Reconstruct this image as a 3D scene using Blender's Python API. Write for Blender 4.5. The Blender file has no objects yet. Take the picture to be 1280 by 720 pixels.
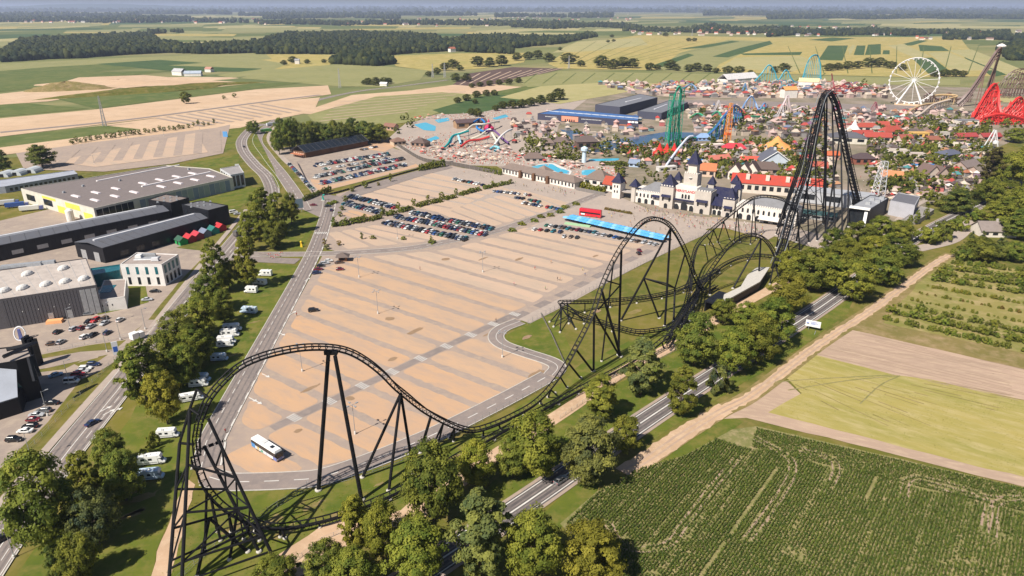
import bpy, bmesh, math, random
import numpy as np
from mathutils import Vector, Matrix
from mathutils.geometry import tessellate_polygon
S = bpy.context.scene
COL = S.collection
rnd = random.Random(7)
nr = np.random.default_rng(7)
# ---------------------------------------------------------------- camera (drone at 120 m)
F, HOR, CH = 860.0, 8.5, 120.0
PITCH = math.atan((360 - HOR) / F)
CP, SP = math.cos(PITCH), math.sin(PITCH)
cam = bpy.data.cameras.new("drone_camera"); cam_o = bpy.data.objects.new("drone_camera", cam); COL.objects.link(cam_o)
cam.sensor_width = 36; cam.lens = 36 * F / 1280; cam.clip_start = 1; cam.clip_end = 90000
cam_o.location = (0, 0, CH); cam_o.rotation_euler = (math.pi / 2 - PITCH, 0, 0)
S.camera = cam_o
# ---------------------------------------------------------------- light
SUN_EL, SUN_AZ = math.radians(48), math.radians(225)     # direction the light comes from (math angle in the x-y plane)
w = bpy.data.worlds.new("World"); S.world = w; w.use_nodes = True
nt = w.node_tree; nt.nodes.clear()
sky = nt.nodes.new("ShaderNodeTexSky"); sky.sky_type = 'NISHITA'; sky.sun_disc = False
sky.sun_elevation = SUN_EL; sky.sun_rotation = math.radians(225); sky.altitude = 200; sky.air_density = 1.0; sky.dust_density = 1.2; sky.ozone_density = 3.0
bg = nt.nodes.new("ShaderNodeBackground"); bg.inputs[1].default_value = 0.052
wo = nt.nodes.new("ShaderNodeOutputWorld"); nt.links.new(sky.outputs[0], bg.inputs[0]); nt.links.new(bg.outputs[0], wo.inputs[0])
sun = bpy.data.lights.new("sun", 'SUN'); sun.energy = 5.0; sun.angle = math.radians(0.5); sun.color = (1.0, 0.93, 0.82)
sun_o = bpy.data.objects.new("sun", sun); COL.objects.link(sun_o)
sd = Vector((math.cos(SUN_AZ) * math.cos(SUN_EL), math.sin(SUN_AZ) * math.cos(SUN_EL), math.sin(SUN_EL)))
sun_o.rotation_euler = (-sd).to_track_quat('-Z', 'Y').to_euler(); sun_o.location = (-300, -300, 400)
S.view_settings.view_transform = 'Standard'; S.view_settings.look = 'None'; S.view_settings.exposure = 0.58; S.view_settings.gamma = 1
S.cycles.use_denoising = True; S.cycles.max_bounces = 5; S.cycles.volume_bounces = 0; S.cycles.diffuse_bounces = 3
S.cycles.transparent_max_bounces = 6; S.cycles.sample_clamp_indirect = 4

# ---------------------------------------------------------------- surveying: photo pixel (1280x720) -> place on the ground
def g(px, py, z=0.0):
    u = (px - 640) / F; v = (360 - py) / F
    d = (u, CP + v * SP, -SP + v * CP); t = (z - CH) / d[2]
    return Vector((d[0] * t, d[1] * t, z))
def proj(P):
    y, z = P[1], P[2] - CH
    dep = y * CP - z * SP
    return 640 + F * P[0] / dep, 360 - F * (y * SP + z * CP) / dep
def hgt(bx, by, ty):
    b = g(bx, by); lo, hi = 0, 119
    for _ in range(40):
        m = (lo + hi) / 2
        if proj((b.x, b.y, m))[1] > ty: lo = m
        else: hi = m
    return lo
def ppm(py):                      # pixels per metre at a ground row
    p = g(640, py); return F / math.hypot(p.y, CH)
def on_plane(px, py, A, B):       # point on that pixel's ray in the vertical plane through A and B
    u = (px - 640) / F; v = (360 - py) / F
    d = Vector((u, CP + v * SP, -SP + v * CP)); n = Vector((-(B[1] - A[1]), B[0] - A[0]))
    t = (n.x * A[0] + n.y * A[1]) / (n.x * d.x + n.y * d.y)
    return Vector((d.x * t, d.y * t, CH + d.z * t))

# ---------------------------------------------------------------- materials
MATS = {}
def _n(nt, t, **kw):
    x = nt.nodes.new(t)
    for k, v in kw.items(): setattr(x, k, v)
    return x
def mixc(nt, fac, a, b, mode='MIX'):
    m = _n(nt, "ShaderNodeMix", data_type='RGBA', blend_type=mode)
    for s, v in ((0, fac), (6, a), (7, b)):
        if hasattr(v, 'links'): nt.links.new(v, m.inputs[s])
        elif s == 0: m.inputs[0].default_value = v
        else: m.inputs[s].default_value = (*v[:3], 1)
    return m.outputs[2]
def noise(nt, scale, detail=3, co=None, rough=.6, lo=.35, hi=.65):
    n = _n(nt, "ShaderNodeTexNoise"); n.inputs['Scale'].default_value = scale; n.inputs['Detail'].default_value = detail; n.inputs['Roughness'].default_value = rough
    if co is not None: nt.links.new(co, n.inputs['Vector'])
    r = _n(nt, "ShaderNodeMapRange"); r.inputs[1].default_value = lo; r.inputs[2].default_value = hi
    nt.links.new(n.outputs[0], r.inputs[0]); return r.outputs[0]
def base_mat(name, rough=.85, spec=.3, metal=0):
    m = bpy.data.materials.new(name); m.use_nodes = True; nt = m.node_tree; b = nt.nodes["Principled BSDF"]
    b.inputs['Roughness'].default_value = rough; b.inputs['Metallic'].default_value = metal; b.inputs['Specular IOR Level'].default_value = spec
    MATS[name] = m; return m, nt, b
def ground_mat(name, c1, c2, s1, c3=None, s2=None, rough=.95, stretch=None, rot=0, bump=0.0):
    """mottled ground in world metres: c1/c2 blotches of scale s1, fine c3 flecks of scale s2"""
    m, nt, b = base_mat(name, rough, .15)
    co = _n(nt, "ShaderNodeNewGeometry").outputs['Position']
    if stretch:
        mp = _n(nt, "ShaderNodeMapping"); mp.vector_type = 'TEXTURE'; mp.inputs['Rotation'].default_value = (0, 0, rot); mp.inputs['Scale'].default_value = (stretch, 1, 1)
        nt.links.new(co, mp.inputs[0]); co = mp.outputs[0]
    c = mixc(nt, noise(nt, s1, 4, co), c1, c2)
    if c3: c = mixc(nt, noise(nt, s2, 3, co, .7, .45, .75), c, c3)
    c = mixc(nt, noise(nt, s1 * 23, 2, co, .5, .2, .8), c, [x * .8 for x in c1], 'MIX') if not c3 else c
    nt.links.new(c, b.inputs['Base Color']); return m
def paint(name, rough=.5, spec=.4, metal=0, wear=.25, scale=.6, coat=0):
    """takes the colour of the object; wear darkens it in patches"""
    m, nt, b = base_mat(name, rough, spec, metal)
    oi = _n(nt, "ShaderNodeObjectInfo"); tc = _n(nt, "ShaderNodeTexCoord")
    dk = mixc(nt, wear, oi.outputs['Color'], (.09, .08, .07))
    c = mixc(nt, noise(nt, scale, 4, tc.outputs['Object'], .65, .4, .8), oi.outputs['Color'], dk)
    nt.links.new(c, b.inputs['Base Color']); b.inputs['Coat Weight'].default_value = coat; return m
def plain(name, c, rough=.6, spec=.4, metal=0, var=.25, scale=1.0):
    m, nt, b = base_mat(name, rough, spec, metal)
    tc = _n(nt, "ShaderNodeTexCoord")
    nt.links.new(mixc(nt, noise(nt, scale, 4, tc.outputs['Object'], .6, .35, .75), c, [x * (1 - var) for x in c]), b.inputs['Base Color']); return m
paint('car_paint', .28, .5, 0, .06, .8, .4); paint('wall_paint', .8, .25, 0, .22, .25); paint('roof_paint', .75, .25, 0, .35, .35)
paint('fabric', .9, .1, 0, .15, .7); paint('steel_paint', .45, .4, 0, .25, .4); paint('skin_cloth', .9, .1, 0, .1, 3)
plain('glass_dark', (.018, .022, .028), .12, .6, 0, .3, .5); plain('glass_teal', (.02, .14, .17), .1, .6, 0, .5, .15); plain('tyre', (.015, .015, .016), .8)
plain('chrome', (.4, .4, .42), .35, .5, .8); plain('black_steel', (.008, .008, .0105), .62, .22, 0, .3, .3); plain('concrete', (.50, .47, .43), .9)
plain('white_line', (.62, .60, .57), .8, .2, 0, .25, .5); plain('black_clad', (.011, .012, .017), .55, .3, 0, .4, .2); plain('galv', (.42, .43, .45), .5, .4, .4)
plain('bark', (.09, .065, .045), .95); plain('wood_brown', (.16, .085, .05), .85, .2, 0, .4, .2); plain('lamp_glass', (.7, .7, .68), .3); plain('red_lamp', (.45, .02, .02), .3)
# leaves: object colour, clump tint, per-tree shift
m, nt, b = base_mat('leaf', .75, .2)
oi = _n(nt, "ShaderNodeObjectInfo"); at = _n(nt, "ShaderNodeAttribute", attribute_name='tint')
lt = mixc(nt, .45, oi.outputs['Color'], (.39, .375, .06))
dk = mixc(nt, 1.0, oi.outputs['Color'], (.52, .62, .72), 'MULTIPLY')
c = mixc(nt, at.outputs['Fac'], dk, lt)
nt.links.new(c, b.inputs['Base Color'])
tr = _n(nt, "ShaderNodeBsdfTranslucent"); nt.links.new(mixc(nt, .5, c, (.22, .25, .03)), tr.inputs[0])
mx = _n(nt, "ShaderNodeMixShader"); mx.inputs[0].default_value = .40
out = nt.nodes["Material Output"]; nt.links.new(b.outputs[0], mx.inputs[1]); nt.links.new(tr.outputs[0], mx.inputs[2]); nt.links.new(mx.outputs[0], out.inputs[0])

# ---------------------------------------------------------------- mesh builder
class MB:
    def __init__(s): s.v = []; s.f = []; s.m = []; s.cur = 0
    def poly(s, pts):
        i = len(s.v); s.v += [tuple(p) for p in pts]; s.f.append(tuple(range(i, i + len(pts)))); s.m.append(s.cur); return s
    def hexa(s, p):                                   # 8 points: bottom 4 ccw, top 4 ccw
        i = len(s.v); s.v += [tuple(q) for q in p]
        for f in ((3, 2, 1, 0), (4, 5, 6, 7), (0, 1, 5, 4), (1, 2, 6, 5), (2, 3, 7, 6), (3, 0, 4, 7)):
            s.f.append(tuple(i + k for k in f)); s.m.append(s.cur)
        return s
    def box(s, x0, x1, y0, y1, z0, z1, tx=0, ty=0):   # tx,ty: top inset (taper)
        return s.hexa([(x0, y0, z0), (x1, y0, z0), (x1, y1, z0), (x0, y1, z0), (x0 + tx, y0 + ty, z1), (x1 - tx, y0 + ty, z1), (x1 - tx, y1 - ty, z1), (x0 + tx, y1 - ty, z1)])
    def prism(s, poly, z0, z1):
        n = len(poly); i = len(s.v)
        s.v += [(p[0], p[1], z0) for p in poly] + [(p[0], p[1], z1) for p in poly]
        s.f.append(tuple(i + k for k in reversed(range(n)))); s.f.append(tuple(i + n + k for k in range(n)))
        for k in range(n): s.f.append((i + k, i + (k + 1) % n, i + n + (k + 1) % n, i + n + k))
        s.m += [s.cur] * (n + 2); return s
    def tube(s, a, b, r, n=6, r2=None):
        a = Vector(a); b = Vector(b); d = b - a
        if d.length < 1e-6: return s
        d.normalize(); u = d.cross(Vector((0, 0, 1)) if abs(d.z) < .95 else Vector((1, 0, 0))).normalized(); w = d.cross(u); i = len(s.v); r2 = r if r2 is None else r2
        for P, R in ((a, r), (b, r2)):
            for k in range(n):
                t = 2 * math.pi * k / n; s.v.append(tuple(P + (u * math.cos(t) + w * math.sin(t)) * R))
        for k in range(n): s.f.append((i + k, i + (k + 1) % n, i + n + (k + 1) % n, i + n + k))
        s.f.append(tuple(i + k for k in reversed(range(n)))); s.f.append(tuple(i + n + k for k in range(n))); s.m += [s.cur] * (n + 2); return s
    def path(s, pts, r, n=5, closed=False):
        pts = [Vector(p) for p in pts]; L = len(pts); i = len(s.v)
        for k, P in enumerate(pts):
            d = (pts[(k + 1) % L] - pts[k - 1]) if closed else (pts[min(k + 1, L - 1)] - pts[max(k - 1, 0)])
            d.normalize(); u = d.cross(Vector((0, 0, 1)) if abs(d.z) < .97 else Vector((1, 0, 0))).normalized(); w = d.cross(u)
            for q in range(n):
                t = 2 * math.pi * q / n; s.v.append(tuple(P + (u * math.cos(t) + w * math.sin(t)) * r))
        for k in range(L if closed else L - 1):
            k2 = (k + 1) % L
            for q in range(n):
                q2 = (q + 1) % n; s.f.append((i + k * n + q, i + k * n + q2, i + k2 * n + q2, i + k2 * n + q)); s.m.append(s.cur)
        return s
    def lathe(s, prof, n=12, c=(0, 0)):
        i = len(s.v)
        for r, z in prof:
            for k in range(n):
                t = 2 * math.pi * k / n; s.v.append((c[0] + r * math.cos(t), c[1] + r * math.sin(t), z))
        for j in range(len(prof) - 1):
            for k in range(n): s.f.append((i + j * n + k, i + j * n + (k + 1) % n, i + (j + 1) * n + (k + 1) % n, i + (j + 1) * n + k)); s.m.append(s.cur)
        s.f.append(tuple(i + k for k in reversed(range(n)))); s.f.append(tuple(i + (len(prof) - 1) * n + k for k in range(n))); s.m += [s.cur] * 2; return s
    def gable(s, x0, x1, y0, y1, z, h, t=.25):        # ridge along x, slab of thickness t
        ym = (y0 + y1) / 2
        a = [(x0, y0, z), (x1, y0, z), (x1, ym, z + h), (x0, ym, z + h)]; b = [(x0, ym, z + h), (x1, ym, z + h), (x1, y1, z), (x0, y1, z)]
        for q in (a, b): s.hexa(q + [(p[0], p[1], p[2] + t) for p in q])
        return s
    def hip(s, x0, x1, y0, y1, z, h, k=.5):
        ym = (y0 + y1) / 2; e = (y1 - y0) * k
        if x1 - x0 < 2 * e: e = (x1 - x0) / 2
        A, B = (x0 + e, ym, z + h), (x1 - e, ym, z + h); p = [(x0, y0, z), (x1, y0, z), (x1, y1, z), (x0, y1, z)]
        s.poly([p[0], p[1], B, A]); s.poly([p[1], p[2], B]); s.poly([p[2], p[3], A, B]); s.poly([p[3], p[0], A]); s.poly(p[::-1]); return s
    def mesh(s, name, mats):
        me = bpy.data.meshes.new(name); me.from_pydata(s.v, [], s.f)
        for x in mats: me.materials.append(MATS[x])
        if len(mats) > 1: me.polygons.foreach_set('material_index', s.m)
        me.update(); return me
    def build(s, name, mats, parent=None, color=None, **kw):
        return link(name, s.mesh(name, [mats] if isinstance(mats, str) else mats), parent, color, **kw)
def link(name, data, parent=None, color=None, loc=None, rz=None, label=None, cat=None, group=None, kind=None):
    o = bpy.data.objects.new(name, data); COL.objects.link(o)
    if parent: o.parent = parent
    if color: o.color = (*color[:3], 1)
    if loc is not None: o.location = loc
    if rz is not None: o.rotation_euler = (0, 0, rz)
    tag(o, label, cat, group, kind); return o
def tag(o, label=None, cat=None, group=None, kind=None):
    if label and len(label.replace('-', ' ').split()) > 16: label = label.replace(' the ', ' ')
    if label and len(label.replace('-', ' ').split()) > 16: label = label.replace('from left', 'one')
    for k, v in (('label', label), ('category', cat), ('group', group), ('kind', kind)):
        if v: o[k] = v
    return o
def thing(name, label, cat, loc=(0, 0, 0), rz=0, group=None):
    return link(name, None, None, None, loc, rz, label, cat, group)
def copy_tree(o, loc, rz=0, label=None, color=None, scale=None, group=None, recolor=('body',)):
    r = o.copy(); COL.objects.link(r); r.location = loc; r.rotation_euler = (0, 0, rz)
    if label: r['label'] = label
    if group: r['group'] = group
    if scale: r.scale = scale if hasattr(scale, '__len__') else (scale,) * 3
    if color and not o.children: r.color = (*color[:3], 1)
    for ch in o.children:
        c = ch.copy(); COL.objects.link(c); c.parent = r
        if color and ch.name.split('.')[0] in recolor: c.color = (*color[:3], 1)
        for gc in ch.children:
            d = gc.copy(); COL.objects.link(d); d.parent = c
    return r
ORD = 'first second third fourth fifth sixth seventh eighth ninth tenth eleventh twelfth thirteenth fourteenth fifteenth sixteenth seventeenth eighteenth nineteenth twentieth'.split()
TENS = {2: 'twenty', 3: 'thirty', 4: 'forty', 5: 'fifty', 6: 'sixty', 7: 'seventy', 8: 'eighty', 9: 'ninety'}
TENTH = {3: 'thirtieth', 4: 'fortieth', 5: 'fiftieth', 6: 'sixtieth', 7: 'seventieth', 8: 'eightieth', 9: 'ninetieth'}
def nth(i):
    if i < 20: return ORD[i]
    t, u = divmod(i + 1, 10)
    if i + 1 >= 100: return 'hundred and ' + nth(i - 100) if i + 1 > 100 else 'hundredth'
    return TENTH[t] if u == 0 else TENS[t] + '-' + ORD[u - 1]
# flat pieces of ground
ZI = [0]
def sheet_w(name, mat, pts, z, kind='structure', **kw):
    ZI[0] += 1; z += ZI[0] % 40 * .0006
    ar = sum(pts[i - 1][0] * pts[i][1] - pts[i][0] * pts[i - 1][1] for i in range(len(pts)))
    if ar < 0: pts = pts[::-1]
    me = bpy.data.meshes.new(name); me.from_pydata([(p[0], p[1], z) for p in pts], [], [tuple(range(len(pts)))]); me.materials.append(MATS[mat]); me.update()
    return link(name, me, kind=kind, **kw)
def rough_edge(pts, amp, step):
    out = []
    for i, p in enumerate(pts):
        q = pts[(i + 1) % len(pts)]; L = math.hypot(q[0] - p[0], q[1] - p[1]); n = max(1, min(40, int(L / step)))
        for k in range(n):
            t = k / n; j = amp if k else 0
            out.append((p[0] + (q[0] - p[0]) * t + rnd.uniform(-j, j), p[1] + (q[1] - p[1]) * t + rnd.uniform(-j, j)))
    return out
def sheet(name, mat, px, z, jit=0, step=6, rd=0, **kw):
    pts = [g(*p)[:2] for p in px]
    if rd: pts = round_poly(pts, rd)
    if jit: pts = rough_edge(pts, jit, step)
    return sheet_w(name, mat, pts, z, **kw)
def round_poly(pts, r, n=5):
    out = []; L = len(pts)
    for i in range(L):
        p = Vector(pts[i][:2]); a = Vector(pts[i - 1][:2]) - p; b = Vector(pts[(i + 1) % L][:2]) - p
        ra = min(r, a.length * .45, b.length * .45)
        if ra < .05: out.append(tuple(p)); continue
        A = p + a.normalized() * ra; B = p + b.normalized() * ra
        for k in range(n + 1):
            t = k / n; out.append(tuple(A * (1 - t) ** 2 + p * 2 * t * (1 - t) + B * t * t))
    return out
def clip_half(poly, n, c):            # keep points with n.p <= c
    out = []
    for i in range(len(poly)):
        p, q = poly[i - 1], poly[i]; a = n[0] * p[0] + n[1] * p[1] - c; b = n[0] * q[0] + n[1] * q[1] - c
        if (a <= 0) != (b <= 0):
            t = a / (a - b); out.append((p[0] + (q[0] - p[0]) * t, p[1] + (q[1] - p[1]) * t))
        if b <= 0: out.append((q[0], q[1]))
    return out
def smooth_line(pts, n=8):            # Catmull-Rom through 2D/3D points
    P = [Vector(p) for p in pts]; P = [P[0] * 2 - P[1]] + P + [P[-1] * 2 - P[-2]]; out = []
    for i in range(1, len(P) - 2):
        for k in range(n):
            t = k / n; a, b, c, d = P[i - 1:i + 3]
            out.append(.5 * ((2 * b) + (c - a) * t + (2 * a - 5 * b + 4 * c - d) * t * t + (3 * b - a - 3 * c + d) * t ** 3))
    out.append(P[-2]); return out
def offset_line(pts, off):
    out = []
    for i, p in enumerate(pts):
        d = Vector(pts[min(i + 1, len(pts) - 1)][:2]) - Vector(pts[max(i - 1, 0)][:2]); d.normalize()
        out.append(Vector((p[0] - d.y * off, p[1] + d.x * off)))
    return out
def ribbon_mb(mb, pts, w, z, off=0, h=0):
    ZI[0] += 1; z += ZI[0] % 37 * .00045
    L = offset_line(pts, off + w / 2); R = offset_line(pts, off - w / 2)
    for i in range(len(pts) - 1):
        q = [(*R[i], z), (*R[i + 1], z), (*L[i + 1], z), (*L[i], z)]
        if h: mb.hexa([(p[0], p[1], z - .02) for p in q] + [(p[0], p[1], z + h) for p in q])
        else: mb.poly(q)
    return mb
def ribbon(name, mat, pts, w, z, off=0, h=0, **kw):
    return ribbon_mb(MB(), pts, w, z, off, h).build(name, mat, kind=kw.pop('kind', 'structure'), **kw)
def resample(pts, step):
    out = [Vector(pts[0])]; acc = 0
    for i in range(len(pts) - 1):
        a, b = Vector(pts[i]), Vector(pts[i + 1]); L = (b - a).length
        if L < 1e-6: continue
        t = step - acc
        while t <= L: out.append(a + (b - a) * (t / L)); t += step
        acc = (acc + L) % step
    return out
def dashes_mb(mb, pts, w, dash, gap, z, off=0):
    q = resample(offset_line(pts, off), 1.0); per = dash + gap
    for i in range(0, len(q) - int(dash), int(per)): ribbon_mb(mb, q[i:i + int(dash) + 1], w, z)
    return mb
def G2(px): return [g(*p).to_2d() for p in px]
# ================================================================ GROUND
ground_mat('far_land', (.20, .195, .07), (.085, .115, .042), .0011, (.30, .25, .12), .0042, stretch=3.0, rot=.5)
ground_mat('grass', (.145, .128, .024), (.085, .098, .017), .03, (.205, .155, .055), .14)
ground_mat('lush_grass', (.118, .132, .018), (.070, .100, .013), .06, (.18, .15, .042), .17)
ground_mat('dry_grass', (.22, .165, .065), (.15, .13, .04), .05, (.30, .215, .12), .16)
ground_mat('sand_bay', (.475, .30, .18), (.425, .285, .195), .05, (.36, .265, .205), .22, stretch=3, rot=math.radians(-36))
ground_mat('mid_bay', (.455, .305, .20), (.41, .285, .20), .05, (.345, .265, .21), .2, stretch=3, rot=math.radians(-36))
ground_mat('pale_bay', (.465, .335, .25), (.425, .315, .235), .03, (.37, .295, .235), .12, stretch=3, rot=math.radians(-36))
ground_mat('gravel_lane', (.325, .255, .215), (.28, .225, .195), .06, (.37, .285, .22), .3)
ground_mat('asphalt', (.235, .195, .18), (.19, .162, .152), .06, (.27, .22, .195), .4)
ground_mat('main_road_asphalt', (.105, .092, .093), (.08, .072, .075), .08, (.135, .12, .11), .5)
ground_mat('paving', (.36, .295, .255), (.31, .26, .23), .05, (.40, .33, .275), .4)
ground_mat('park_floor', (.28, .225, .185), (.09, .095, .04), .035, (.34, .265, .215), .07)
ground_mat('orchard_floor', (.235, .20, .065), (.17, .17, .045), .05, (.34, .26, .13), .12)
ground_mat('concrete_yard', (.31, .25, .21), (.265, .215, .185), .03, (.37, .30, .24), .2)
ground_mat('dirt', (.48, .325, .215), (.39, .27, .175), .06, (.53, .39, .27), .3)
ground_mat('bare_soil', (.40, .285, .215), (.33, .24, .18), .06, (.45, .335, .24), .6, stretch=4, rot=math.radians(-20))
ground_mat('pink_sand', (.53, .385, .265), (.48, .335, .22), .012, (.42, .30, .20), .05)
ground_mat('yellow_field', (.34, .275, .09), (.25, .23, .065), .05, (.39, .32, .15), .35, stretch=4, rot=math.radians(-35))
ground_mat('corn_soil', (.235, .205, .085), (.14, .145, .048), .04, (.32, .25, .14), .35)
ground_mat('sage_field', (.235, .225, .092), (.20, .20, .078), .012, (.26, .245, .115), .06)
ground_mat('gold_field', (.345, .27, .09), (.28, .245, .075), .008, (.46, .36, .15), .04)
ground_mat('pale_field', (.345, .30, .14), (.29, .27, .115), .008, (.38, .33, .17), .05)
ground_mat('green_field', (.105, .125, .036), (.075, .108, .028), .01, (.155, .16, .055), .05)
ground_mat('dark_field', (.055, .095, .030), (.042, .078, .026), .01, (.08, .11, .04), .06)
ground_mat('brown_field', (.105, .07, .06), (.14, .09, .075), .03)
ground_mat('forest_floor', (.045, .07, .030), (.035, .055, .025), .02)
m, nt, b = base_mat('pool_water', .08, .6); b.inputs['Base Color'].default_value = (.06, .42, .60, 1)
m, nt, b = base_mat('lake_water', .15, .5); b.inputs['Base Color'].default_value = (.03, .075, .15, 1)

sheet_w('ground', 'far_land', [(-30000, -150), (30000, -150), (60000, 78000), (-60000, 78000)], 0)
# blue hills on the horizon, upper left
def hills(x0, x1, y, hs, seed):
    r = random.Random(seed); n = 40; mb = MB(); top = []
    for i in range(n + 1):
        t = i / n; top.append((x0 + (x1 - x0) * t, hs * math.sin(math.pi * min(1, t * 1.02)) ** .7 * (.7 + .3 * math.sin(t * 9 + seed)) + r.uniform(-.05, .05) * hs))
    for i in range(n):
        a, b2 = top[i], top[i + 1]
        mb.poly([(a[0], y - 2500, 0), (b2[0], y - 2500, 0), (b2[0], y, max(3, b2[1])), (a[0], y, max(3, a[1]))])
        mb.poly([(a[0], y, max(3, a[1])), (b2[0], y, max(3, b2[1])), (b2[0], y + 4000, 0), (a[0], y + 4000, 0)])
    mb.build('hills', 'forest_floor', kind='structure')
hills(-24000, -7000, 27000, 230, 3)
hills(-15000, 4000, 33000, 120, 6)

# ---- distant fields
near_land = [(-60, 215), (150, 200), (330, 118), (640, 100), (1340, 150), (1340, 760), (-60, 760)]
sheet('grass_ground', 'grass', [(-120, 205), (120, 190), (260, 160), (330, 150), (420, 158), (560, 150), (640, 135), (900, 118), (1420, 128), (1420, 790), (-120, 790)], .02)
zf = .03
def field(mat, px, jit=0):
    global zf
    zf += .001; return sheet('field', mat, px, zf)
r_ = random.Random(4)
FM = ['sage_field', 'gold_field', 'pale_field', 'green_field', 'green_field', 'dark_field', 'sage_field', 'pale_field', 'green_field']
def strips(x0, x1, y0, y1, n, wid, lean=0):
    for i in range(n):
        y = y0 + (y1 - y0) * r_.random() ** 1.3; x = r_.uniform(x0, x1); ww = r_.uniform(.5, 1.5) * wid; hh = max(.8, (y - 8) * r_.uniform(.05, .16)); k = r_.uniform(-.02, .05) * ww + lean
        field(r_.choice(FM), [(a_, max(11.5, b_)) for a_, b_ in [(x, y), (x + ww, y - k), (x + ww + hh * 1.5, y - k - hh), (x + hh * 1.5, y - hh)]])
strips(-80, 340, 30, 66, 80, 130)
strips(250, 760, 26, 52, 60, 110)
strips(620, 1300, 22, 36, 34, 160)
strips(-50, 1300, 16, 26, 70, 90)
strips(930, 1290, 40, 60, 24, 70)
field('sage_field', [(-40, 98), (-40, 82), (160, 72), (330, 66), (340, 74), (200, 83)]); field('green_field', [(-40, 92), (60, 84), (150, 79), (200, 82), (120, 90), (-40, 104)])
field('dark_field', [(120, 80), (200, 75), (330, 84), (322, 90), (215, 89)]); field('green_field', [(-40, 104), (120, 90), (215, 89), (150, 96), (60, 108), (-40, 120)])
field('sage_field', [(210, 82), (320, 74), (360, 80), (330, 92), (290, 98), (270, 94), (330, 86)])
field('pink_sand', [(-40, 122), (50, 112), (98, 97), (180, 94), (215, 97), (300, 103), (340, 104), (290, 111), (200, 113), (150, 110), (110, 119), (60, 127), (-40, 134)])
field('green_field', [(72, 124), (200, 116), (320, 104), (380, 103), (330, 110), (120, 136)]); field('green_field', [(-40, 134), (30, 129), (112, 136), (-40, 150)])
field('pink_sand', [(-40, 152), (120, 137), (320, 112), (410, 107), (414, 118), (380, 123), (200, 147), (-40, 176)])
field('pink_sand', [(-40, 178), (180, 150), (320, 129), (400, 122), (392, 140), (330, 152), (300, 160), (110, 180), (-40, 200)])
field('green_field', [(-40, 176), (130, 157), (177, 162), (-40, 190)])
field('gravel_lane', [(20, 192), (110, 179), (270, 160), (288, 156), (279, 192), (215, 205), (130, 215), (30, 212)])
field('gold_field', [(320, 66), (418, 69), (412, 82), (345, 87), (310, 90)]); field('sage_field', [(300, 98), (330, 88), (440, 79), (535, 88), (525, 100), (475, 109), (420, 108)])
field('gold_field', [(485, 70), (560, 67), (660, 66), (655, 78), (600, 86), (540, 89), (495, 83)])
field('pink_sand', [(372, 142), (440, 119), (530, 112), (588, 105), (592, 112), (540, 117), (480, 122), (420, 134), (388, 143)])
field('sage_field', [(384, 144), (470, 121), (560, 115), (606, 116), (560, 136), (520, 152), (450, 160), (392, 152)])
field('pink_sand', [(515, 113), (592, 103), (640, 108), (700, 112), (690, 116), (590, 118)])
field('brown_field', [(566, 106), (586, 92), (640, 84), (704, 86), (655, 98), (602, 109)])
field('dark_field', [(540, 138), (600, 121), (700, 112), (690, 121), (600, 141), (556, 143)])
field('green_field', [(600, 118), (720, 97), (770, 102), (745, 113), (690, 121)])
field('pale_field', [(625, 122), (690, 104), (760, 103), (880, 105), (800, 112), (770, 118), (700, 130)])
field('gold_field', [(685, 80), (720, 55), (800, 44), (965, 47), (1100, 46), (1200, 47), (1210, 60), (1260, 95), (1150, 97), (960, 92), (830, 88), (700, 86)])
field('pale_field', [(690, 66), (722, 52), (800, 47), (810, 56), (740, 64)])
field('sage_field', [(640, 99), (700, 89), (800, 91), (960, 94), (1060, 96), (1100, 97), (1200, 99), (1200, 107), (1000, 105), (880, 106), (760, 103), (660, 109)])
field('sage_field', [(820, 88), (850, 66), (910, 50), (960, 52), (900, 80), (890, 90)])
for q in [[(890, 71), (925, 60), (962, 51), (966, 55), (930, 66), (910, 72)], [(1023, 75), (1035, 57), (1060, 57), (1053, 76)], [(1067, 69), (1071, 57), (1082, 57), (1080, 69)], [(1081, 69), (1085, 56), (1101, 55), (1101, 68)],
          [(1103, 68), (1104, 63), (1112, 63), (1112, 68)], [(1150, 64), (1148, 56), (1177, 58), (1187, 64)], [(1140, 73), (1165, 72), (1190, 91), (1160, 92)], [(1205, 72), (1226, 71), (1258, 94), (1240, 96)],
          [(960, 66), (1003, 65), (1000, 69), (950, 69)], [(812, 83), (860, 67), (868, 69), (828, 84)], [(925, 67), (965, 66), (962, 69), (930, 69)], [(845, 62), (870, 58), (915, 51), (925, 52), (880, 60)], [(1010, 50), (1040, 47), (1070, 48), (1040, 52)], [(1120, 57), (1150, 50), (1160, 51), (1140, 57)]]: field('dark_field', q)
for q in [[(1160, 66), (1185, 65), (1242, 88), (1190, 89)], [(1110, 57), (1130, 55), (1162, 70), (1145, 73), (1128, 66)], [(1060, 62), (1066, 56), (1070, 57), (1062, 70)], [(900, 85), (920, 72), (1000, 70), (1020, 78), (990, 90)], [(1185, 63), (1215, 62), (1290, 92), (1260, 94)], [(1290, 120), (1250, 121), (1250, 128), (1290, 130)]]: field('pale_field', q)
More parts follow.
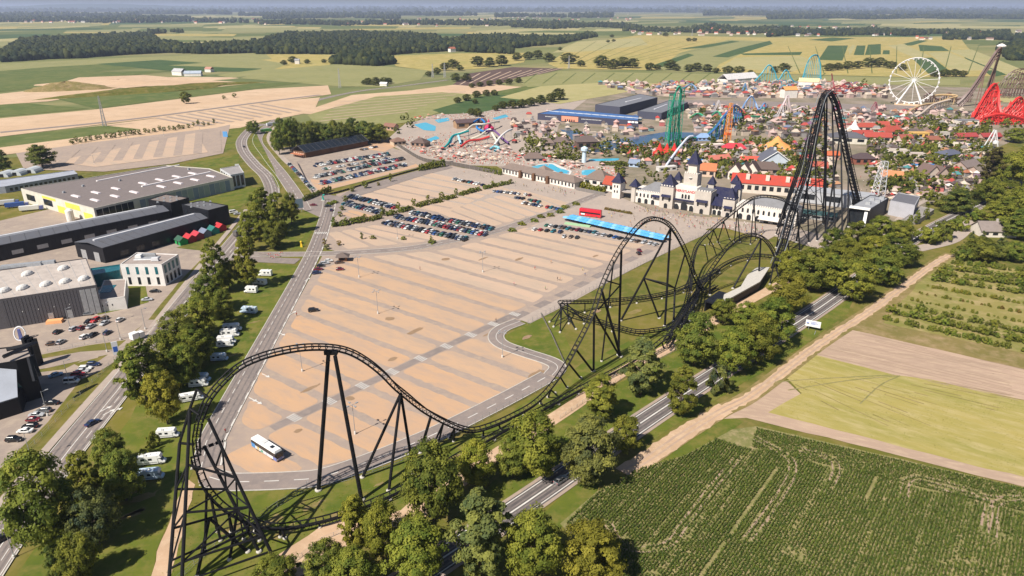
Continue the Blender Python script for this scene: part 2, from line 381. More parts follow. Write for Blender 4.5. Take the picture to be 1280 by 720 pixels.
# pale furrow lines in two of the fields, grey tramlines
mb = MB()
for i in range(7): ribbon_mb(mb, G2([(400 + 4 * i, 152 - i * 4), (510 + 12 * i, 140 - i * 4.2)]), 3.5, .5)
mb.build('mown_swaths', 'pale_bay', kind='stuff')
mb = MB()
for i in range(16): ribbon_mb(mb, G2([(655 + i * 24, 104.5), (672 + i * 24, 91.5)]), 2.2, .5)
for i in range(9): ribbon_mb(mb, G2([(700 + i * 14, 80 - i * .6), (745 + i * 22, 52)]), 2.2, .5)
for i in range(8): ribbon_mb(mb, G2([(1000 + i * 30, 92), (985 + i * 34, 58)]), 2.0, .5)
mb.build('tractor_lines', 'green_field', kind='stuff')
mb = MB()
for i in range(9): ribbon_mb(mb, G2([(575 + i * 12, 106 - i * 1.6), (600 + i * 13, 92 - i * .9)]), 3, .5)
mb.build('soil_ridges', 'pale_bay', kind='stuff')
mb = MB()
for i in range(11):
    a = g(196 + i * 13, 148 - i * 1.8); bb = g(255 + i * 12, 158.5 - i * 1.9); ribbon_mb(mb, [a.to_2d(), bb.to_2d()], 5, .5)
mb.build('gravel_lanes', 'gravel_lane', kind='structure')
# spoil heap
def mound(px, rx, ry, h, mat, rot, seed):
    r = random.Random(seed); c = g(*px); mb = MB(); n, m = 20, 7; i0 = 0
    for j in range(m + 1):
        for k in range(n):
            t = 2 * math.pi * k / n; q = 1 - j / m; rr = q * (1 + .18 * math.sin(3 * t + seed) + r.uniform(-.08, .08))
            x, y = rx * rr * math.cos(t), ry * rr * math.sin(t)
            mb.v.append((c.x + x * math.cos(rot) - y * math.sin(rot), c.y + x * math.sin(rot) + y * math.cos(rot), h * (1 - q ** 1.6) * r.uniform(.9, 1.1) if j else -.5))
    for j in range(m):
        for k in range(n): mb.f.append((j * n + k, j * n + (k + 1) % n, (j + 1) * n + (k + 1) % n, (j + 1) * n + k)); mb.m.append(0)
    mb.build('spoil_heap', mat, kind='structure')
mound((84, 112), 62, 30, 12, 'dry_grass', .3, 2); mound((185, 115), 130, 22, 8, 'grass', .75, 5); mound((245, 109), 110, 16, 6, 'grass', .75, 8); mound((150, 103), 120, 60, 5, 'pink_sand', .3, 4); mound((210, 100), 110, 50, 4, 'pink_sand', .3, 14)

# ================================================================ LOT FRAME
LU = Vector((math.cos(math.radians(-36.2)), math.sin(math.radians(-36.2)))); LN = Vector((-LU.y, LU.x))
lot_out = [(404, 318), (359, 400), (290, 535), (262, 572), (246, 590), (248, 604), (270, 609), (311, 608), (378, 608), (400, 604), (445, 594), (524, 562), (559, 542), (597, 525), (640, 502), (690, 476), (702, 463), (698, 452), (686, 446), (640, 432), (628, 425), (628, 416), (640, 406), (660, 397), (710, 371), (780, 334), (886, 285), (905, 272), (690, 268), (640, 285), (560, 305), (430, 318)]
sheet('car_park', 'gravel_lane', lot_out, .10)
sand = [g(*p).to_2d() for p in [(406, 335), (368, 400), (325, 467), (298, 535), (276, 576), (296, 594), (360, 591), (400, 583), (473, 566), (531, 542), (570, 524), (640, 490), (676, 467), (679, 456), (660, 447), (622, 433), (611, 421), (616, 410), (650, 391), (690, 363), (730, 342), (780, 318), (830, 296), (790, 284), (735, 274), (690, 274), (640, 290), (560, 312), (440, 323)]]
cross = [(352, 530), (440, 485), (525, 448), (612, 408), (650, 391)]
CA, CB = g(340, 536).to_2d(), g(648, 391).to_2d()
cd = (CB - CA).normalized(); cn = Vector((-cd.y, cd.x))
n0 = 187.6; sp = 13.12; lanes = []; zebra = MB(); arrows = MB(); k_id = 0
for k in range(-10, 14):
    nlo = n0 + sp * k + 1.55; nhi = n0 + sp * (k + 1) - 1.55
    P = clip_half(clip_half(sand, (LN.x, LN.y), nhi), (-LN.x, -LN.y), -nlo)
    if len(P) < 3: continue
    cc = cn.dot(CA)
    for q in (clip_half(P, (cn.x, cn.y), cc - 2.2), clip_half(P, (-cn.x, -cn.y), -(cc + 2.2))):
        if len(q) >= 3:
            ar = abs(sum(q[i - 1][0] * q[i][1] - q[i][0] * q[i - 1][1] for i in range(len(q)))) / 2
            if ar > 60: sheet_w('parking_bay', 'sand_bay' if k < -2 else 'mid_bay' if k < 3 else 'pale_bay', rough_edge(round_poly(q, 3.0), .35, 2.2), .13 + .001 * (k_id % 3))
            k_id += 1
    # lane: arrows and zebra
    nm = n0 + sp * k; base = LN * nm
    t = (cc - cn.dot(base)) / cn.dot(LU); X = base + LU * t
    pts = [Vector(p) for p in sand]
    inside = (X - CA).dot(cd) > 4 and (X - CA).dot(cd) < (CB - CA).length
    if inside:
        for j in range(-2, 3): ribbon_mb(zebra, [X + LU * j * .95 - LN * 1.5, X + LU * j * .95 + LN * 1.5], .42, .19)
    for tt in range(-90, 140, 21):
        Y = base + LU * tt; u, v = proj((Y.x, Y.y, 0))
        ins = sum(1 for i in range(len(pts)) if (pts[i - 1].y > Y.y) != (pts[i].y > Y.y) and Y.x < (pts[i].x - pts[i - 1].x) * (Y.y - pts[i - 1].y) / (pts[i].y - pts[i - 1].y) + pts[i - 1].x) % 2
        if ins and abs((Y - CA).dot(cn)) > 6:
            a = Y - LU * 1.9; bq = Y + LU * .9; ribbon_mb(arrows, [a, bq], .30, .185)
            arrows.poly([(*(bq + LN * .55), .185), (*(bq - LN * .55), .185), (*(bq + LU * 1.5), .185)])
zebra.build('zebra_crossing', 'white_line', kind='structure'); arrows.build('lane_arrows', 'white_line', kind='structure')
ribbon('footway', 'asphalt', [CA, CB], 3.4, .14)
# paved band on the lot's far side, with dark squares
ped = smooth_line(G2([(655, 402), (710, 374), (780, 337), (840, 308), (884, 288)]), 4)
ribbon('footway', 'paving', ped, 6.5, .15)
mb = MB()
for i, p in enumerate(resample(offset_line(ped, 5.2), 15)[:-1]):
    q = p + (Vector(ped[-1][:2]) - Vector(ped[0][:2])).normalized() * 8; ribbon_mb(mb, [p, q], 4.2, .16)
mb.build('dark_paving_squares', 'asphalt', kind='structure')

# ---- north lots
sheet('plaza', 'paving', [(560, 208), (700, 225), (800, 262), (990, 285), (1060, 300), (1050, 320), (985, 300), (930, 285), (886, 284), (690, 272), (600, 268), (500, 225)], .09)
sheet('plaza', 'paving', [(655, 288), (715, 262), (760, 240), (830, 270), (990, 283), (960, 300), (905, 285), (885, 286), (836, 310), (760, 300), (690, 286)], .17)
sheet('car_park', 'concrete_yard', [(345, 185), (475, 180), (540, 200), (520, 210), (400, 240), (392, 244), (355, 200)], .09)
sheet('dirt_patch', 'sand_bay', [(388, 224), (404, 226), (410, 232), (505, 210), (520, 205), (525, 208), (400, 240), (392, 236)], .12)
sheet('dirt_patch', 'sand_bay', [(450, 178), (480, 172), (495, 183), (480, 190), (455, 186)], .12)
sheet('car_park', 'gravel_lane', [(420, 243), (535, 210), (565, 207), (620, 220), (720, 247), (756, 250), (715, 262), (640, 284), (560, 305), (430, 317), (405, 310), (408, 290), (425, 262)], .085)
def bays(px, mat, nper, z=.12):
    A, B, C, D = [g(*p).to_2d() for p in px]           # A-B one end, D-C the other; strips run A->D
    for i in range(nper):
        t0, t1 = (i + .10) / nper, (i + .90) / nper
        q = [A.lerp(B, t0), A.lerp(B, t1), D.lerp(C, t1), D.lerp(C, t0)]
        sheet_w('parking_bay', mat, rough_edge(round_poly(q, 2.5), .2, 4), z)
bays([(446, 246), (540, 216), (632, 234), (555, 268)], 'pale_bay', 6)
bays([(425, 268), (440, 262), (476, 272), (455, 278)], 'sand_bay', 2)
bays([(545, 266), (640, 240), (700, 260), (600, 288)], 'pale_bay', 7)
bays([(408, 292), (470, 281), (572, 298), (430, 312)], 'pale_bay', 4)
bays([(625, 235), (655, 238), (720, 256), (668, 266)], 'pale_bay', 3)
bays([(40, 208), (262, 163), (276, 189), (100, 212)], 'pale_bay', 1, .45); 
for i in range(9):
    a, b2 = g(95 + i * 22, 188 - i * 3.1), g(72 + i * 25, 208 - i * 2.2); ribbon('gravel_lane', 'gravel_lane', [a.to_2d(), b2.to_2d()], 7, .48)

# ================================================================ ROADS
def road(px, w, mat='asphalt', z=.2, n=6, name='road', kerb=True, smooth=True):
    p = G2(px); p = smooth_line(p, n) if smooth else p
    ribbon(name, mat, p, w, z)
    if kerb:
        for s in (-1, 1): ribbon('kerb', 'concrete', p, .3, z - .05, s * (w / 2 + .1), .12)
    return p
lines = MB()
main = road([(480, 748), (560, 694), (640, 640.6), (693.5, 604), (797, 532), (890, 471), (978, 415.5), (1046, 370), (1145, 297), (1226, 255.5), (1300, 222)], 7.4, 'main_road_asphalt', kerb=False)
ribbon_mb(lines, main, .45, .22); ribbon_mb(lines, main, .3, .22, 3.1); ribbon_mb(lines, main, .3, .22, -3.1)
for s in (-1, 1): ribbon('road_shoulder', 'gravel_lane', main, 1.0, .19, s * 4.2)
left = road([(-40, 745), (20, 656), (78, 574), (136, 502), (152, 482), (195, 425), (230, 380), (262, 340), (300, 294), (322, 266), (340, 244), (334, 222), (318, 206), (304, 188), (303, 174), (316, 160), (330, 155)], 9.5, 'asphalt', .2)
ribbon_mb(lines, left, .25, .22, 0); ribbon_mb(lines, left, .2, .22, -4.2); dashes_mb(lines, left, .2, 4, 6, .22, -2.3)
r2 = road([(380, 262), (368, 241), (352, 218), (334, 195), (322, 172), (345, 150), (371, 136), (402, 124), (450, 114), (500, 108), (560, 100)], 8.5, 'asphalt', .21)
dashes_mb(lines, r2, .25, 4, 6, .23)
walk = road([(-60, 700), (-8, 640), (60, 560), (118, 494), (158, 450), (182, 420), (222, 368), (252, 330), (285, 290), (308, 262)], 2.6, 'paving', .24, name='pavement', kerb=False)
road([(398, 244), (376, 218), (352, 196), (336, 172), (350, 152)], 4.5, 'paving', .19, name='pavement', kerb=False)
acc = road([(258, 585), (264, 560), (274, 533), (347, 400), (387, 326), (400, 296), (410, 264), (412, 250)], 7.8, 'asphalt', .2)
dashes_mb(lines, acc, .22, 3, 3.5, .225, 1.4); dashes_mb(lines, acc, .28, 4, 4, .225, -3.7)
bot = road([(262, 597), (280, 602), (300, 603), (360, 601), (405, 596), (470, 574), (528, 550), (575, 528), (640, 495), (686, 470)], 7.2, 'asphalt', .205)
dashes_mb(lines, bot, .3, 4, 4, .226)
sheet('road', 'asphalt', [(376, 247), (395, 241), (425, 246), (440, 236), (520, 214), (560, 205), (566, 210), (530, 219), (447, 246), (428, 262), (418, 272), (400, 272), (378, 262)], .203)
ring = road([(300, 318), (380, 318), (440, 316), (510, 311), (560, 302), (620, 289), (665, 274), (700, 262), (730, 250), (762, 238)], 6.5, 'asphalt', .207)
dashes_mb(lines, ring, .22, 3, 4, .226)
loopr = road([(650, 402), (628, 411), (620, 421), (628, 431), (655, 441), (688, 452), (697, 460), (690, 470)], 6.0, 'asphalt', .204)
ribbon_mb(lines, loopr, .2, .226)
road([(0, 166), (160, 150), (320, 129), (400, 119)], 9, 'asphalt', .5, kerb=False)
road([(282, 322), (330, 325), (372, 327)], 8, 'asphalt', .201, kerb=False)
road([(195, 400), (150, 440), (100, 470), (40, 478), (-40, 492)], 6, 'concrete_yard', .16, kerb=False)
road([(1145, 312), (1190, 300), (1212, 280), (1216, 276)], 7.5, 'paving', .19, kerb=False, name='driveway')
road([(1080, 330), (1130, 268), (1180, 240), (1230, 222)], 3.2, 'paving', .19, kerb=False, name='path')
mb = MB()
for i in range(7):
    P = g(394 + i * 2.6, 291.5); mb.poly([(P.x, P.y - 1.6, .235), (P.x + .55, P.y - 1.6, .235), (P.x + .55, P.y + 1.6, .235), (P.x, P.y + 1.6, .235)])
mb.build('zebra_crossing', 'white_line', kind='structure')
wear = MB()
for off in (-2.3, -.95, .95, 2.3): ribbon_mb(wear, main, .55, .212, off)
for off in (-3.3, -1.4, 1.2, 3.2): ribbon_mb(wear, left, .6, .212, off)
for off in (-2.8, -1.0, .9, 2.6): ribbon_mb(wear, acc, .5, .212, off)
ground_mat('worn_asphalt', (.15, .13, .125), (.20, .17, .16), .3, (.11, .10, .10), .5); wear.build('wheel_tracks', 'worn_asphalt', kind='structure')
ground_mat('stain', (.27, .18, .11), (.34, .235, .155), .4)
for i in range(26):
    px, py = (388, 486) if i == 0 else (r_.uniform(340, 760), r_.uniform(300, 540)); c_ = g(px, py); a_, b_ = r_.uniform(.5, 1.6), r_.uniform(1.0, 3.4)
    if i and (proj(c_)[0] < 640 - (py - 300) * 1.0 - 60 or py > 560 - (px - 340) * .25): continue
    sheet_w('sand_stain', 'stain', [(c_.x + a_ * math.cos(t) * r_.uniform(.8, 1.2) + b_ * math.sin(t) * .8, c_.y + b_ * math.sin(t) * r_.uniform(.8, 1.2) - a_ * .7 * math.cos(t)) for t in [k * math.pi / 7 for k in range(14)]], .155)
lines.build('road_markings', 'white_line', kind='structure')
mb = MB()        # turning arrows on the big left road and the access road
for px, py, a in [(132, 512, 62), (136, 516, 62), (145, 514, 62), (20, 640, 55), (8, 660, 55), (316, 500, -36), (322, 503, -36), (352, 418, -36), (384, 350, 70), (366, 392, 70), (332, 470, -36)]:
    c = g(px, py).to_2d(); d = Vector((math.cos(math.radians(a)), math.sin(math.radians(a)))); n = Vector((-d.y, d.x))
    ribbon_mb(mb, [c - d * 2, c + d * .8], .35, .24); mb.poly([(*(c + d * .8 + n * .8), .24), (*(c + d * .8 - n * .8), .24), (*(c + d * 2.4), .24)])
mb.build('lane_arrows', 'white_line', kind='structure')

# ================================================================ VERGES, TRACKS, FIELDS AT RIGHT
sheet('verge', 'lush_grass', [(236, 600), (258, 545), (340, 395), (374, 332), (330, 326), (300, 340), (250, 400), (190, 480), (150, 540), (105, 600), (60, 660), (10, 740), (60, 760), (180, 745), (215, 640)], .05, .5)
sheet('verge', 'lush_grass', [(378, 312), (405, 262), (385, 262), (350, 278), (340, 312)], .05, .3)
sheet('verge', 'lush_grass', [(630, 421), (662, 402), (690, 392), (716, 440), (702, 458), (688, 446), (640, 430)], .06, .2)
sheet('verge', 'lush_grass', [(280, 612), (400, 612), (600, 537), (700, 480), (730, 452), (850, 400), (860, 420), (780, 470), (640, 560), (480, 660), (330, 720), (190, 770), (230, 640)], .055, .8)
sheet('verge', 'grass', [(690, 470), (716, 396), (780, 345), (884, 292), (985, 300), (980, 350), (860, 420), (760, 470), (690, 500)], .045, .5)
sheet('verge', 'lush_grass', [(812, 522), (985, 414), (1050, 377), (1066, 376), (1060, 392), (1000, 436), (900, 497), (820, 548), (806, 556)], .06, .4)
sheet('verge', 'lush_grass', [(800, 590), (870, 530), (915, 522), (930, 527), (905, 545), (850, 572), (806, 592)], .06, .5)
sheet('verge', 'lush_grass', [(660, 655), (722, 606), (750, 600), (745, 620), (705, 655), (680, 690)], .06, .5)
sheet('verge', 'lush_grass', [(700, 520), (780, 476), (850, 436), (960, 375), (1030, 362), (960, 415), (800, 520), (690, 590), (600, 650), (560, 655)], .05, .8)
sheet('verge', 'lush_grass', [(1090, 312), (1146, 290), (1220, 250), (1240, 240), (1240, 258), (1148, 305), (1120, 335), (1080, 345)], .05, .5)
dirt = smooth_line(G2([(300, 745), (350, 710), (400, 675), (430, 668), (520, 640), (570, 605), (628, 564), (705, 515), (780, 464), (845, 430), (920, 385), (985, 350), (1030, 325)]), 6)
ribbon_mb(MB(), dirt, 5.2, .12).build('dirt_path', 'dirt', kind='structure')
sheet('dirt_patch', 'dirt', [(343, 697), (404, 656), (430, 650), (434, 690), (400, 712), (372, 722)], .125, .4, 4)
sheet('dirt_patch', 'dirt', [(497, 642), (512, 628), (534, 632), (532, 650), (505, 658)], .125, .4, 4)
trk = smooth_line(G2([(780, 592), (815, 570), (850, 546), (900, 515), (935, 497), (985, 460), (1022, 432), (1060, 407), (1092, 386), (1130, 358), (1168, 330), (1190, 318)]), 6)
ground_mat('furrow', (.34, .245, .18), (.38, .275, .205), .3)
def rough_ribbon(name, mat, pts, w, z, amp=.5):
    L = [p + Vector((rnd.uniform(-amp, amp), rnd.uniform(-amp, amp))) for p in offset_line(resample(pts, 2.2), w / 2)]; R_ = [p + Vector((rnd.uniform(-amp, amp), rnd.uniform(-amp, amp))) for p in offset_line(resample(pts, 2.2), -w / 2)]
    mb = MB()
    for a_, b_, c_, d_ in zip(R_[:-1], R_[1:], L[1:], L[:-1]): mb.poly([(*a_, z), (*b_, z), (*c_, z), (*d_, z)])
    mb.build(name, mat, kind='structure')
rough_ribbon('dirt_track', 'dirt', trk, 3.9, .145, .45)
for off in (-.9, .9): rough_ribbon('wheel_ruts', 'bare_soil', offset_line(trk, off), .7, .16, .1)
ribbon('track_verge', 'dry_grass', trk, 6.4, .118)
rough_ribbon('dirt_track', 'dirt', trk[:21], 6.0, .15, .6)
sheet('bare_ground', 'bare_soil', [(800, 582), (880, 520), (925, 498), (960, 470), (985, 478), (1000, 492), (1010, 505), (1290, 596), (1290, 612), (1100, 558), (946, 522), (900, 524), (850, 556), (815, 578)], .09, .5)
sheet('orchard_ground', 'orchard_floor', [(1104, 404), (1168, 330), (1200, 322), (1310, 345), (1310, 448)], .075, .4)
sheet('dry_ground', 'dry_grass', [(1000, 446), (1068, 400), (1170, 330), (1200, 322), (1310, 352), (1310, 470), (1060, 412), (1024, 436)], .07, .4)
sheet('ploughed_field', 'bare_soil', [(1004, 444), (1020, 433), (1052, 410), (1090, 418), (1300, 467), (1300, 512), (1200, 490), (1118, 470)], .1, .4)
sheet('yellow_field', 'yellow_field', [(1006, 440), (1118, 469), (1160, 474), (1300, 506), (1300, 602), (1130, 560), (960, 516), (978, 505), (1002, 492), (985, 474), (968, 470)], .105, .5)
mb = MB()
for pts in ([(968, 478), (1020, 474), (1118, 469)], [(985, 488), (1060, 476), (1125, 470)], [(1075, 505), (1100, 482), (1125, 470)]): ribbon_mb(mb, smooth_line(G2(pts), 4), .5, .15)
mb.build('tractor_lines', 'corn_soil', kind='stuff')
mb = MB()
for i in range(26):
    t0 = i / 25; A_ = g(1010 + 48 * t0, 441 - 29 * t0); B_ = g(1300, 511 - 44 * t0); s0_, s1_ = sorted((r_.random(), r_.random())); ribbon_mb(mb, [A_.lerp(B_, s0_).to_2d(), A_.lerp(B_, (s0_ + s1_) / 2).to_2d() + Vector((r_.uniform(-.4, .4), r_.uniform(-.4, .4))), A_.lerp(B_, s1_).to_2d()], r_.uniform(.15, .5), .14)
mb.build('plough_lines', 'furrow', kind='stuff'); mb = MB()
for i in range(22):
    t0 = i / 21; A_ = g(985 + 135 * t0, 480 - 11 * t0); B_ = g(1130 + 190 * t0, 556 - 52 * t0); s0_, s1_ = sorted((r_.random(), r_.random())); ribbon_mb(mb, [A_.lerp(B_, s0_).to_2d(), A_.lerp(B_, s1_).to_2d()], r_.uniform(.15, .4), .15)
mb.build('crop_lines', 'dry_grass', kind='stuff')
sheet('field_track', 'bare_soil', [(930, 513), (960, 516), (1130, 561), (1300, 604), (1300, 614), (1120, 569), (930, 522)], .13, .3)
sheet('corn_field', 'corn_soil', [(700, 655), (747, 614), (802, 584), (854, 570), (915, 537), (946, 533), (1290, 612), (1400, 640), (1400, 790), (770, 790), (760, 720), (735, 690)], .09, .3)
sheet('yellow_field', 'yellow_field', [(1310, 470), (1800, 580), (1800, 700), (1310, 605)], .1)
sheet('dirt_track', 'dirt', [(180, 745), (196, 690), (216, 640), (236, 600), (244, 606), (240, 625), (228, 660), (214, 720), (205, 750)], .07, .4, 3)
for i in range(70):
    px, py = r_.choice([(r_.uniform(600, 1040), 0), (r_.uniform(150, 330), 1), (r_.uniform(290, 640), 2), (r_.uniform(690, 960), 3)]); py = {0: lambda: 640 - (px - 640) * .66 + r_.uniform(-34, 24), 1: lambda: 640 - (px - 150) * 1.75 + r_.uniform(0, 60), 2: lambda: 690 - (px - 290) * .36 + r_.uniform(-30, 0), 3: lambda: 480 - (px - 690) * .5 + r_.uniform(-40, 20)}[py]()
    c_ = g(px, py).to_2d()
    if min((c_ - Vector(q[:2])).length for q in main[::2] + acc[::2] + left[::2] + bot[::2]) < 7.5: continue
    a_ = r_.uniform(.8, 2.6); sheet_w('worn_patch', r_.choice(['dry_grass', 'dry_grass', 'grass', 'lush_grass']), [(c_.x + a_ * r_.uniform(.6, 1.3) * (math.cos(t) * 1.3 + math.sin(t) * .6), c_.y + a_ * r_.uniform(.6, 1.3) * (math.sin(t) + math.cos(t) * .6)) for t in [k * math.pi / 8 for k in range(16)]], .078)
# ---- yards on the left
sheet('yard', 'concrete_yard', [(-60, 290), (60, 262), (118, 262), (225, 290), (300, 318), (215, 372), (180, 410), (150, 440), (60, 460), (-60, 480)], .08)
sheet('yard', 'concrete_yard', [(-60, 478), (80, 462), (128, 438), (105, 476), (60, 545), (0, 598), (-60, 650)], .085)
sheet('verge', 'grass', [(50, 444), (110, 432), (166, 424), (152, 436), (100, 440), (50, 449)], .12, .2)
sheet('verge', 'grass', [(92, 455), (128, 446), (155, 440), (146, 458), (60, 556), (-20, 640), (-20, 606), (60, 528), (110, 464)], .12, .2)
sheet('verge', 'grass', [(160, 420), (182, 404), (222, 355), (250, 326), (256, 330), (228, 362), (190, 412)], .12, .2)
sheet('verge', 'lush_grass', [(160, 358), (182, 358), (186, 378), (158, 386), (122, 394), (122, 390)], .12)
sheet('verge', 'lush_grass', [(228, 255), (300, 234), (330, 236), (300, 260), (272, 266)], .12)
sheet('verge', 'lush_grass', [(232, 205), (298, 193), (300, 205), (260, 213)], .12)
sheet('verge', 'lush_grass', [(280, 188), (284, 160), (310, 152), (300, 170), (298, 186)], .12)
sheet('verge', 'lush_grass', [(312, 190), (318, 160), (324, 175), (342, 210), (352, 235), (348, 236), (336, 212), (322, 194)], .235)
sheet('verge', 'grass', [(220, 310), (262, 296), (285, 280), (283, 296), (256, 314)], .12)
# ================================================================ TREES
def leaf_mesh(name, clumps, per, size, seed, flat=.92):
    """clumps: list of (centre, radius). Leaf quads spread in each clump, facing outward; per-clump tint."""
    R = np.random.default_rng(seed); V = []; T = []; zc = sum(q[0][2] for q in clumps) / len(clumps) * .8
    for (c, r), n in zip(clumps, per):
        d = R.normal(size=(n, 3)); d /= np.linalg.norm(d, axis=1)[:, None]
        d[:, 2] = np.where(d[:, 2] < -.35, -d[:, 2] * .6, d[:, 2])
        p = np.array(c) + d * (r * (R.random((n, 1)) ** .4)) * np.array([1, 1, flat])
        cc_ = np.array(c) - np.array([0, 0, zc]); cc_ = cc_ / (np.linalg.norm(cc_) + 1e-6); nrm = d * .7 + cc_ * .6 + R.normal(size=(n, 3)) * .38; nrm[:, 2] += .15; nrm /= np.linalg.norm(nrm, axis=1)[:, None]
        a = np.cross(nrm, R.normal(size=(n, 3))); a /= np.linalg.norm(a, axis=1)[:, None]; b = np.cross(nrm, a)
        s = size * (.6 + .8 * R.random((n, 1)))
        V.append(np.stack([p - a * s * .5, p + b * s * .32, p + a * s * .6, p - b * s * .32], 1).reshape(-1, 3))
        T.append(np.full(n, np.clip(R.normal(.46, .32), 0, 1)) + R.normal(size=n) * .12)
    V = np.concatenate(V); T = np.clip(np.concatenate(T), 0, 1); n = len(T)
    me = bpy.data.meshes.new(name); me.vertices.add(n * 4); me.vertices.foreach_set('co', V.astype(np.float32).ravel())
    me.loops.add(n * 4); me.loops.foreach_set('vertex_index', np.arange(n * 4, dtype=np.int32)); me.polygons.add(n)
    me.polygons.foreach_set('loop_start', np.arange(0, n * 4, 4, dtype=np.int32)); me.polygons.foreach_set('loop_total', np.full(n, 4, dtype=np.int32))
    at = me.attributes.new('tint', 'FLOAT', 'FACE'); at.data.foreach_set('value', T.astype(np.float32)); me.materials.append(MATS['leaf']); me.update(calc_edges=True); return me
def crown_clumps(seed, H, Rr, n, zb, shape):
    R = random.Random(seed); out = []; lob = [(R.uniform(0, 6.28), R.uniform(.1, .3), R.choice([2, 3, 4])) for _ in range(3)]
    for i in range(n):
        for _ in range(30):
            u = R.random(); ang = R.uniform(0, 2 * math.pi)
            if shape == 'round': prof = math.sin(math.pi * min(1, .12 + .88 * u)) ** .55
            elif shape == 'tall': prof = math.sin(math.pi * min(1, .15 + .83 * u)) ** .75
            elif shape == 'cone': prof = max(.05, 1 - u) ** .9
            else: prof = math.sqrt(max(0, 1 - (u * .95) ** 2))
            if R.random() < prof + .15: break
        q = R.random() ** .35 * prof * (1 + sum(a * math.sin(k * ang + ph + 4 * u) for ph, a, k in lob) * .6)
        r = Rr * q; cr = Rr * (.17 + .13 * R.random()) * (1.0 if shape != 'cone' else .55 + .5 * (1 - u))
        out.append(((r * math.cos(ang), r * math.sin(ang), zb + (H - zb) * u * .95), cr))
    return out
def trunk_mesh(seed, H, Rr, zb, r0=.42):
    R = random.Random(seed); mb = MB(); p = [Vector((0, 0, -.4))]
    for i in range(1, 5): p.append(Vector((R.uniform(-.25, .25) * i * .5, R.uniform(-.25, .25) * i * .5, H * .17 * i)))
    for i in range(4): mb.tube(p[i], p[i + 1], r0 * (1 - i * .2), 7, r0 * (1 - (i + 1) * .2))
    for i in range(6):
        a = i * 1.05 + R.uniform(-.3, .3); z = zb + R.uniform(0, H * .3); b = Vector((0, 0, z)); e = b + Vector((math.cos(a), math.sin(a), R.uniform(.5, 1.0))) * Rr * .62; mb.tube(b, e, r0 * .38, 5, r0 * .12)
    return mb.mesh('trunk', ['bark'])
TT = {}
def template(kind, i):
    if (kind, i) in TT: return TT[kind, i]
    sd = {'round': 100, 'tall': 200, 'cone': 300, 'bush': 400, 'small': 500}[kind] + i * 7
    if kind == 'round': H, R, n, zb, per, ls = 18, 7, 120, 2.4, 120, .62
    elif kind == 'tall': H, R, n, zb, per, ls = 20, 5, 105, 2.0, 115, .60
    elif kind == 'cone': H, R, n, zb, per, ls = 12, 3, 70, .6, 60, .5
    elif kind == 'small': H, R, n, zb, per, ls = 10, 4.2, 38, 1.4, 60, .78
    else: H, R, n, zb, per, ls = 4, 3, 40, .2, 80, .42
    cl = crown_clumps(sd, H, R, n, zb, kind if kind in ('round', 'tall', 'cone') else ('round' if kind == 'small' else 'dome'))
    TT[kind, i] = (leaf_mesh('crown', cl, [per] * n, ls, sd), trunk_mesh(sd, H, R, zb, {'cone': .2, 'bush': .1, 'small': .2}.get(kind, .42)), H, R)
    return TT[kind, i]
GREENS = {'olive': (0.1914, 0.2146, 0.0255), 'yellow': (0.261, 0.2494, 0.0255), 'mid': (0.1566, 0.1914, 0.0278), 'dark': (0.087, 0.1253, 0.0278), 'blue': (0.0638, 0.0986, 0.0522), 'grey': (0.1798, 0.1972, 0.0638), 'lime': (0.2088, 0.2436, 0.0325), 'rust': (0.232, 0.1276, 0.0348), 'purple': (0.07, 0.035, 0.03), 'far': (0.034, 0.052, 0.022)}
n_tree = [0]
def tree(px, py, H, W, kind='round', col='olive', label=None, cat='tree', group=None, name=None, var=None):
    n_tree[0] += 1; i = (n_tree[0] * 7) % 5 if var is None else var
    cr, tk, h0, r0 = template(kind, i); p = g(px, py) if not isinstance(px, Vector) else px
    t = thing(name or {'cone': 'spruce_tree', 'bush': 'shrub'}.get(kind, 'tree'), label, cat, p, rnd.uniform(0, 6.28), group)
    t.scale = (W / 2 / r0, W / 2 / r0, H / h0)
    c = GREENS[col] if isinstance(col, str) else col; f = rnd.uniform(.72, 1.3)
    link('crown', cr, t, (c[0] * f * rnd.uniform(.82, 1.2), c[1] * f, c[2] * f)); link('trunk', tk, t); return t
def crown_tree(cx, top, bot, wpx, kind='round', col='olive', **kw):
    """place by the crown outline seen in the photo: centre, top row, bottom row, width"""
    by = bot - .16 * wpx; d = ppm(by); W = wpx / d * .88; b = g(cx, by)
    # x drifts with height because of the perspective: keep the crown's middle at cx
    H = max(2.0, hgt(cx, by, top)); m = g(cx, (top + by) / 2, H * .5)
    u, v = proj((b.x, b.y, H * .55)); b = g(cx + (cx - u) * .6, by)
    return tree(b, 0, H, W, kind, col, **kw)
DESC = {'olive': 'olive green', 'yellow': 'yellowish green', 'mid': 'mid green', 'dark': 'dark green', 'blue': 'bluish dark green', 'grey': 'grey green', 'lime': 'light green', 'rust': 'rusty orange', 'purple': 'purple-brown', 'far': 'dark green'}
def size_word(w): return 'huge' if w > 66 else 'large' if w > 48 else 'medium-sized' if w > 34 else 'small'
def tree_row(lst, where, group, cat='tree', kind=None):
    lst = sorted(lst, key=lambda q: q[0])
    for i, q in enumerate(lst):
        k = q[5] if len(q) > 5 else (kind or 'round'); shp = {'round': 'broad', 'tall': 'tall narrow', 'cone': 'pointed', 'bush': 'low rounded', 'small': 'small'}[k]
        crown_tree(q[0], q[1], q[2], q[3], k, q[4], label=f"{DESC[q[4]]} {shp} {'shrub' if k == 'bush' else 'tree'}, {nth(i)} from the left {where}", group=group, cat='shrub' if k == 'bush' else cat)
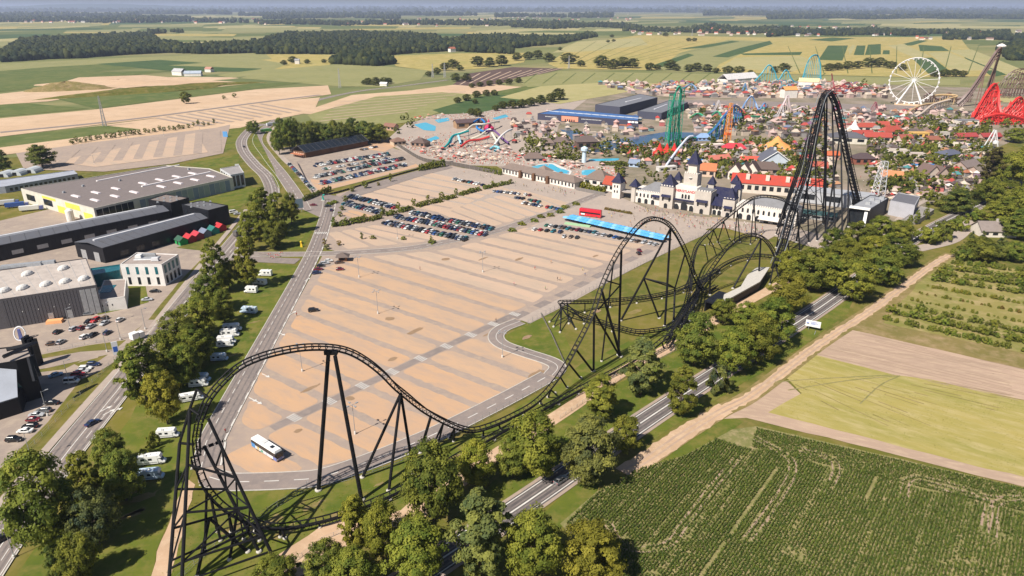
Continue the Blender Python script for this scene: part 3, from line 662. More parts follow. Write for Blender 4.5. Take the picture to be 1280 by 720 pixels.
near_r = [(444, 617, 692, 36, 'yellow', 'tall'), (477, 624, 708, 48, 'yellow'), (519, 652, 736, 76, 'olive'), (442, 690, 752, 62, 'olive'), (408, 676, 738, 50, 'mid'), (345, 700, 748, 56, 'olive'),
          (541, 551, 662, 72, 'mid'), (595, 552, 616, 50, 'yellow'), (600, 612, 728, 72, 'grey', 'tall'), (668, 518, 604, 72, 'olive'), (640, 546, 604, 44, 'mid'), (736, 521, 614, 72, 'grey'), (782, 521, 572, 40, 'olive'),
          (751, 467, 532, 44, 'olive', 'tall'), (852, 455, 526, 40, 'olive', 'tall'), (668, 637, 732, 68, 'olive'), (741, 655, 734, 74, 'yellow'), (802, 420, 502, 52, 'grey', 'tall')]
tree_row(near_r, 'in the near roadside row', 'trees along the main road, near end')
mid_r = [(870, 391, 466, 56, 'mid'), (917, 408, 474, 54, 'olive'), (948, 392, 462, 50, 'olive'), (968, 372, 438, 52, 'olive'), (905, 372, 410, 34, 'olive'), (985, 340, 400, 48, 'yellow'), (1015, 310, 372, 58, 'olive'), (992, 312, 358, 44, 'yellow'),
         (1034, 318, 368, 46, 'mid'), (1068, 322, 384, 56, 'olive'), (1105, 308, 364, 50, 'mid'), (1072, 277, 322, 44, 'olive'), (1100, 270, 310, 38, 'olive'), (1124, 275, 308, 36, 'olive'), (1124, 298, 340, 46, 'mid'), (1055, 300, 346, 46, 'olive'), (1088, 295, 335, 40, 'yellow'), (935, 378, 420, 40, 'olive'), (1040, 285, 330, 34, 'mid')]
tree_row(mid_r, 'in the dense grove beside the road', 'trees of the grove between road and coaster')
crown_tree(899, 457, 496, 34, 'bush', 'blue', label='round bluish bush standing alone between road and dirt track', cat='shrub')
far_r = [(1197, 237, 274, 44, 'dark'), (1162, 284, 310, 36, 'olive', 'bush'), (1180, 276, 304, 32, 'mid', 'bush'), (1198, 270, 292, 24, 'olive', 'bush'), (1221, 261, 280, 24, 'olive', 'bush'), (1146, 262, 282, 8, 'olive', 'tall'), (1158, 256, 276, 7, 'olive', 'tall'), (1137, 268, 288, 8, 'olive', 'tall'),
         (1240, 182, 232, 28, 'purple', 'tall'), (1262, 190, 235, 40, 'olive'), (1285, 180, 240, 46, 'yellow'), (1236, 222, 262, 34, 'mid'), (1256, 225, 270, 40, 'olive'), (1282, 230, 285, 44, 'olive'), (1250, 250, 292, 44, 'olive'), (1275, 262, 306, 44, 'mid'), (1268, 160, 182, 24, 'lime'), (1225, 228, 256, 24, 'dark')]
tree_row(far_r, 'beside the bend of the road near the cottage', 'trees around the cottage')
tree_row([(1213, 288, 314, 17, 'blue', 'cone'), (1227, 286, 316, 19, 'blue', 'cone'), (1252, 290, 316, 17, 'blue', 'cone')], 'in front of the cottage', 'spruces by the cottage')
tree_row([(1226, 297, 332, 44, 'mid'), (1250, 304, 330, 36, 'dark', 'bush'), (1268, 302, 332, 34, 'mid'), (1205, 308, 330, 28, 'mid', 'bush')], 'below the cottage garden', 'garden trees below the cottage')
left_r = [(178, 423, 512, 54, 'olive', 'tall'), (210, 415, 482, 50, 'olive'), (205, 463, 538, 46, 'yellow'), (247, 410, 466, 42, 'olive'), (222, 388, 446, 46, 'mid'), (250, 370, 430, 46, 'olive'), (279, 362, 410, 32, 'olive'), (258, 343, 398, 40, 'mid'), (270, 295, 372, 34, 'olive', 'tall'),
          (308, 295, 366, 32, 'yellow', 'tall'), (232, 430, 488, 42, 'mid'), (240, 405, 455, 36, 'olive'), (328, 232, 296, 34, 'olive', 'tall'), (348, 238, 300, 30, 'mid', 'tall'), (322, 254, 306, 36, 'olive'), (342, 276, 316, 30, 'mid'), (363, 240, 284, 24, 'olive'), (310, 262, 318, 24, 'olive', 'tall'), (285, 322, 366, 26, 'mid')]
tree_row(left_r, 'in the row between road and motorhomes', 'trees between the left road and the motorhomes')
low_l = [(50, 566, 700, 86, 'mid'), (138, 537, 594, 42, 'mid'), (153, 566, 634, 54, 'mid'), (108, 562, 640, 38, 'olive', 'tall'), (118, 610, 690, 58, 'blue'), (98, 668, 732, 46, 'olive'), (70, 680, 735, 20, 'dark', 'tall'), (191, 540, 562, 17, 'olive', 'bush'), (180, 562, 580, 18, 'olive', 'bush')]
tree_row(low_l, 'in the group at the lower left corner', 'trees at the lower left corner')
solar = [(352 + i * 9.4, 150 + (i * 37 % 7) - (3 if i < 4 else 0), 190 - i * .9 + (i * 13 % 5), 20 + (i * 29 % 7), ('dark', 'mid', 'dark')[i % 3]) for i in range(14)] + [(348, 158, 196, 18, 'mid'), (366, 146, 180, 18, 'dark'), (440, 147, 176, 20, 'dark')]
tree_row(solar, 'behind the solar-roofed barn', 'trees behind the solar barn')
tree_row([(51, 180, 215, 34, 'dark'), (2, 187, 219, 22, 'dark')], 'beside the low grey building', 'old trees at the left edge')
tree_row([(232, 114, 132, 13, 'mid'), (280, 119, 125, 5, 'grey', 'small'), (293, 116, 123, 6, 'grey', 'small'), (318, 150, 170, 14, 'dark'), (312, 152, 168, 10, 'dark')], 'on the sandy ground by the access road', 'lone trees on the sandy ground')
# far trees one can tell apart
far_list = []
for x, y, w in [(711, 83, 20), (726, 85, 12), (752, 88, 22), (766, 89, 18), (779, 88, 20), (791, 88, 18), (812, 90, 14), (822, 89, 10), (838, 90, 18), (846, 90, 10), (861, 92, 14), (871, 91, 15), (884, 92, 14), (895, 93, 10), (910, 94, 14), (924, 95, 15), (938, 96, 10), (980, 92, 16), (968, 93, 12),
                (1036, 91, 14), (1047, 90, 14), (1060, 89, 15), (1072, 88, 14), (1086, 87, 18), (1100, 87, 18), (1114, 88, 14), (1128, 90, 12), (1180, 98, 14), (1192, 98, 14), (1203, 98, 12), (1168, 98, 12), (832, 47, 8), (765, 48, 6), (861, 53, 7), (868, 53, 7), (760, 54, 5), (767, 53, 5)]: far_list.append((x, y - w * .85, y, w, 'far'))
tree_row(far_list, 'in the hedgerow beyond the park fields', 'hedgerow trees beyond the park')
fl = []
for x, y, w in [(460, 108, 12), (470, 109, 14), (480, 108, 13), (486, 106, 10), (455, 107, 8), (536, 97, 9), (546, 95, 12), (556, 90, 13), (566, 88, 16), (575, 90, 10), (597, 86, 18), (612, 86, 16), (627, 85, 18), (570, 104, 14), (583, 104, 14), (594, 131, 8), (572, 130, 10), (583, 128, 12), (596, 124, 12), (608, 122, 11), (618, 121, 10), (590, 111, 8), (600, 110, 9), (612, 109, 10), (624, 108, 10), (636, 107, 10), (648, 105, 10), (355, 83, 9), (366, 81, 12), (384, 81, 8), (405, 80, 7),
                (646, 78, 14), (660, 77, 14), (672, 76, 15), (686, 80, 16), (700, 64, 6), (628, 138, 13), (640, 138, 15), (652, 137, 15), (664, 135, 15), (676, 133, 16), (688, 130, 15), (698, 128, 20), (620, 140, 10), (589, 146, 12), (597, 148, 14)]: fl.append((x, y - w * .9, y, w, 'far'))
tree_row(fl, 'among the fields left of the park', 'field trees left of the park')

# ---- forests and woods far off: one mass each
def blob_template(seed):
    me = bmesh.new(); bmesh.ops.create_icosphere(me, subdivisions=2, radius=1); r = random.Random(seed)
    v = np.array([x.co[:] for x in me.verts]); f = np.array([[x.index for x in q.verts] for q in me.faces]); me.free()
    rr = np.array([1 + .25 * math.sin(5 * a[0] + seed) * math.sin(6 * a[1] + 2 * seed) + r.uniform(-.16, .16) for a in v]); return v * rr[:, None], f
BT = [blob_template(i) for i in range(4)]
def forest(name, px, rows, dens=1.0, hm=14, seed=1, label=None, gap=.0):
    """px: outline in photo pixels; trees stand in rows so that the canopy closes"""
    R = random.Random(seed); ys = [p[1] for p in px]; V = []; Fc = []; T = []; n = 0; y = min(ys)
    P2 = px
    def inside(x, y):
        c = False
        for i in range(len(P2)):
            a, b = P2[i - 1], P2[i]
            if (a[1] > y) != (b[1] > y) and x < (b[0] - a[0]) * (y - a[1]) / (b[1] - a[1]) + a[0]: c = not c
        return c
    while y <= max(ys):
        d = ppm(y); s = max(hm * .48, 1.5 / d); x = min(p[0] for p in px); fore = 120 / math.hypot(g(640, y).y, 120)
        while x < max(p[0] for p in px):
            if inside(x, y) and R.random() > gap:
                q = g(x + R.uniform(-.5, .5), y); bv, bf = BT[R.randrange(4)]; a = R.uniform(0, 6.28); k = s * R.uniform(.7, 1.35); h = k * R.uniform(.9, 1.5); ca, sa = math.cos(a) * k, math.sin(a) * k
                V.append(np.stack([bv[:, 0] * ca - bv[:, 1] * sa + q.x, bv[:, 0] * sa + bv[:, 1] * ca + q.y, bv[:, 2] * h + h * .75], 1)); Fc.append(bf + n); n += len(bv); T += [min(1, max(0, R.gauss(.12, .14)))] * len(bf)
            x += s * d * 1.25 / dens
        y += max(.32, s * 1.3 * d * fore * 1.5)
    if not V: return
    me = bpy.data.meshes.new(name); V = np.concatenate(V).astype(np.float32); Fc = np.concatenate(Fc).astype(np.int32); m = len(Fc)
    me.vertices.add(len(V)); me.vertices.foreach_set('co', V.ravel()); me.loops.add(m * 3); me.loops.foreach_set('vertex_index', Fc.ravel()); me.polygons.add(m)
    me.polygons.foreach_set('loop_start', np.arange(0, m * 3, 3, dtype=np.int32)); me.polygons.foreach_set('loop_total', np.full(m, 3, dtype=np.int32))
    at = me.attributes.new('tint', 'FLOAT', 'FACE'); at.data.foreach_set('value', np.array(T, dtype=np.float32)); me.materials.append(MATS['leaf']); me.update(calc_edges=True)
    link(name, me, None, GREENS['far'], kind='stuff')
forest('woodland', [(5, 68), (30, 52), (110, 47), (190, 44), (200, 55), (232, 60), (215, 66), (150, 69), (100, 73), (60, 74), (5, 78)], 8, seed=1)
forest('woodland', [(205, 66), (235, 60), (300, 56), (335, 54), (330, 66), (260, 68)], 8, seed=2, gap=.4)
forest('woodland', [(322, 54), (358, 44), (440, 42), (545, 46), (552, 53), (480, 54), (360, 56)], 8, seed=3); forest('woodland', [(320, 57), (360, 56), (480, 54), (552, 53), (640, 55), (640, 68), (560, 64), (470, 70), (415, 68), (320, 68)], 8, seed=33, gap=.45)
forest('woodland', [(412, 78), (450, 68), (482, 73), (492, 80), (470, 83), (415, 80)], 8, seed=4)
forest('woodland', [(545, 55), (600, 46), (700, 49), (740, 43), (746, 46), (700, 55), (650, 60), (600, 64)], 8, seed=5, gap=.35)
forest('woodland', [(1245, 62), (1270, 55), (1290, 56), (1290, 76), (1262, 76)], 8, seed=6)
forest('woodland', [(185, 41), (208, 40), (206, 42), (186, 43)], 8, seed=7); forest('woodland', [(212, 40), (228, 39.5), (228, 41.5)], 8, seed=8)
bandseed = 20
for y0, y1, x0, x1, gp in [(10.6, 12.0, -60, 1340, .1), (12.2, 13.6, -60, 1340, .25), (14, 15.5, -60, 560, .15), (14, 16, 560, 1340, .3), (16.5, 19, 160, 330, .2), (17, 22, -60, 180, .25), (18, 21, 300, 640, .3), (16, 20, 880, 1340, .12), (20, 25, 960, 1340, .12), (20.5, 24.5, 330, 520, .45), (22, 26, -60, 240, .35), (25, 29, -60, 330, .6),
                      (26, 33, 320, 760, .55), (18, 24, 620, 790, .4), (28, 38, 640, 820, .5), (32, 46, 780, 1110, .55), (38, 47, 960, 1300, .5), (44, 52, 1180, 1300, .45)]:
    bandseed += 1; R = random.Random(bandseed); x = x0; pts_t = []; pts_b = []
    while x <= x1: pts_t.append((x, y0 + R.uniform(0, .5) * (y1 - y0))); pts_b.append((x, y1 - R.uniform(0, .5) * (y1 - y0))); x += R.uniform(20, 60)
    forest('far_wood', pts_t + pts_b[::-1], 3, dens=.8, hm=14, seed=bandseed, gap=gp)
# ================================================================ ROLLER COASTER (black)
rc = thing('roller_coaster', 'huge black steel roller coaster with a tall lift hill looping round the car park', 'roller coaster', g(760, 430))
O = rc.location.copy()
def R3(p): return Vector(p) - O
def track_part(pts, name='track', gauge=.85, step=1.25, spine=True, n=8, up=None, lean=None):
    c = smooth_line(pts, n); c = [Vector(p) for p in resample3(c, .9)]
    mb = MB(); Lr, Rr, Sp = [], [], []
    for i, p in enumerate(c):
        d = (c[min(i + 1, len(c) - 1)] - c[max(i - 1, 0)]).normalized()
        hd = Vector((d.x, d.y, 0)); hd = hd.normalized() if hd.length > .15 else Vector((1, 0, 0)) if i == 0 else hd0
        hd0 = hd; side = Vector((-hd.y, hd.x, 0))
        if lean:
            a = lean(i / (len(c) - 1)); nn = d.cross(side) * -1; nn = nn if nn.z > 0 or abs(nn.z) < .2 else -nn; side = (side * math.cos(a) + nn * math.sin(a)).normalized()
        dn = d.cross(side); dn = dn if dn.dot(Vector((0, 0, 1))) < 0 else -dn
        if lean and abs(dn.z) < .1: dn = -d.cross(side)
        Lr.append(p + side * gauge); Rr.append(p - side * gauge); Sp.append(p + dn * 1.25)
    mb.path([R3(p) for p in Lr], .2, 5); mb.path([R3(p) for p in Rr], .2, 5)
    if spine: mb.path([R3(p) for p in Sp], .27, 5)
    for i in range(0, len(c), 2):
        mb.tube(R3(Lr[i]), R3(Rr[i]), .09, 4)
        if spine: mb.tube(R3(Sp[i]), R3(Lr[i]), .1, 4); mb.tube(R3(Sp[i]), R3(Rr[i]), .1, 4)
    return mb.build(name, 'black_steel', rc), c
def resample3(pts, step):
    out = [Vector(pts[0])]; acc = 0
    for i in range(len(pts) - 1):
        a, b = Vector(pts[i]), Vector(pts[i + 1]); L = (b - a).length
        if L < 1e-6: continue
        t = step - acc
        while t <= L: out.append(a + (b - a) * (t / L)); t += step
        acc = (acc + L) % step
    return out
FOOT = None
def leg(a, b, r=.5, foot=True, name='support_column'):
    """a: top, b: ground point"""
    global FOOT
    mb = MB().tube(R3(b), R3(a), r, 8, r * .9); o = mb.build(name, 'black_steel', rc)
    if foot:
        if FOOT is None: FOOT = MB().lathe([(1.25, 0), (1.25, .45), (.9, .7), (.9, .75)], 10).mesh('footing', ['concrete'])
        f = link('footing', FOOT, o); f.location = R3((b[0], b[1], 0)); f.scale = (max(.4, r * 1.35),) * 2 + (.8,)
    return o
def brace(a, b, r=.22): return MB().tube(R3(a), R3(b), r, 6).build('brace', 'black_steel', rc)
def near_pt(c, px, py): return min(c, key=lambda p: (proj(p)[0] - px) ** 2 + (proj(p)[1] - py) ** 2)
DN = Vector((0, 0, -1.5))
def post(c, px, py, bases, r=.42):
    p = near_pt(c, px, py) + DN
    for b in bases: leg(p, g(*b), r)
    return p
# --- big hill from the tunnel to the near hill, all in one plane
HA, HB = g(742, 464), g(773, 443)
tunnel = on_plane(893, 378, HA, HB); tunnel.z = 1.5
hill = [tunnel] + [on_plane(px, py, HA, HB) for px, py in [(880, 362), (869, 345), (857, 313), (845, 290), (834, 277), (820, 271.5), (806, 275), (793, 287), (777, 308), (764, 331), (752, 358), (743, 385), (733, 408), (721, 431), (708, 455)]]
tailp = [(690, 481, 6.5), (668, 503, 5.2), (640, 519, 4.6), (612, 531, 4.2), (590, 536, 4.4), (568, 530, 7.5), (539, 515, 14), (518, 500, 20.5), (498, 483, 28), (478, 463, 34), (455, 446, 38.8), (434, 436, 41.8), (412, 432, 43.8), (382, 432, 45.6), (350, 437, 46.2), (322, 445, 45.6), (297, 457, 44), (273, 479, 41), (256, 502, 37.5), (246, 528, 33), (243, 553, 27.5), (248, 583, 21), (261, 612, 14.8), (285, 636, 9.4), (318, 652, 5.4), (350, 657, 3.6), (390, 651, 2.8), (430, 640, 2.4), (480, 620, 2.2), (520, 600, 2.2), (560, 576, 2.2), (600, 553, 2.2), (650, 525, 2.2), (700, 498, 2.2), (740, 477, 2.2), (780, 456, 2.4), (812, 435, 4)]
def bank(t):
    return 0
tr1, c1 = track_part(hill, 'hill_track')
tr2, c2 = track_part([hill[-2], hill[-1]] + [g(*p) for p in tailp[:20]], 'hill_track')
tr3, c3 = track_part([g(*p) for p in tailp[19:]], 'return_track')
c = c1 + c2 + c3
# big A-frames under the large hill
p = post(c1, 777, 308, [(773, 444)], .44); leg(p + Vector((-3, -3, -3)), g(752, 452), .3)
ap = near_pt(c1, 838, 281) + DN
leg(ap, g(831, 408), .46); q2 = leg(ap, g(776, 401), .44)
f1 = ap.lerp(g(776, 401), .52); f2 = ap.lerp(g(831, 408), .55); leg(f1, g(824, 398), .42); side_p = near_pt(c1, 856, 312) + Vector((-2, 3, -18)); brace(f1, side_p, .3); brace(f1, f2, .3); brace(f2, side_p, .3); leg(side_p, g(842, 402), .42)
leg(side_p, near_pt(c1, 856, 312) + DN, .35, False)
p = post(c1, 743, 387, [(742, 464), (775, 446)], .4)
leg(near_pt(c1, 752, 358) + DN, g(776, 446), .5)
b1 = near_pt(c1, 752, 368) + Vector((0, 0, -6)); brace(b1, g(773, 443).lerp(near_pt(c1, 777, 308), .66), .28); brace(near_pt(c1, 758, 345) + DN, g(773, 443).lerp(near_pt(c1, 777, 308), .66), .28)
post(c1, 720, 432, [(741, 464)], .42); post(c1, 711, 450, [(726, 473)], .38)
for px, py, bs in [(699, 467, [(709, 485)]), (688, 482, [(685, 497), (694, 492)]), (676, 494, [(676, 505)]), (655, 511, [(655, 520)]), (625, 527, [(626, 537)]), (604, 534, [(604, 546)]), (567, 530, [(562, 548), (567, 552)]), (553, 524, [(543, 553), (548, 553)])]: post(c2, px, py, bs, .3)
post(c2, 538, 516, [(525, 566)], .45)
p = post(c2, 500, 485, [(453, 597), (486, 614), (517, 592)], .42)
p = near_pt(c2, 412, 432) + Vector((0, 0, -1.8)); leg(p + Vector((-.6, 0, 0)), g(398, 613), .56); leg(p + Vector((.9, 0, -1)), g(452, 625), .56); MB().box(-1.6, 1.6, -.6, .6, -.5, .5).build('support_head', 'black_steel', rc).location = R3(p)
# low ground supports for the return track
for t in resample3(c3, 9.5)[3:]:
    b = Vector((t.x, t.y, 0)); leg(t + Vector((0, 0, -1.2)), b, .22)
# --- lattice tower of the turnaround, two rows of legs
def frame(a, b): return [a.lerp(b, k) for k in (.0, .25, .5, .75, 1)]
tt = [near_pt(c2, 262, 492), near_pt(c2, 246, 530), near_pt(c3, 244, 560), near_pt(c3, 262, 612)]
tA, tB = near_pt(c2 + c3, 248, 520), near_pt(c2 + c3, 243, 556)
outer_top = [tA + Vector((-2.6, 1.4, .8)), tB + Vector((-3.0, -.6, .8))]
outer_b = [g(226, 752), g(209, 752)]
for a, b in zip(outer_top, outer_b): leg(a, b, .44)
brace(outer_top[0], tA, .3); brace(outer_top[1], tB, .3); tC = near_pt(c2, 258, 498); brace(tC + Vector((-2.4, .6, 1.6)), tC, .3); brace(tC + Vector((-2.4, .6, 1.6)), outer_top[0], .35); brace(outer_top[0], outer_top[1], .3)
fa = [outer_top[0].lerp(outer_b[0], k) for k in (.3, .55, .8)]; fb = [outer_top[1].lerp(outer_b[1], k) for k in (.3, .55, .8)]
for i in range(3):
    brace(fa[i], fb[i]); 
    if i: brace(fa[i - 1], fb[i], .2)
inner_top = [tA + Vector((1.6, .4, -1.2)), tB + Vector((1.8, .6, -.8))]
inner_b = [g(346, 706), g(324, 690)]
for a, b in zip(inner_top, inner_b): leg(a, b, .42)
ga = [inner_top[0].lerp(inner_b[0], k) for k in (.2, .4, .6, .8)]; gb = [inner_top[1].lerp(inner_b[1], k) for k in (.2, .4, .6, .8)]
for i in range(4):
    brace(ga[i], gb[i])
    if i: brace(ga[i - 1], gb[i], .2); brace(gb[i - 1], ga[i], .2)
for i in range(3):
    brace(fa[i], ga[min(3, i + 1)], .28); brace(fb[i], gb[min(3, i + 1)], .28)
    if i: brace(fa[i], gb[i], .22)
m1 = fb[1].lerp(gb[2], .55); leg(m1, g(246, 722), .4); leg(m1, g(310, 690), .4); m2 = fb[0].lerp(gb[1], .6); leg(m2, g(256, 690), .35)
leg(gb[2], g(287, 700), .35); brace(g(216, 700, 8), g(316, 655, 7), .25); brace(g(222, 730, 3), g(335, 690, 3), .22)
for px, py in [(262, 612), (285, 636), (318, 652), (350, 657)]:
    q = near_pt(c3, px, py); leg(q + Vector((0, 0, -1.3)), (q.x + .6, q.y - .6, 0), .33); leg(q + Vector((0, 0, -1.3)), (q.x - 1.6, q.y + 2.6, 0), .28)
# --- second arch, from the ground bunch to the foot of the tower
BA, BB = g(887, 368), g(950, 350)
arch = [g(812, 437, 3.5), g(828, 424, 5), g(842, 408, 8)] + [on_plane(px, py, BA, BB) for px, py in [(866, 372), (880, 350), (896, 326), (912, 306), (928, 295), (942, 292), (955, 297), (965, 309), (972, 325)]]
tr4, c4 = track_part(arch, 'arch_track')
end4 = c4[-1]; tr5, c5 = track_part([c4[-6], end4, end4 + Vector((3, 3.5, -8)), end4 + Vector((8, 9, -13)), Vector((end4.x + 16, end4.y + 16, 2))], 'arch_track')
post(c4, 888, 336, [(887, 369)], .45); p = post(c4, 951, 296, [(948, 351), (916, 361)], .42)
for px, py, bs in [(866, 372, [(866, 395)]), (856, 388, [(852, 406), (862, 402)]), (843, 408, [(846, 424)]), (828, 424, [(830, 436)]), (970, 318, [(974, 352), (962, 356)])]: post(c4, px, py, bs, .33)
# --- rising track up to the tower (left of the arch)
rise = [g(832, 425, 2.5), g(846, 407, 4), g(856, 385, 6), g(862, 360, 8), g(864, 338, 9), g(867, 320, 11), g(872, 306, 13), g(884, 292, 15), g(899, 279, 17), g(915, 266, 19.5), g(930, 254, 22), g(942, 246.5, 24), g(956, 244, 25), g(972, 246, 25.5), g(984, 251, 26), g(996, 262, 25)]
tr6, c6 = track_part(rise, 'rising_track')
for px, py, bs in [(864, 338, [(864, 366), (855, 362)]), (867, 320, [(868, 345)]), (875, 303, [(881, 307)]), (884, 292, [(891, 306)]), (893, 284, [(899, 305), (886, 306)]), (905, 274, [(912, 299), (897, 303)]), (922, 260, [(918, 303), (925, 303)]), (944, 246, [(938, 306), (945, 300)]), (982, 250, [(970, 310), (978, 306)]), (857, 383, [(850, 402)]), (846, 407, [(846, 420)])]: post(c6, px, py, bs, .3)
for a, b in [((925, 303, 9), (945, 300, 4)), ((918, 303, 3), (938, 306, 10)), ((897, 303, 5), (912, 299, 2))]: brace(g(*a), g(*b), .15)
# --- low loop on the grass
low = [g(965, 319, 2.5), g(945, 318, 3), g(925, 321, 3), g(905, 330, 3), g(890, 342, 3), g(878, 356, 3.4), g(866, 374, 4), g(852, 394, 4.5), g(838, 407, 4.5), g(815, 412, 3.6), g(795, 413, 3), g(770, 407, 3), g(748, 400, 3), g(728, 393, 4), g(714, 386, 6.5), g(703, 381, 7.5), g(700, 377, 8), g(707, 376, 7.5), g(725, 376, 6), g(750, 375, 4.2), g(780, 373, 3.2), g(815, 369, 2.6), g(845, 362, 2.6), g(868, 352, 3), g(900, 336, 2.6)]
tr7, c7 = track_part(low, 'low_track', n=6)
for t in resample3(c7, 13)[1:-1]:
    b = Vector((t.x + rnd.uniform(-.3, .3), t.y - .5, 0)); leg(t + Vector((0, 0, -1.2)), b, .24)
for px, py, bs in [(703, 380, [(687, 403), (692, 409), (700, 416), (720, 412), (712, 398)]), (708, 377, [(711, 405), (730, 401)])]: post(c7, px, py, bs, .26)
bunch = [g(836, 432, 3), g(846, 415, 4.5), g(856, 398, 5.5), g(866, 380, 6.5), g(872, 364, 6), g(876, 348, 5)]
tr8, c8 = track_part(bunch, 'braided_track'); 
for t in resample3(c8, 7)[1:]: leg(t + Vector((0, 0, -1.2)), (t.x, t.y, 0), .25)
# --- lift hill and first drop
Lb, Lt = g(968, 330, 3), g(1035, 112.5, 77.5)
lift = [Lb] + [on_plane(px, py, (Lb.x, Lb.y), (Lt.x, Lt.y)) for px, py in [(978, 308), (992, 259), (1008, 209), (1016, 168), (1022, 140), (1028, 121)]] + [Lt]
Db = g(1081, 268, 0); DBp = (Db.x, Db.y)
drop = [Lt] + [on_plane(px, py, (Lt.x, Lt.y), DBp) for px, py in [(1039.5, 115), (1044, 122), (1049, 135), (1056, 167), (1065, 211), (1072, 240), (1078, 262)]]
tr9, c9 = track_part(lift, 'lift_track', gauge=1.0); tr10, c10 = track_part(drop, 'drop_track', gauge=1.7)
mb = MB()          # catwalk planks beside the lift
d0 = (Vector((Lt.x, Lt.y, 0)) - Vector((Lb.x, Lb.y, 0))).normalized(); s0 = Vector((-d0.y, d0.x, 0))
for s in (-1.9, 1.9): mb.path([R3(p + s0 * s) for p in c9[::3]], .14, 4); mb.path([R3(p + s0 * s + Vector((0, 0, 1.1))) for p in c9[::3]], .06, 4)
mb.build('catwalk', 'galv', rc)
mb = MB()
for s in (-1, 1): mb.path([R3(p + Vector((0, 0, -2.2)) + s0 * s * 1.2) for p in c9[::2]], .3, 5); 
for i in range(0, len(c9) - 6, 4): mb.tube(R3(c9[i] + s0 * 1.2 + Vector((0, 0, -2.2))), R3(c9[i + 4] - s0 * 1.2 + Vector((0, 0, -2.2))), .14, 4); mb.tube(R3(c9[i] + s0), R3(c9[i + 2] + s0 * 1.2 + Vector((0, 0, -2.2))), .12, 4); mb.tube(R3(c9[i] - s0), R3(c9[i + 2] - s0 * 1.2 + Vector((0, 0, -2.2))), .12, 4)
mb.build('lift_truss', 'black_steel', rc)
mb = MB(); dd = (c10[-1] - c10[0]); dh = Vector((dd.x, dd.y, 0)).normalized(); dside = Vector((-dh.y, dh.x, 0)); back = -dh
for s in (-1, 1): mb.path([R3(p + back * 2.4 + dside * s * 1.8) for p in c10[6::2]], .5, 5); mb.path([R3(p + back * .9 + dside * s * .8) for p in c10[4::2]], .42, 5)
for i in range(6, len(c10) - 4, 3): mb.tube(R3(c10[i] + back * 2.4 + dside * 1.8), R3(c10[i + 3] + back * 2.4 - dside * 1.8), .25, 4); mb.tube(R3(c10[i] + dside), R3(c10[i + 2] + back * 2.4 + dside * 1.3), .14, 4); mb.tube(R3(c10[i] - dside), R3(c10[i + 2] + back * 2.4 - dside * 1.3), .14, 4)
mb.build('drop_truss', 'black_steel', rc)
prev = None
for k, f in enumerate((.2, .36, .53, .71, .89)):
    T = c9[int(f * (len(c9) - 1))] + Vector((0, 0, -2.4)); sp_ = 2.2 + T.z * .15; A = Vector((T.x, T.y, 0)) + s0 * sp_; B = Vector((T.x, T.y, 0)) - s0 * sp_
    leg(T + s0 * .9, A, .4); leg(T - s0 * .9, B, .4)
    nl = max(1, int(T.z / 15)); pa, pb = A, B
    for j in range(1, nl + 1):
        a, b = A.lerp(T + s0 * .9, j / (nl + .6)), B.lerp(T - s0 * .9, j / (nl + .6)); brace(a, b, .2); brace(pa, b, .16)
        if prev and j <= len(prev): brace(prev[j - 1][0], a, .16); brace(prev[j - 1][1], b, .16)
        pa, pb = a, b
    if prev: brace(A.lerp(T, .05), prev[-1][0], .2); brace(B.lerp(T, .05), prev[-1][1], .2)
    prev = [(A.lerp(T + s0 * .9, j / (nl + .6)), B.lerp(T - s0 * .9, j / (nl + .6))) for j in range(1, nl + 1)]
for k, (f, base) in enumerate([(.10, [(1044, 304)]), (.34, [(1053, 296), (1030, 306)]), (.62, [(1060, 284)])]):
    T = c10[int(f * (len(c10) - 1))] + back * 2.4
    for bb in base: leg(T, g(*bb), .5)
leg(c9[int(.97 * len(c9)) - 1] + DN, g(995, 303), .5)
for z in (12, 26, 40, 54):
    a = Vector((Lt.x, Lt.y, 0)); w_ = (78 - z) * .16; qs = [a + s0 * w_ - d0 * w_ * .8, a - s0 * w_ - d0 * w_ * .8, a - s0 * w_ * .7 + d0 * w_ * .5, a + s0 * w_ * .7 + d0 * w_ * .5]
    for i in range(4):
        p1, p2 = qs[i].copy(), qs[(i + 1) % 4].copy(); p1.z = p2.z = z; brace(p1, p2, .16)
        w2 = (78 - z - 14) * .16; r2q = [a + s0 * w2 - d0 * w2 * .8, a - s0 * w2 - d0 * w2 * .8, a - s0 * w2 * .7 + d0 * w2 * .5, a + s0 * w2 * .7 + d0 * w2 * .5][(i + 1) % 4].copy(); r2q.z = z + 14; brace(p1, r2q, .14)
for sx, sy in ((1, -.8), (-1, -.8), (-.7, .5), (.7, .5)):
    b = Vector((Lt.x, Lt.y, 0)) + s0 * 12.5 * sx + d0 * 12.5 * abs(sy) * (1 if sy > 0 else -1); leg(Lt + Vector((0, 0, -3)), b, .42)
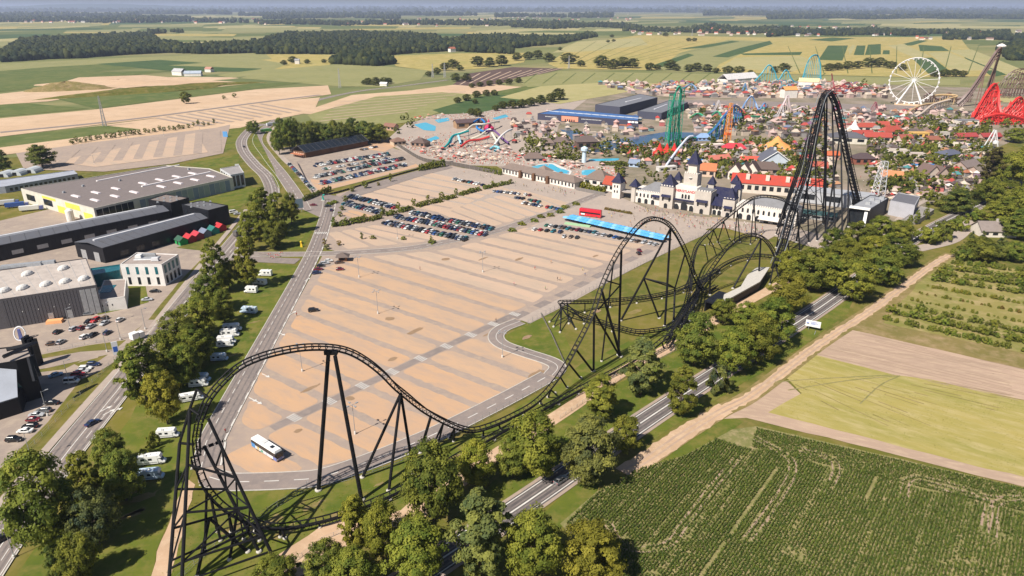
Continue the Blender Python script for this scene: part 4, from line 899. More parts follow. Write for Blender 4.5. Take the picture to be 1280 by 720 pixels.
# tunnel box and its concrete apron, station roofs
t = thing('coaster_tunnel', 'black open tunnel mouth at the foot of the tall coaster hill', 'tunnel', g(897, 386), math.radians(50))
MB().box(-6, 8, -3.6, 3.6, 4.2, 4.9).build('roof', 'black_clad', t)
for s in (-1, 1): MB().box(-6, 8, s * 3.2 - .3, s * 3.2 + .3, 0, 4.2).build('wall', 'black_clad', t)
MB().box(7.7, 8, -2.9, 2.9, 0, 4.19).build('wall', 'black_clad', t)
t = thing('coaster_roof', 'pale concrete roof slab over the coaster tunnel on the grass', 'roof', (0, 0, 0))
a = [g(903, 378, 5), g(950, 352, 5), g(962, 334, 5), (g(946, 334, 5)), g(934, 344, 5), g(926, 358, 5), g(905, 368, 5)]
MB().prism([(p.x, p.y) for p in a], 4.4, 5.0).build('slab', 'concrete', t); MB().prism([((p.x - a[3].x) * .9 + a[3].x, (p.y - a[3].y) * .9 + a[3].y) for p in a], 0, 4.39).build('wall', 'black_clad', t)
# ================================================================ VEHICLES
def loft(mb, secs):                    # secs: (x, half width low, half width high, z0, z1, zshoulder)
    i0 = len(mb.v); n = 8
    for x, wl, wh, z0, z1 in secs:
        zm = z0 + (z1 - z0) * .55
        mb.v += [(x, -wl * .92, z0), (x, wl * .92, z0), (x, wl, z0 + (z1 - z0) * .3), (x, wl, zm), (x, wh, z1 - .03), (x, wh * .5, z1), (x, -wh * .5, z1), (x, -wh, z1 - .03), (x, -wl, zm), (x, -wl, z0 + (z1 - z0) * .3)]
    n = 10
    for j in range(len(secs) - 1):
        for k in range(n): mb.f.append((i0 + j * n + k, i0 + j * n + (k + 1) % n, i0 + (j + 1) * n + (k + 1) % n, i0 + (j + 1) * n + k)); mb.m.append(mb.cur)
    mb.f.append(tuple(i0 + k for k in reversed(range(n)))); mb.f.append(tuple(i0 + (len(secs) - 1) * n + k for k in range(n))); mb.m += [mb.cur] * 2; return mb
CARS = {'hatchback': (4.0, 1.76, 1.46, -1.9, -.95, .35, 1.05), 'saloon': (4.6, 1.8, 1.42, -1.5, -.75, .45, 1.15), 'estate': (4.6, 1.82, 1.48, -2.15, -1.6, .45, 1.15), 'off-roader': (4.5, 1.88, 1.68, -2.1, -1.6, .35, 1.0), 'van': (5.0, 1.95, 1.95, -2.4, -2.2, .95, 1.75)}
def car_parts(kind):
    L, W, H, rb, rt, wt, wb = CARS[kind]; h = L / 2; w = W / 2; b = .62 * H if kind != 'van' else .55 * H
    bm_ = loft(MB(), [(-h, w * .8, w * .78, .38, b * .86), (-h + .12, w * .94, w * .9, .26, b * .98), (-h + .6, w, w * .93, .22, b), (0, w, w * .94, .2, b), (wb, w, w * .93, .22, b), (h - .5, w * .98, w * .86, .22, b * .88), (h - .1, w * .9, w * .78, .26, b * .76), (h, w * .76, w * .7, .36, b * .62)])
    gl = MB(); xs = [(rb, w * .9), (rt, w * .74), (wt, w * .74), (wb, w * .9)]
    gl.hexa([(rb, -w * .9, b - .02), (wb, -w * .88, b - .04), (wb, w * .88, b - .04), (rb, w * .9, b - .02), (rt, -w * .72, H - .05), (wt, -w * .70, H - .05), (wt, w * .70, H - .05), (rt, w * .72, H - .05)])
    rf = MB().hexa([(rt - .05, -w * .75, H - .06), (wt + .05, -w * .73, H - .06), (wt + .05, w * .73, H - .06), (rt - .05, w * .75, H - .06), (rt + .1, -w * .66, H + .03), (wt - .1, -w * .64, H + .02), (wt - .1, w * .64, H + .02), (rt + .1, w * .66, H + .03)])
    for s in (-1, 1):
        for x0, x1 in ((rb, rt), (wb, wt), ((wb + rb) / 2, (wt + rt) / 2)): rf.tube((x0, s * w * .9, b - .02), (x1, s * w * .73, H - .04), .05, 4)
    wh = MB()
    for k in (0, 1): wh.cur = k; r = (.33, .2)[k]; wh.tube((0, -.11 - .012 * k, 0), (0, .11 + .012 * k, 0), r, 12)
    return bm_, gl, rf, wh, (L, W, H, b)
TPL = {}
def car_near(kind):
    if kind in TPL: return TPL[kind]
    bm_, gl, rf, wh, (L, W, H, b) = car_parts(kind); wm = wh.mesh('wheel', ['tyre', 'chrome'])
    TPL[kind] = (bm_.mesh('body', ['car_paint']), gl.mesh('windows', ['glass_dark']), rf.mesh('roof', ['car_paint']), wm, L, W, b,
                 MB().box(-.05, .06, -.2, .2, -.07, .07).mesh('headlight', ['lamp_glass']), MB().box(-.05, .05, -.2, .2, -.07, .07).mesh('tail_lamp', ['red_lamp']))
    return TPL[kind]
PAINTS = {'black': (.012, .012, .014), 'dark blue': (.015, .028, .085), 'blue': (.03, .10, .32), 'light blue': (.25, .42, .58), 'silver': (.42, .43, .45), 'grey': (.16, .165, .175), 'white': (.74, .74, .73), 'red': (.42, .025, .03), 'dark red': (.16, .015, .025), 'green': (.03, .16, .10), 'brown': (.10, .06, .04), 'yellow': (.6, .42, .04), 'teal': (.02, .16, .20)}
def car(p, rz, kind, colour, label, group):
    bd, gl, rf, wm, L, W, b, hl, tl = car_near(kind); c = PAINTS[colour]
    t = thing('car' if kind != 'van' else 'van', label, 'car' if kind != 'van' else 'van', p, rz, group)
    link('body', bd, t, c); link('windows', gl, t); link('roof', rf, t, c)
    for x in (-L * .3, L * .31):
        for s in (-1, 1): link('wheel', wm, t, loc=(x, s * (W / 2 - .12), .33))
    for s in (-1, 1):
        link('headlight', hl, t, loc=(L / 2 - .06, s * W * .33, b * .66)); link('tail_lamp', tl, t, loc=(-L / 2 + .02, s * W * .35, b * .78))
    return t
FARC = {}
def car_far(p, rz, kind, colour, label, group):
    if kind not in FARC:
        bm_, gl, rf, wh, (L, W, H, b) = car_parts(kind); mb = MB(); off = 0
        for k, src in ((0, bm_), (1, gl), (0, rf)):
            i = len(mb.v); mb.v += src.v; mb.f += [tuple(i + q for q in f) for f in src.f]; mb.m += [k] * len(src.f)
        mb.cur = 2
        for x in (-L * .3, L * .31):
            for s in (-1, 1): mb.tube((x, s * (W / 2 - .2), .33), (x, s * (W / 2 + .01), .33), .33, 8)
        FARC[kind] = mb.mesh('car', ['car_paint', 'glass_dark', 'tyre'])
    return link('car', FARC[kind], None, PAINTS[colour], p, rz, label, 'car', group)
pick = ['black'] * 5 + ['dark blue'] * 4 + ['grey'] * 3 + ['silver'] * 3 + ['white'] * 3 + ['red', 'dark red', 'blue', 'green', 'teal', 'brown']
kinds = ['hatchback', 'saloon', 'estate', 'off-roader', 'estate']
def car_row(a, b, where, group, pitch=2.55, skip=.06, ang=None, jit=.3, near=False):
    A, B = g(*a), g(*b); d = B - A; n = int(d.length / pitch); rz0 = math.atan2(d.y, d.x) + (math.pi / 2 if ang is None else ang); k = 0; last = None
    for i in range(n + 1):
        if rnd.random() < skip: continue
        p = A + d * (i / max(1, n)) + Vector((rnd.uniform(-jit, jit), rnd.uniform(-jit, jit), .2)); c = rnd.choice(pick); kd = rnd.choice(kinds)
        (car if near else car_far)(p, rz0 + (math.pi if rnd.random() < .4 else 0) + rnd.uniform(-.04, .04), kd, c, f"{c} {kd} parked {nth(k)} from the left in {where}", group); k += 1
G1 = 'cars on the lot by the solar barn'
car_row((394, 208.5), (486, 194.5), 'the farthest row by the solar barn', G1, skip=.05)
car_row((404, 212.5), (486, 199), 'the second row by the solar barn', G1, skip=.18)
car_row((394, 223), (504, 200), 'the third row by the solar barn', G1)
car_row((401, 231), (506, 208), 'the nearest row by the solar barn', G1)
car_row((362, 206), (391, 238), 'the line along the lot fence', G1, pitch=3.3, ang=.5, skip=.12)
G2n = 'cars on the middle lot'
car_row((438, 247.5), (493, 261), 'the row behind the hedge', G2n, skip=.05); car_row((431, 256), (476, 268), 'the front row behind the hedge', G2n, skip=.08)
G3n = 'cars on the lot below the hedge'
car_row((515, 268), (614, 288), 'the back row below the hedge', G3n, skip=.03); car_row((495, 272.5), (606, 295), 'the middle row below the hedge', G3n, skip=.08); car_row((480, 280), (581, 301), 'the front row below the hedge', G3n, skip=.04)
G4n = 'cars on the right lot by the long terminal'
car_row((568, 225), (611, 234), 'the short row near the terminal hedge', G4n, skip=.1); car_row((618, 240), (662, 245), 'the upper cluster by the terminal', G4n, skip=.1); car_row((646, 248), (682, 255), 'the middle cluster by the terminal', G4n, skip=.2); car_row((655, 255), (702, 263), 'the lower cluster by the terminal', G4n, skip=.15)
G5n = 'cars in front of the blue parasols'
car_row((684, 283), (744, 292), 'the row before the blue parasols', G5n, pitch=2.6, skip=0, ang=math.radians(75)); car_row((748, 294), (820, 307), 'the right row before the blue parasols', G5n, pitch=3.2, skip=.05, ang=math.radians(75)); car_row((668, 288), (700, 291), 'the short row left of the blue parasols', G5n, pitch=3.6, skip=0, ang=math.radians(75)); car_row((705, 297), (722, 298), 'the short row in front of the parasol cars', G5n, pitch=3.6, skip=0, ang=math.radians(75))
car(g(799, 314, .2), math.radians(100), 'saloon', 'dark red', 'dark red saloon standing alone on the sand below the blue parasols', None); car(g(798, 317.5, .2), math.radians(100), 'hatchback', 'black', 'black hatchback just below the lone dark red saloon', None)
# near cars, one by one
# further rows past the three hundred largest: one mass of parked cars
MASSC = ['black', 'dark blue', 'grey', 'silver', 'white', 'red', 'teal', 'brown']
for cn_ in MASSC: plain('parked_' + cn_.replace(' ', '_'), PAINTS[cn_], .3, .5, 0, .1)
mm = MB()
def car_mass(a, b, pitch=2.5, skip=.08):
    A, B = g(*a), g(*b); d = B - A; n = int(d.length / pitch); rz = math.atan2(d.y, d.x) + math.pi / 2
    for i in range(n + 1):
        if rnd.random() < skip: continue
        p = A + d * (i / max(1, n)); bm_, gl, rf, wh, (L, W, H, bb) = car_parts(rnd.choice(kinds)); a_ = rz + (math.pi if rnd.random() < .5 else 0); ca_, sa_ = math.cos(a_), math.sin(a_); ci = MASSC.index(rnd.choice(MASSC[:1] * 4 + MASSC[1:2] * 3 + MASSC[2:5] * 2 + MASSC))
        for src, mi in ((bm_, ci), (gl, len(MASSC)), (rf, ci)):
            k = len(mm.v); mm.v += [(p.x + v[0] * ca_ - v[1] * sa_, p.y + v[0] * sa_ + v[1] * ca_, v[2] + .2) for v in src.v]; mm.f += [tuple(k + q for q in f) for f in src.f]; mm.m += [mi] * len(src.f)
for a, b in [((396, 206), (484, 192.6)), ((396, 220.5), (502, 198.3)), ((403, 228.3), (506, 205.7)), ((440, 245.5), (493, 258.5)), ((433, 253.8), (478, 265.5)), ((516, 266), (615, 285.8)), ((497, 270.3), (606, 292.5)), ((482, 277.6), (582, 298.6)), ((452, 188), (470, 184.5)), ((420, 186), (448, 181))]: car_mass(a, b)
mm.build('parked_cars', ['parked_' + cn_.replace(' ', '_') for cn_ in MASSC] + ['glass_dark'], kind='stuff')
GL = 'cars in the yard of the grey hall'
U = math.radians
for x, y, c, kd, a, lb in [(48.6, 402, 'blue', 'saloon', 10, 'bright blue saloon parked close to the grey hall wall'), (79, 398, 'black', 'estate', 15, 'black estate parked by the orange painted box'), (89, 395.5, 'black', 'off-roader', 15, 'black off-roader against the hall, right of a black estate'), (110, 393.5, 'grey', 'hatchback', 12, 'grey hatchback under the patterned wall panel'),
                           (119.5, 401.5, 'red', 'off-roader', 80, 'bright red car in the middle of the yard'), (111, 403, 'black', 'saloon', 80, 'black saloon left of the bright red car'), (130, 400, 'brown', 'estate', 80, 'dark brown estate right of the bright red car'), (131, 405, 'silver', 'saloon', 80, 'silver saloon below the dark brown estate'), (114, 409, 'silver', 'saloon', 80, 'silver saloon below the black saloon in the yard'),
                           (102.5, 411, 'dark red', 'hatchback', 80, 'dark red hatchback in the middle of the yard'), (93, 412, 'silver', 'estate', 80, 'silver estate beside the dark red hatchback'), (150.5, 401, 'white', 'hatchback', 80, 'white hatchback alone at the right of the yard'), (72.5, 416, 'black', 'hatchback', 80, 'black hatchback alone in the left of the yard'), (106, 422, 'white', 'estate', 80, 'white estate at the lower edge of the yard'), (116, 420, 'black', 'saloon', 80, 'black saloon beside the white estate at the yard edge'),
                           (134.5, 417, 'dark blue', 'hatchback', 80, 'dark blue hatchback at the lower right of the yard'), (65, 431, 'brown', 'hatchback', 15, 'brown hatchback at the yard entrance verge'), (76.5, 428.5, 'silver', 'hatchback', 80, 'silver hatchback beside the brown hatchback'),
                           (70, 470, 'light blue', 'saloon', 40, 'light blue saloon in the shade of the dark building'), (117, 457, 'dark blue', 'off-roader', 8, 'dark blue off-roader at the upper end of the slanted row'), (107, 461.5, 'white', 'estate', 8, 'white estate below the dark blue off-roader'), (98, 469, 'red', 'estate', 8, 'red estate in the slanted row by the verge'), (103, 465, 'silver', 'saloon', 8, 'silver saloon between the white and the red estate'), (90, 478, 'white', 'van', 8, 'white van at the lower end of the upper slanted row'), (93, 474.5, 'dark red', 'hatchback', 8, 'dark red hatchback above the white van'),
                           (65, 505, 'black', 'saloon', 5, 'black saloon at the top of the lower slanted row'), (55, 514.5, 'grey', 'estate', 5, 'grey estate second in the lower slanted row'), (46, 520, 'silver', 'saloon', 5, 'silver saloon in the lower slanted row'), (42, 526, 'dark red', 'hatchback', 5, 'very dark red hatchback in the lower slanted row'), (38, 534, 'black', 'estate', 5, 'black estate in the lower slanted row by the verge'), (32, 540, 'white', 'saloon', 5, 'white saloon near the lower end of the slanted row'), (18, 551, 'black', 'off-roader', 5, 'black off-roader at the lowest end of the slanted row'),
                           (194, 365, 'black', 'saloon', 5, 'black saloon on the bay beside the white office block'), (184, 375.5, 'silver', 'saloon', 12, 'silver saloon on the lane below the white office block')]:
    car(g(x, y, .18), U(a) + (math.pi if rnd.random() < .3 else 0), kd, c, lb, GL)
for x, y, c, kd, a, lb in [(116, 530, 'dark blue', 'saloon', 62, 'dark blue saloon driving on the left road'), (3, 675, 'black', 'estate', 60, 'black estate driving at the very left edge of the road'), (701, 602, 'grey', 'off-roader', 44, 'grey-blue off-roader driving on the main road'), (392, 389, 'black', 'off-roader', 20, 'black off-roader alone on the sandy car park'),
                           (425, 337.5, 'dark red', 'hatchback', 10, 'dark hatchback next to the brown kiosk'), (424, 329, 'brown', 'saloon', 20, 'brown saloon behind the dark hatchback by the kiosk'), (396, 342, 'dark blue', 'estate', 20, 'dark blue estate at the front of the kiosk row'), (398, 337.5, 'dark red', 'saloon', 20, 'dark red saloon second in the kiosk row'), (401, 333, 'black', 'hatchback', 20, 'black hatchback in the middle of the kiosk row'), (406, 330, 'silver', 'estate', 20, 'silver estate fourth in the kiosk row'), (411, 327, 'white', 'hatchback', 20, 'white hatchback at the far end of the kiosk row'),
                           (392, 257, 'dark red', 'saloon', 0, 'dark red saloon crossing the junction'), (410, 258.5, 'black', 'estate', 10, 'black estate turning at the junction island'), (414.5, 263.5, 'dark blue', 'hatchback', 95, 'dark blue hatchback leaving the junction downwards'), (305, 184, 'black', 'estate', 120, 'black estate on the far bend of the road'), (292, 266, 'white', 'van', 30, 'white van parked behind the black cube building'), (297, 268, 'silver', 'saloon', 30, 'silver saloon parked behind the black cube building')]:
    car(g(x, y, .23), U(a), kd, c, lb, 'cars driving or standing by the roads')
for i, x in enumerate((362, 352, 390, 462)): pass
# ---- motorhomes
def motorhome(p, rz, label, tint=(.76, .76, .75), blue=False):
    t = thing('motorhome', label, 'motorhome', p, rz, 'motorhomes on the grass'); k_ = rnd.uniform(.88, 1.12); t.scale = (k_, rnd.uniform(.95, 1.05), rnd.uniform(.92, 1.08))
    mb = MB().box(-3.3, 1.7, -1.12, 1.12, .45, 2.75, .08, .1); mb.hexa([(1.4, -1.1, 1.9), (2.6, -1.0, 2.05), (2.6, 1.0, 2.05), (1.4, 1.1, 1.9), (1.4, -1.02, 2.8), (2.2, -.9, 2.75), (2.2, .9, 2.75), (1.4, 1.02, 2.8)]); mb.build('body', 'car_paint', t, tint)
    loft(MB(), [(1.5, 1.0, .95, .35, 1.95), (2.2, 1.0, .9, .3, 1.7), (2.75, .98, .85, .3, 1.1), (3.3, .85, .75, .35, .85)]).build('cab', 'car_paint', t, tint)
    MB().hexa([(1.95, -.92, 1.2), (2.78, -.86, 1.12), (2.78, .86, 1.12), (1.95, .92, 1.2), (1.95, -.93, 1.88), (2.25, -.86, 1.86), (2.25, .86, 1.86), (1.95, .93, 1.88)]).build('windscreen', 'glass_dark', t)
    for s in (-1, 1):
        for x in (-2.4, -.6): MB().box(x, x + .9, s * 1.115 - .02, s * 1.115 + .02, 1.55, 2.15).build('window', 'glass_dark', t)
    for x in (-2.3, -.6, .9): MB().box(x, x + .6, -.35, .35, 2.75, 2.87, .05, .05).build('roof_hatch', 'lamp_glass', t)
    MB().box(-1.6, -.9, -.9, -.3, 2.75, 3.0).build('roof_box', 'car_paint', t, (.5, .5, .5))
    for s in (-1, 1): MB().box(-3.2, 1.5, s * 1.125 - .01, s * 1.125 + .012, .8, 1.0).build('stripe', 'car_paint', t, (.05, .12, .35) if blue else (.25, .25, .27))
    wm = car_near('van')[3]
    for x in (-2.0, 2.3):
        for s in (-1, 1): link('wheel', wm, t, loc=(x, s * .95, .33))
rv = [(314, 365.5, 170, 'top of the line under the trees', 0), (311, 391, 170, 'second place from the top of the lower line', 1), (291, 413, 8, 'upper end of the tight white group', 0), (288, 420, 8, 'second place of the tight white group', 0), (284, 428.5, 8, 'third place of the tight white group', 0), (282, 433, 8, 'lower end of the tight white group', 0), (275, 450, 5, 'gap below the white group', 1), (252, 476, 6, 'upper place of the pair near the coaster', 1), (249, 482.5, 6, 'lower place of the pair near the coaster', 0), (240, 500, 20, 'spot right beside the coaster tower', 0),
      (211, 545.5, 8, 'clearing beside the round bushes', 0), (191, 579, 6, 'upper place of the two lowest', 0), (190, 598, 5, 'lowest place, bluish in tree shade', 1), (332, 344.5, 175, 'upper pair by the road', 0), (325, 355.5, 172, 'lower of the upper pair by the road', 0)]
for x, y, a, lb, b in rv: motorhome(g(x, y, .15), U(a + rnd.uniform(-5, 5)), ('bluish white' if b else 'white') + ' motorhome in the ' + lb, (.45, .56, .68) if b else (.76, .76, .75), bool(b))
# ---- coach on the car park
t = thing('coach', 'white and blue coach with painted side standing on the sandy car park', 'coach', g(335, 566, .15), U(-38))
MB().box(-6.2, 6.2, -1.27, 1.27, .4, 1.5, .03, .02).build('body', 'car_paint', t, (.10, .16, .42)); MB().box(-6.2, 6.15, -1.27, 1.27, 1.5, 2.75, .12, .08).build('windows', 'glass_dark', t); MB().box(-6.2, 5.6, -1.2, 1.2, 2.75, 3.35, .25, .15).build('roof', 'car_paint', t, (.78, .78, .78))
MB().box(-5.9, 1.5, -1.3, -1.272, .5, 1.5).build('side_panel', 'car_paint', t, (.55, .62, .68)); MB().box(-6.1, -4.2, -1.31, -1.302, .45, 1.9).build('side_panel', 'car_paint', t, (.02, .22, .55)); MB().box(-3.2, -2.2, -1.31, -1.302, .6, 1.6).build('side_panel', 'car_paint', t, (.55, .42, .2)); MB().box(-1.4, -.3, -1.31, -1.302, .55, 1.3).build('side_panel', 'car_paint', t, (.05, .32, .22)); MB().box(1.7, 4.6, -1.3, -1.272, .5, 1.45).build('side_panel', 'car_paint', t, (.7, .7, .72))
MB().box(6.1, 6.24, -1.1, 1.1, 1.2, 2.9).build('windscreen', 'glass_dark', t); MB().box(-2, -.2, -.8, .8, 3.3, 3.55, .1, .1).build('air_conditioner', 'car_paint', t, (.6, .6, .6)); MB().box(2.2, 3.6, -.6, .6, 3.3, 3.45, .1, .1).build('roof_hatch', 'glass_dark', t)
for x in (-3.6, -2.3, 3.9):
    for s in (-1, 1): link('wheel', car_near('van')[3], t, loc=(x, s * 1.15, .45)).scale = (1.4, 1.2, 1.4)
for s in (-1, 1): MB().box(6.3, 6.5, s * 1.5 - .15, s * 1.5 + .15, 2.2, 2.8).build('mirror', 'black_clad', t); MB().box(6.18, 6.26, s * .9 - .25, s * .9 + .25, .7, .95).build('headlight', 'lamp_glass', t)
# red double-decker-like bus, truck, lorries
t = thing('display_bus', 'long bright red bus parked across the grey plaza', 'bus', g(738, 270.5, .2), U(-26))
MB().box(-7, 7, -1.4, 1.4, .4, 4.6, .1, .12).build('body', 'car_paint', t, (.62, .02, .035)); MB().box(-6.6, 6.6, -1.42, -1.38, 2.0, 2.9).build('windows', 'glass_dark', t); MB().box(-5.8, -3.2, -1.45, -1.425, 1.0, 1.9).build('emblem', 'car_paint', t, (.8, .75, .75)); MB().box(-6.6, 6.6, -1.1, 1.1, 4.6, 4.75).build('roof', 'car_paint', t, (.5, .02, .03))
for x in (-4.5, 4.5):
    for s in (-1, 1): link('wheel', car_near('van')[3], t, loc=(x, s * 1.3, .5)).scale = (1.5, 1.5, 1.5)
def lorry(p, rz, label, cabc, boxc, L=7):
    t = thing('lorry', label, 'lorry', p, rz, 'lorries'); MB().box(L / 2 - 2.2, L / 2, -1.2, 1.2, .5, 2.7, .15, .1).build('cab', 'car_paint', t, cabc); MB().box(L / 2 - .3, L / 2 + .03, -1.05, 1.05, 1.6, 2.4).build('windscreen', 'glass_dark', t); MB().box(-L / 2, L / 2 - 2.4, -1.25, 1.25, .8, 3.3).build('box_body', 'car_paint', t, boxc)
    for x in (-L * .35, -L * .2, L * .33):
        for s in (-1, 1): link('wheel', car_near('van')[3], t, loc=(x, s * 1.05, .45)).scale = (1.35, 1.2, 1.35)
lorry(g(299, 294, .25), U(70), 'white tipper lorry driving up the left road', (.75, .75, .75), (.12, .11, .11)); lorry(g(172.5, 424, .25), U(60), 'small white box lorry by the yard gate', (.75, .75, .75), (.78, .78, .78), 5)
lorry(g(333, 165, .25), U(48), 'green lorry on the far road', (.1, .4, .06), (.12, .45, .06), 12); lorry(g(341, 157, .25), U(48), 'white lorry following the green lorry', (.7, .7, .72), (.55, .57, .6), 14)
for i, (x, y, c) in enumerate([(10, 256, (.6, .6, .6)), (22, 259, (.03, .08, .3)), (40, 263, (.75, .74, .7))]): lorry(g(x, y, .2), U(25), ['silver trailer lorry at the loading yard', 'blue trailer lorry at the loading yard', 'white tank lorry at the loading yard'][i], (.1, .12, .3), c, 13)

# ================================================================ BUILDINGS ON THE LEFT
def roofpts(px, z): return [g(x, y, z) for x, y in px]
def block(name, label, cat, px, z, wall, roofc, roofmat='roof_paint', wallmat='wall_paint', parapet=.6, group=None):
    """flat-roofed building; px are the roof corners in the photo at height z"""
    P = roofpts(px, z); ar = sum(P[i - 1].x * P[i].y - P[i].x * P[i - 1].y for i in range(len(P)))
    if ar < 0: P = P[::-1]
    c = sum(P, Vector()) / len(P); t = thing(name, label, cat, (c.x, c.y, 0), 0, group); q = [(p.x - c.x, p.y - c.y) for p in P]
    MB().prism(q, -.3, z - .3).build('wall', wallmat, t, wall); qi = [(x * .985, y * .985) for x, y in q]
    MB().prism(qi, z - .3, z - .08).build('roof', roofmat, t, roofc); mb = MB()
    for i in range(len(q)):
        a, b = Vector(q[i]), Vector(q[(i + 1) % len(q)]); d = (b - a).normalized(); n = Vector((-d.y, d.x)) * .35
        mb.hexa([(*a, z - .3), (*b, z - .3), (*(b + n), z - .3), (*(a + n), z - .3), (*a, z + parapet - .3), (*b, z + parapet - .3), (*(b + n), z + parapet - .3), (*(a + n), z + parapet - .3)])
    mb.build('parapet', wallmat, t, [x * .9 for x in wall]); return t, c, q, P
def facade_windows(t, q, i, z0, z1, n, frac=.6, mat='glass_dark', name='window', m0=.04, m1=.96, proud=.06):
    """n windows on wall i (between corner i and i+1) of footprint q"""
    a, b = Vector(q[i]), Vector(q[(i + 1) % len(q)]); d = b - a; L = d.length; d.normalize(); nn = Vector((d.y, -d.x)) * proud
    for k in range(n):
        s0 = m0 + (m1 - m0) * (k + .5 - frac / 2) / n; s1 = m0 + (m1 - m0) * (k + .5 + frac / 2) / n; p, r = a + d * L * s0, a + d * L * s1
        MB().hexa([(*p, z0), (*(p + nn), z0), (*(r + nn), z0), (*r, z0), (*p, z1), (*(p + nn), z1), (*(r + nn), z1), (*r, z1)]).build(name, mat, t)
def on_roof(t, c, px, py, z, sx, sy, h, rz, name, mat, col=None):
    p = g(px, py, z); o = MB().box(-sx / 2, sx / 2, -sy / 2, sy / 2, 0, h, min(.25, sx * .1), min(.25, sy * .1)).build(name, mat, t, col); o.location = (p.x - c.x, p.y - c.y, z - .1); o.rotation_euler = (0, 0, rz); return o
# warehouse
t, c, q, P = block('warehouse', 'huge warehouse with brown-grey roof and white and yellow front', 'warehouse', [(26, 236), (117, 261), (168, 249), (291, 222), (262, 211), (208, 207)], 9, (.60, .57, .50), (.185, .155, .15))
ra = math.atan2(P[2].y - P[3].y, P[2].x - P[3].x) if True else 0
e = (g(291, 222, 9) - g(117, 261, 9)); wa = math.atan2(e.y, e.x)
for x, y in [(95, 245.5), (120, 241), (145, 236), (168, 240.5), (119, 250.5), (144, 245.5), (179, 229.5), (200, 225), (221, 221), (202, 233.5), (223, 229), (244, 225), (241, 217), (264, 220.5)]: on_roof(t, c, x, y, 9, 2.2, 9, .7, wa, 'skylight', 'wall_paint', (.62, .56, .58))
on_roof(t, c, 175, 216, 9, 62, 1.6, .6, wa, 'ridge_light', 'wall_paint', (.66, .62, .62)); on_roof(t, c, 222, 224, 9, 52, 1.8, .7, wa, 'ridge_light', 'wall_paint', (.66, .62, .62))
for x, y in [(80, 241), (104, 233), (150, 226), (236, 212)]: on_roof(t, c, x, y, 9, 1.5, 1.5, 1.2, wa, 'roof_vent', 'galv')
iw = [i for i in range(6) if abs((Vector(q[i]) - Vector(q[(i + 1) % 6])).length) > 1]
def wall_index(q, c, pa, pb, z):
    A, B = g(*pa, z), g(*pb, z); A2, B2 = Vector((A.x - c.x, A.y - c.y)), Vector((B.x - c.x, B.y - c.y)); best = min(range(len(q)), key=lambda i: (Vector(q[i]) - A2).length + (Vector(q[(i + 1) % len(q)]) - B2).length)
    bes2 = min(range(len(q)), key=lambda i: (Vector(q[i]) - B2).length + (Vector(q[(i + 1) % len(q)]) - A2).length)
    f = lambda i, X, Y: (Vector(q[i]) - X).length + (Vector(q[(i + 1) % len(q)]) - Y).length
    return best if f(best, A2, B2) < f(bes2, B2, A2) else bes2
i = wall_index(q, c, (26, 236), (117, 261), 9)
facade_windows(t, q, i, 2.5, 6.5, 2, .5, 'glass_dark', m0=.0, m1=.5); facade_windows(t, q, i, .1, 4.5, 1, .5, 'wall_paint', 'yellow_panel', .45, .65)
for o in t.children:
    if o.name.startswith('yellow_panel'): o.color = (.75, .55, .08, 1)
for k, (m0, m1, z0, z1) in enumerate([(.62, .82, 5, 8.3), (.3, .5, 6.8, 8.4), (.85, .97, 1, 5), (.5, .62, 2, 4)]):
    facade_windows(t, q, i, z0, z1, 1, .95, 'wall_paint', 'yellow_panel', m0, m1, .09); [setattr(o, 'color', (.78, .58, .10, 1)) for o in t.children if o.name.startswith('yellow_panel')]
i = wall_index(q, c, (168, 249), (291, 222), 9); facade_windows(t, q, i, .5, 7.8, 16, .92, 'wall_paint', 'cladding_panel'); [setattr(o, 'color', (.22 + .05 * (k % 3), .27 + .05 * (k % 3), .33, 1)) for k, o in enumerate([o for o in t.children if o.name.startswith('cladding_panel')])]
i = wall_index(q, c, (117, 261), (168, 249), 9); facade_windows(t, q, i, 1, 8, 6, .93, 'glass_dark', 'glazed_bay')
for x, y in [(89, 276), (107, 272)]:
    p = g(x, y); s_ = thing('silo_tank', 'white cylindrical silo tank in front of the warehouse, ' + ('left one' if x < 100 else 'right one'), 'silo', p, 0, 'silo tanks'); MB().lathe([(2.2, 0), (2.2, 6.5), (1.2, 7.3), (.3, 7.5)], 16).build('tank', 'wall_paint', s_, (.72, .70, .66)); MB().tube((2.2, 0, 0), (2.2, 0, 7), .1).build('pipe', 'galv', s_)
t, c, q, P = block('office_block', 'small grey office block with glass corner behind the warehouse', 'office building', [(288, 219), (305, 216), (299, 207), (275, 211)], 10, (.55, .56, .58), (.3, .28, .28)); facade_windows(t, q, wall_index(q, c, (288, 219), (305, 216), 10), 1.5, 9, 3, .7, 'glass_dark'); facade_windows(t, q, wall_index(q, c, (288, 219), (275, 211), 10), 1.5, 9, 4, .6, 'glass_dark')
t, c, q, P = block('long_shed', 'long low grey-blue shed at the left edge', 'shed', [(-20, 236), (6, 233.5), (97, 217.5), (92, 213), (-20, 228)], 4.5, (.36, .38, .44), (.34, .36, .42)); facade_windows(t, q, wall_index(q, c, (6, 233.5), (97, 217.5), 4.5), 1, 3, 14, .6)
for x, y in [(8, 220), (24, 218), (42, 215)]: 
    s_ = thing('round_roof_shed', f'pale arched-roof shed near the old tree, {"left" if x < 10 else "middle" if x < 30 else "right"} of three', 'shed', g(x, y), 0, 'arched sheds'); mb = MB(); pr = [(5 * math.cos(math.pi * k / 8), 4 * math.sin(math.pi * k / 8)) for k in range(9)]
    mb.prism([(a, b) for a, b in pr], -5, 5); o = mb.build('shell', 'wall_paint', s_, (.45, .48, .52)); o.rotation_euler = (math.pi / 2, 0, 0); MB().box(-1.5, 1.5, -5.1, -5.02, 0, 2.6).build('door', 'black_clad', s_)
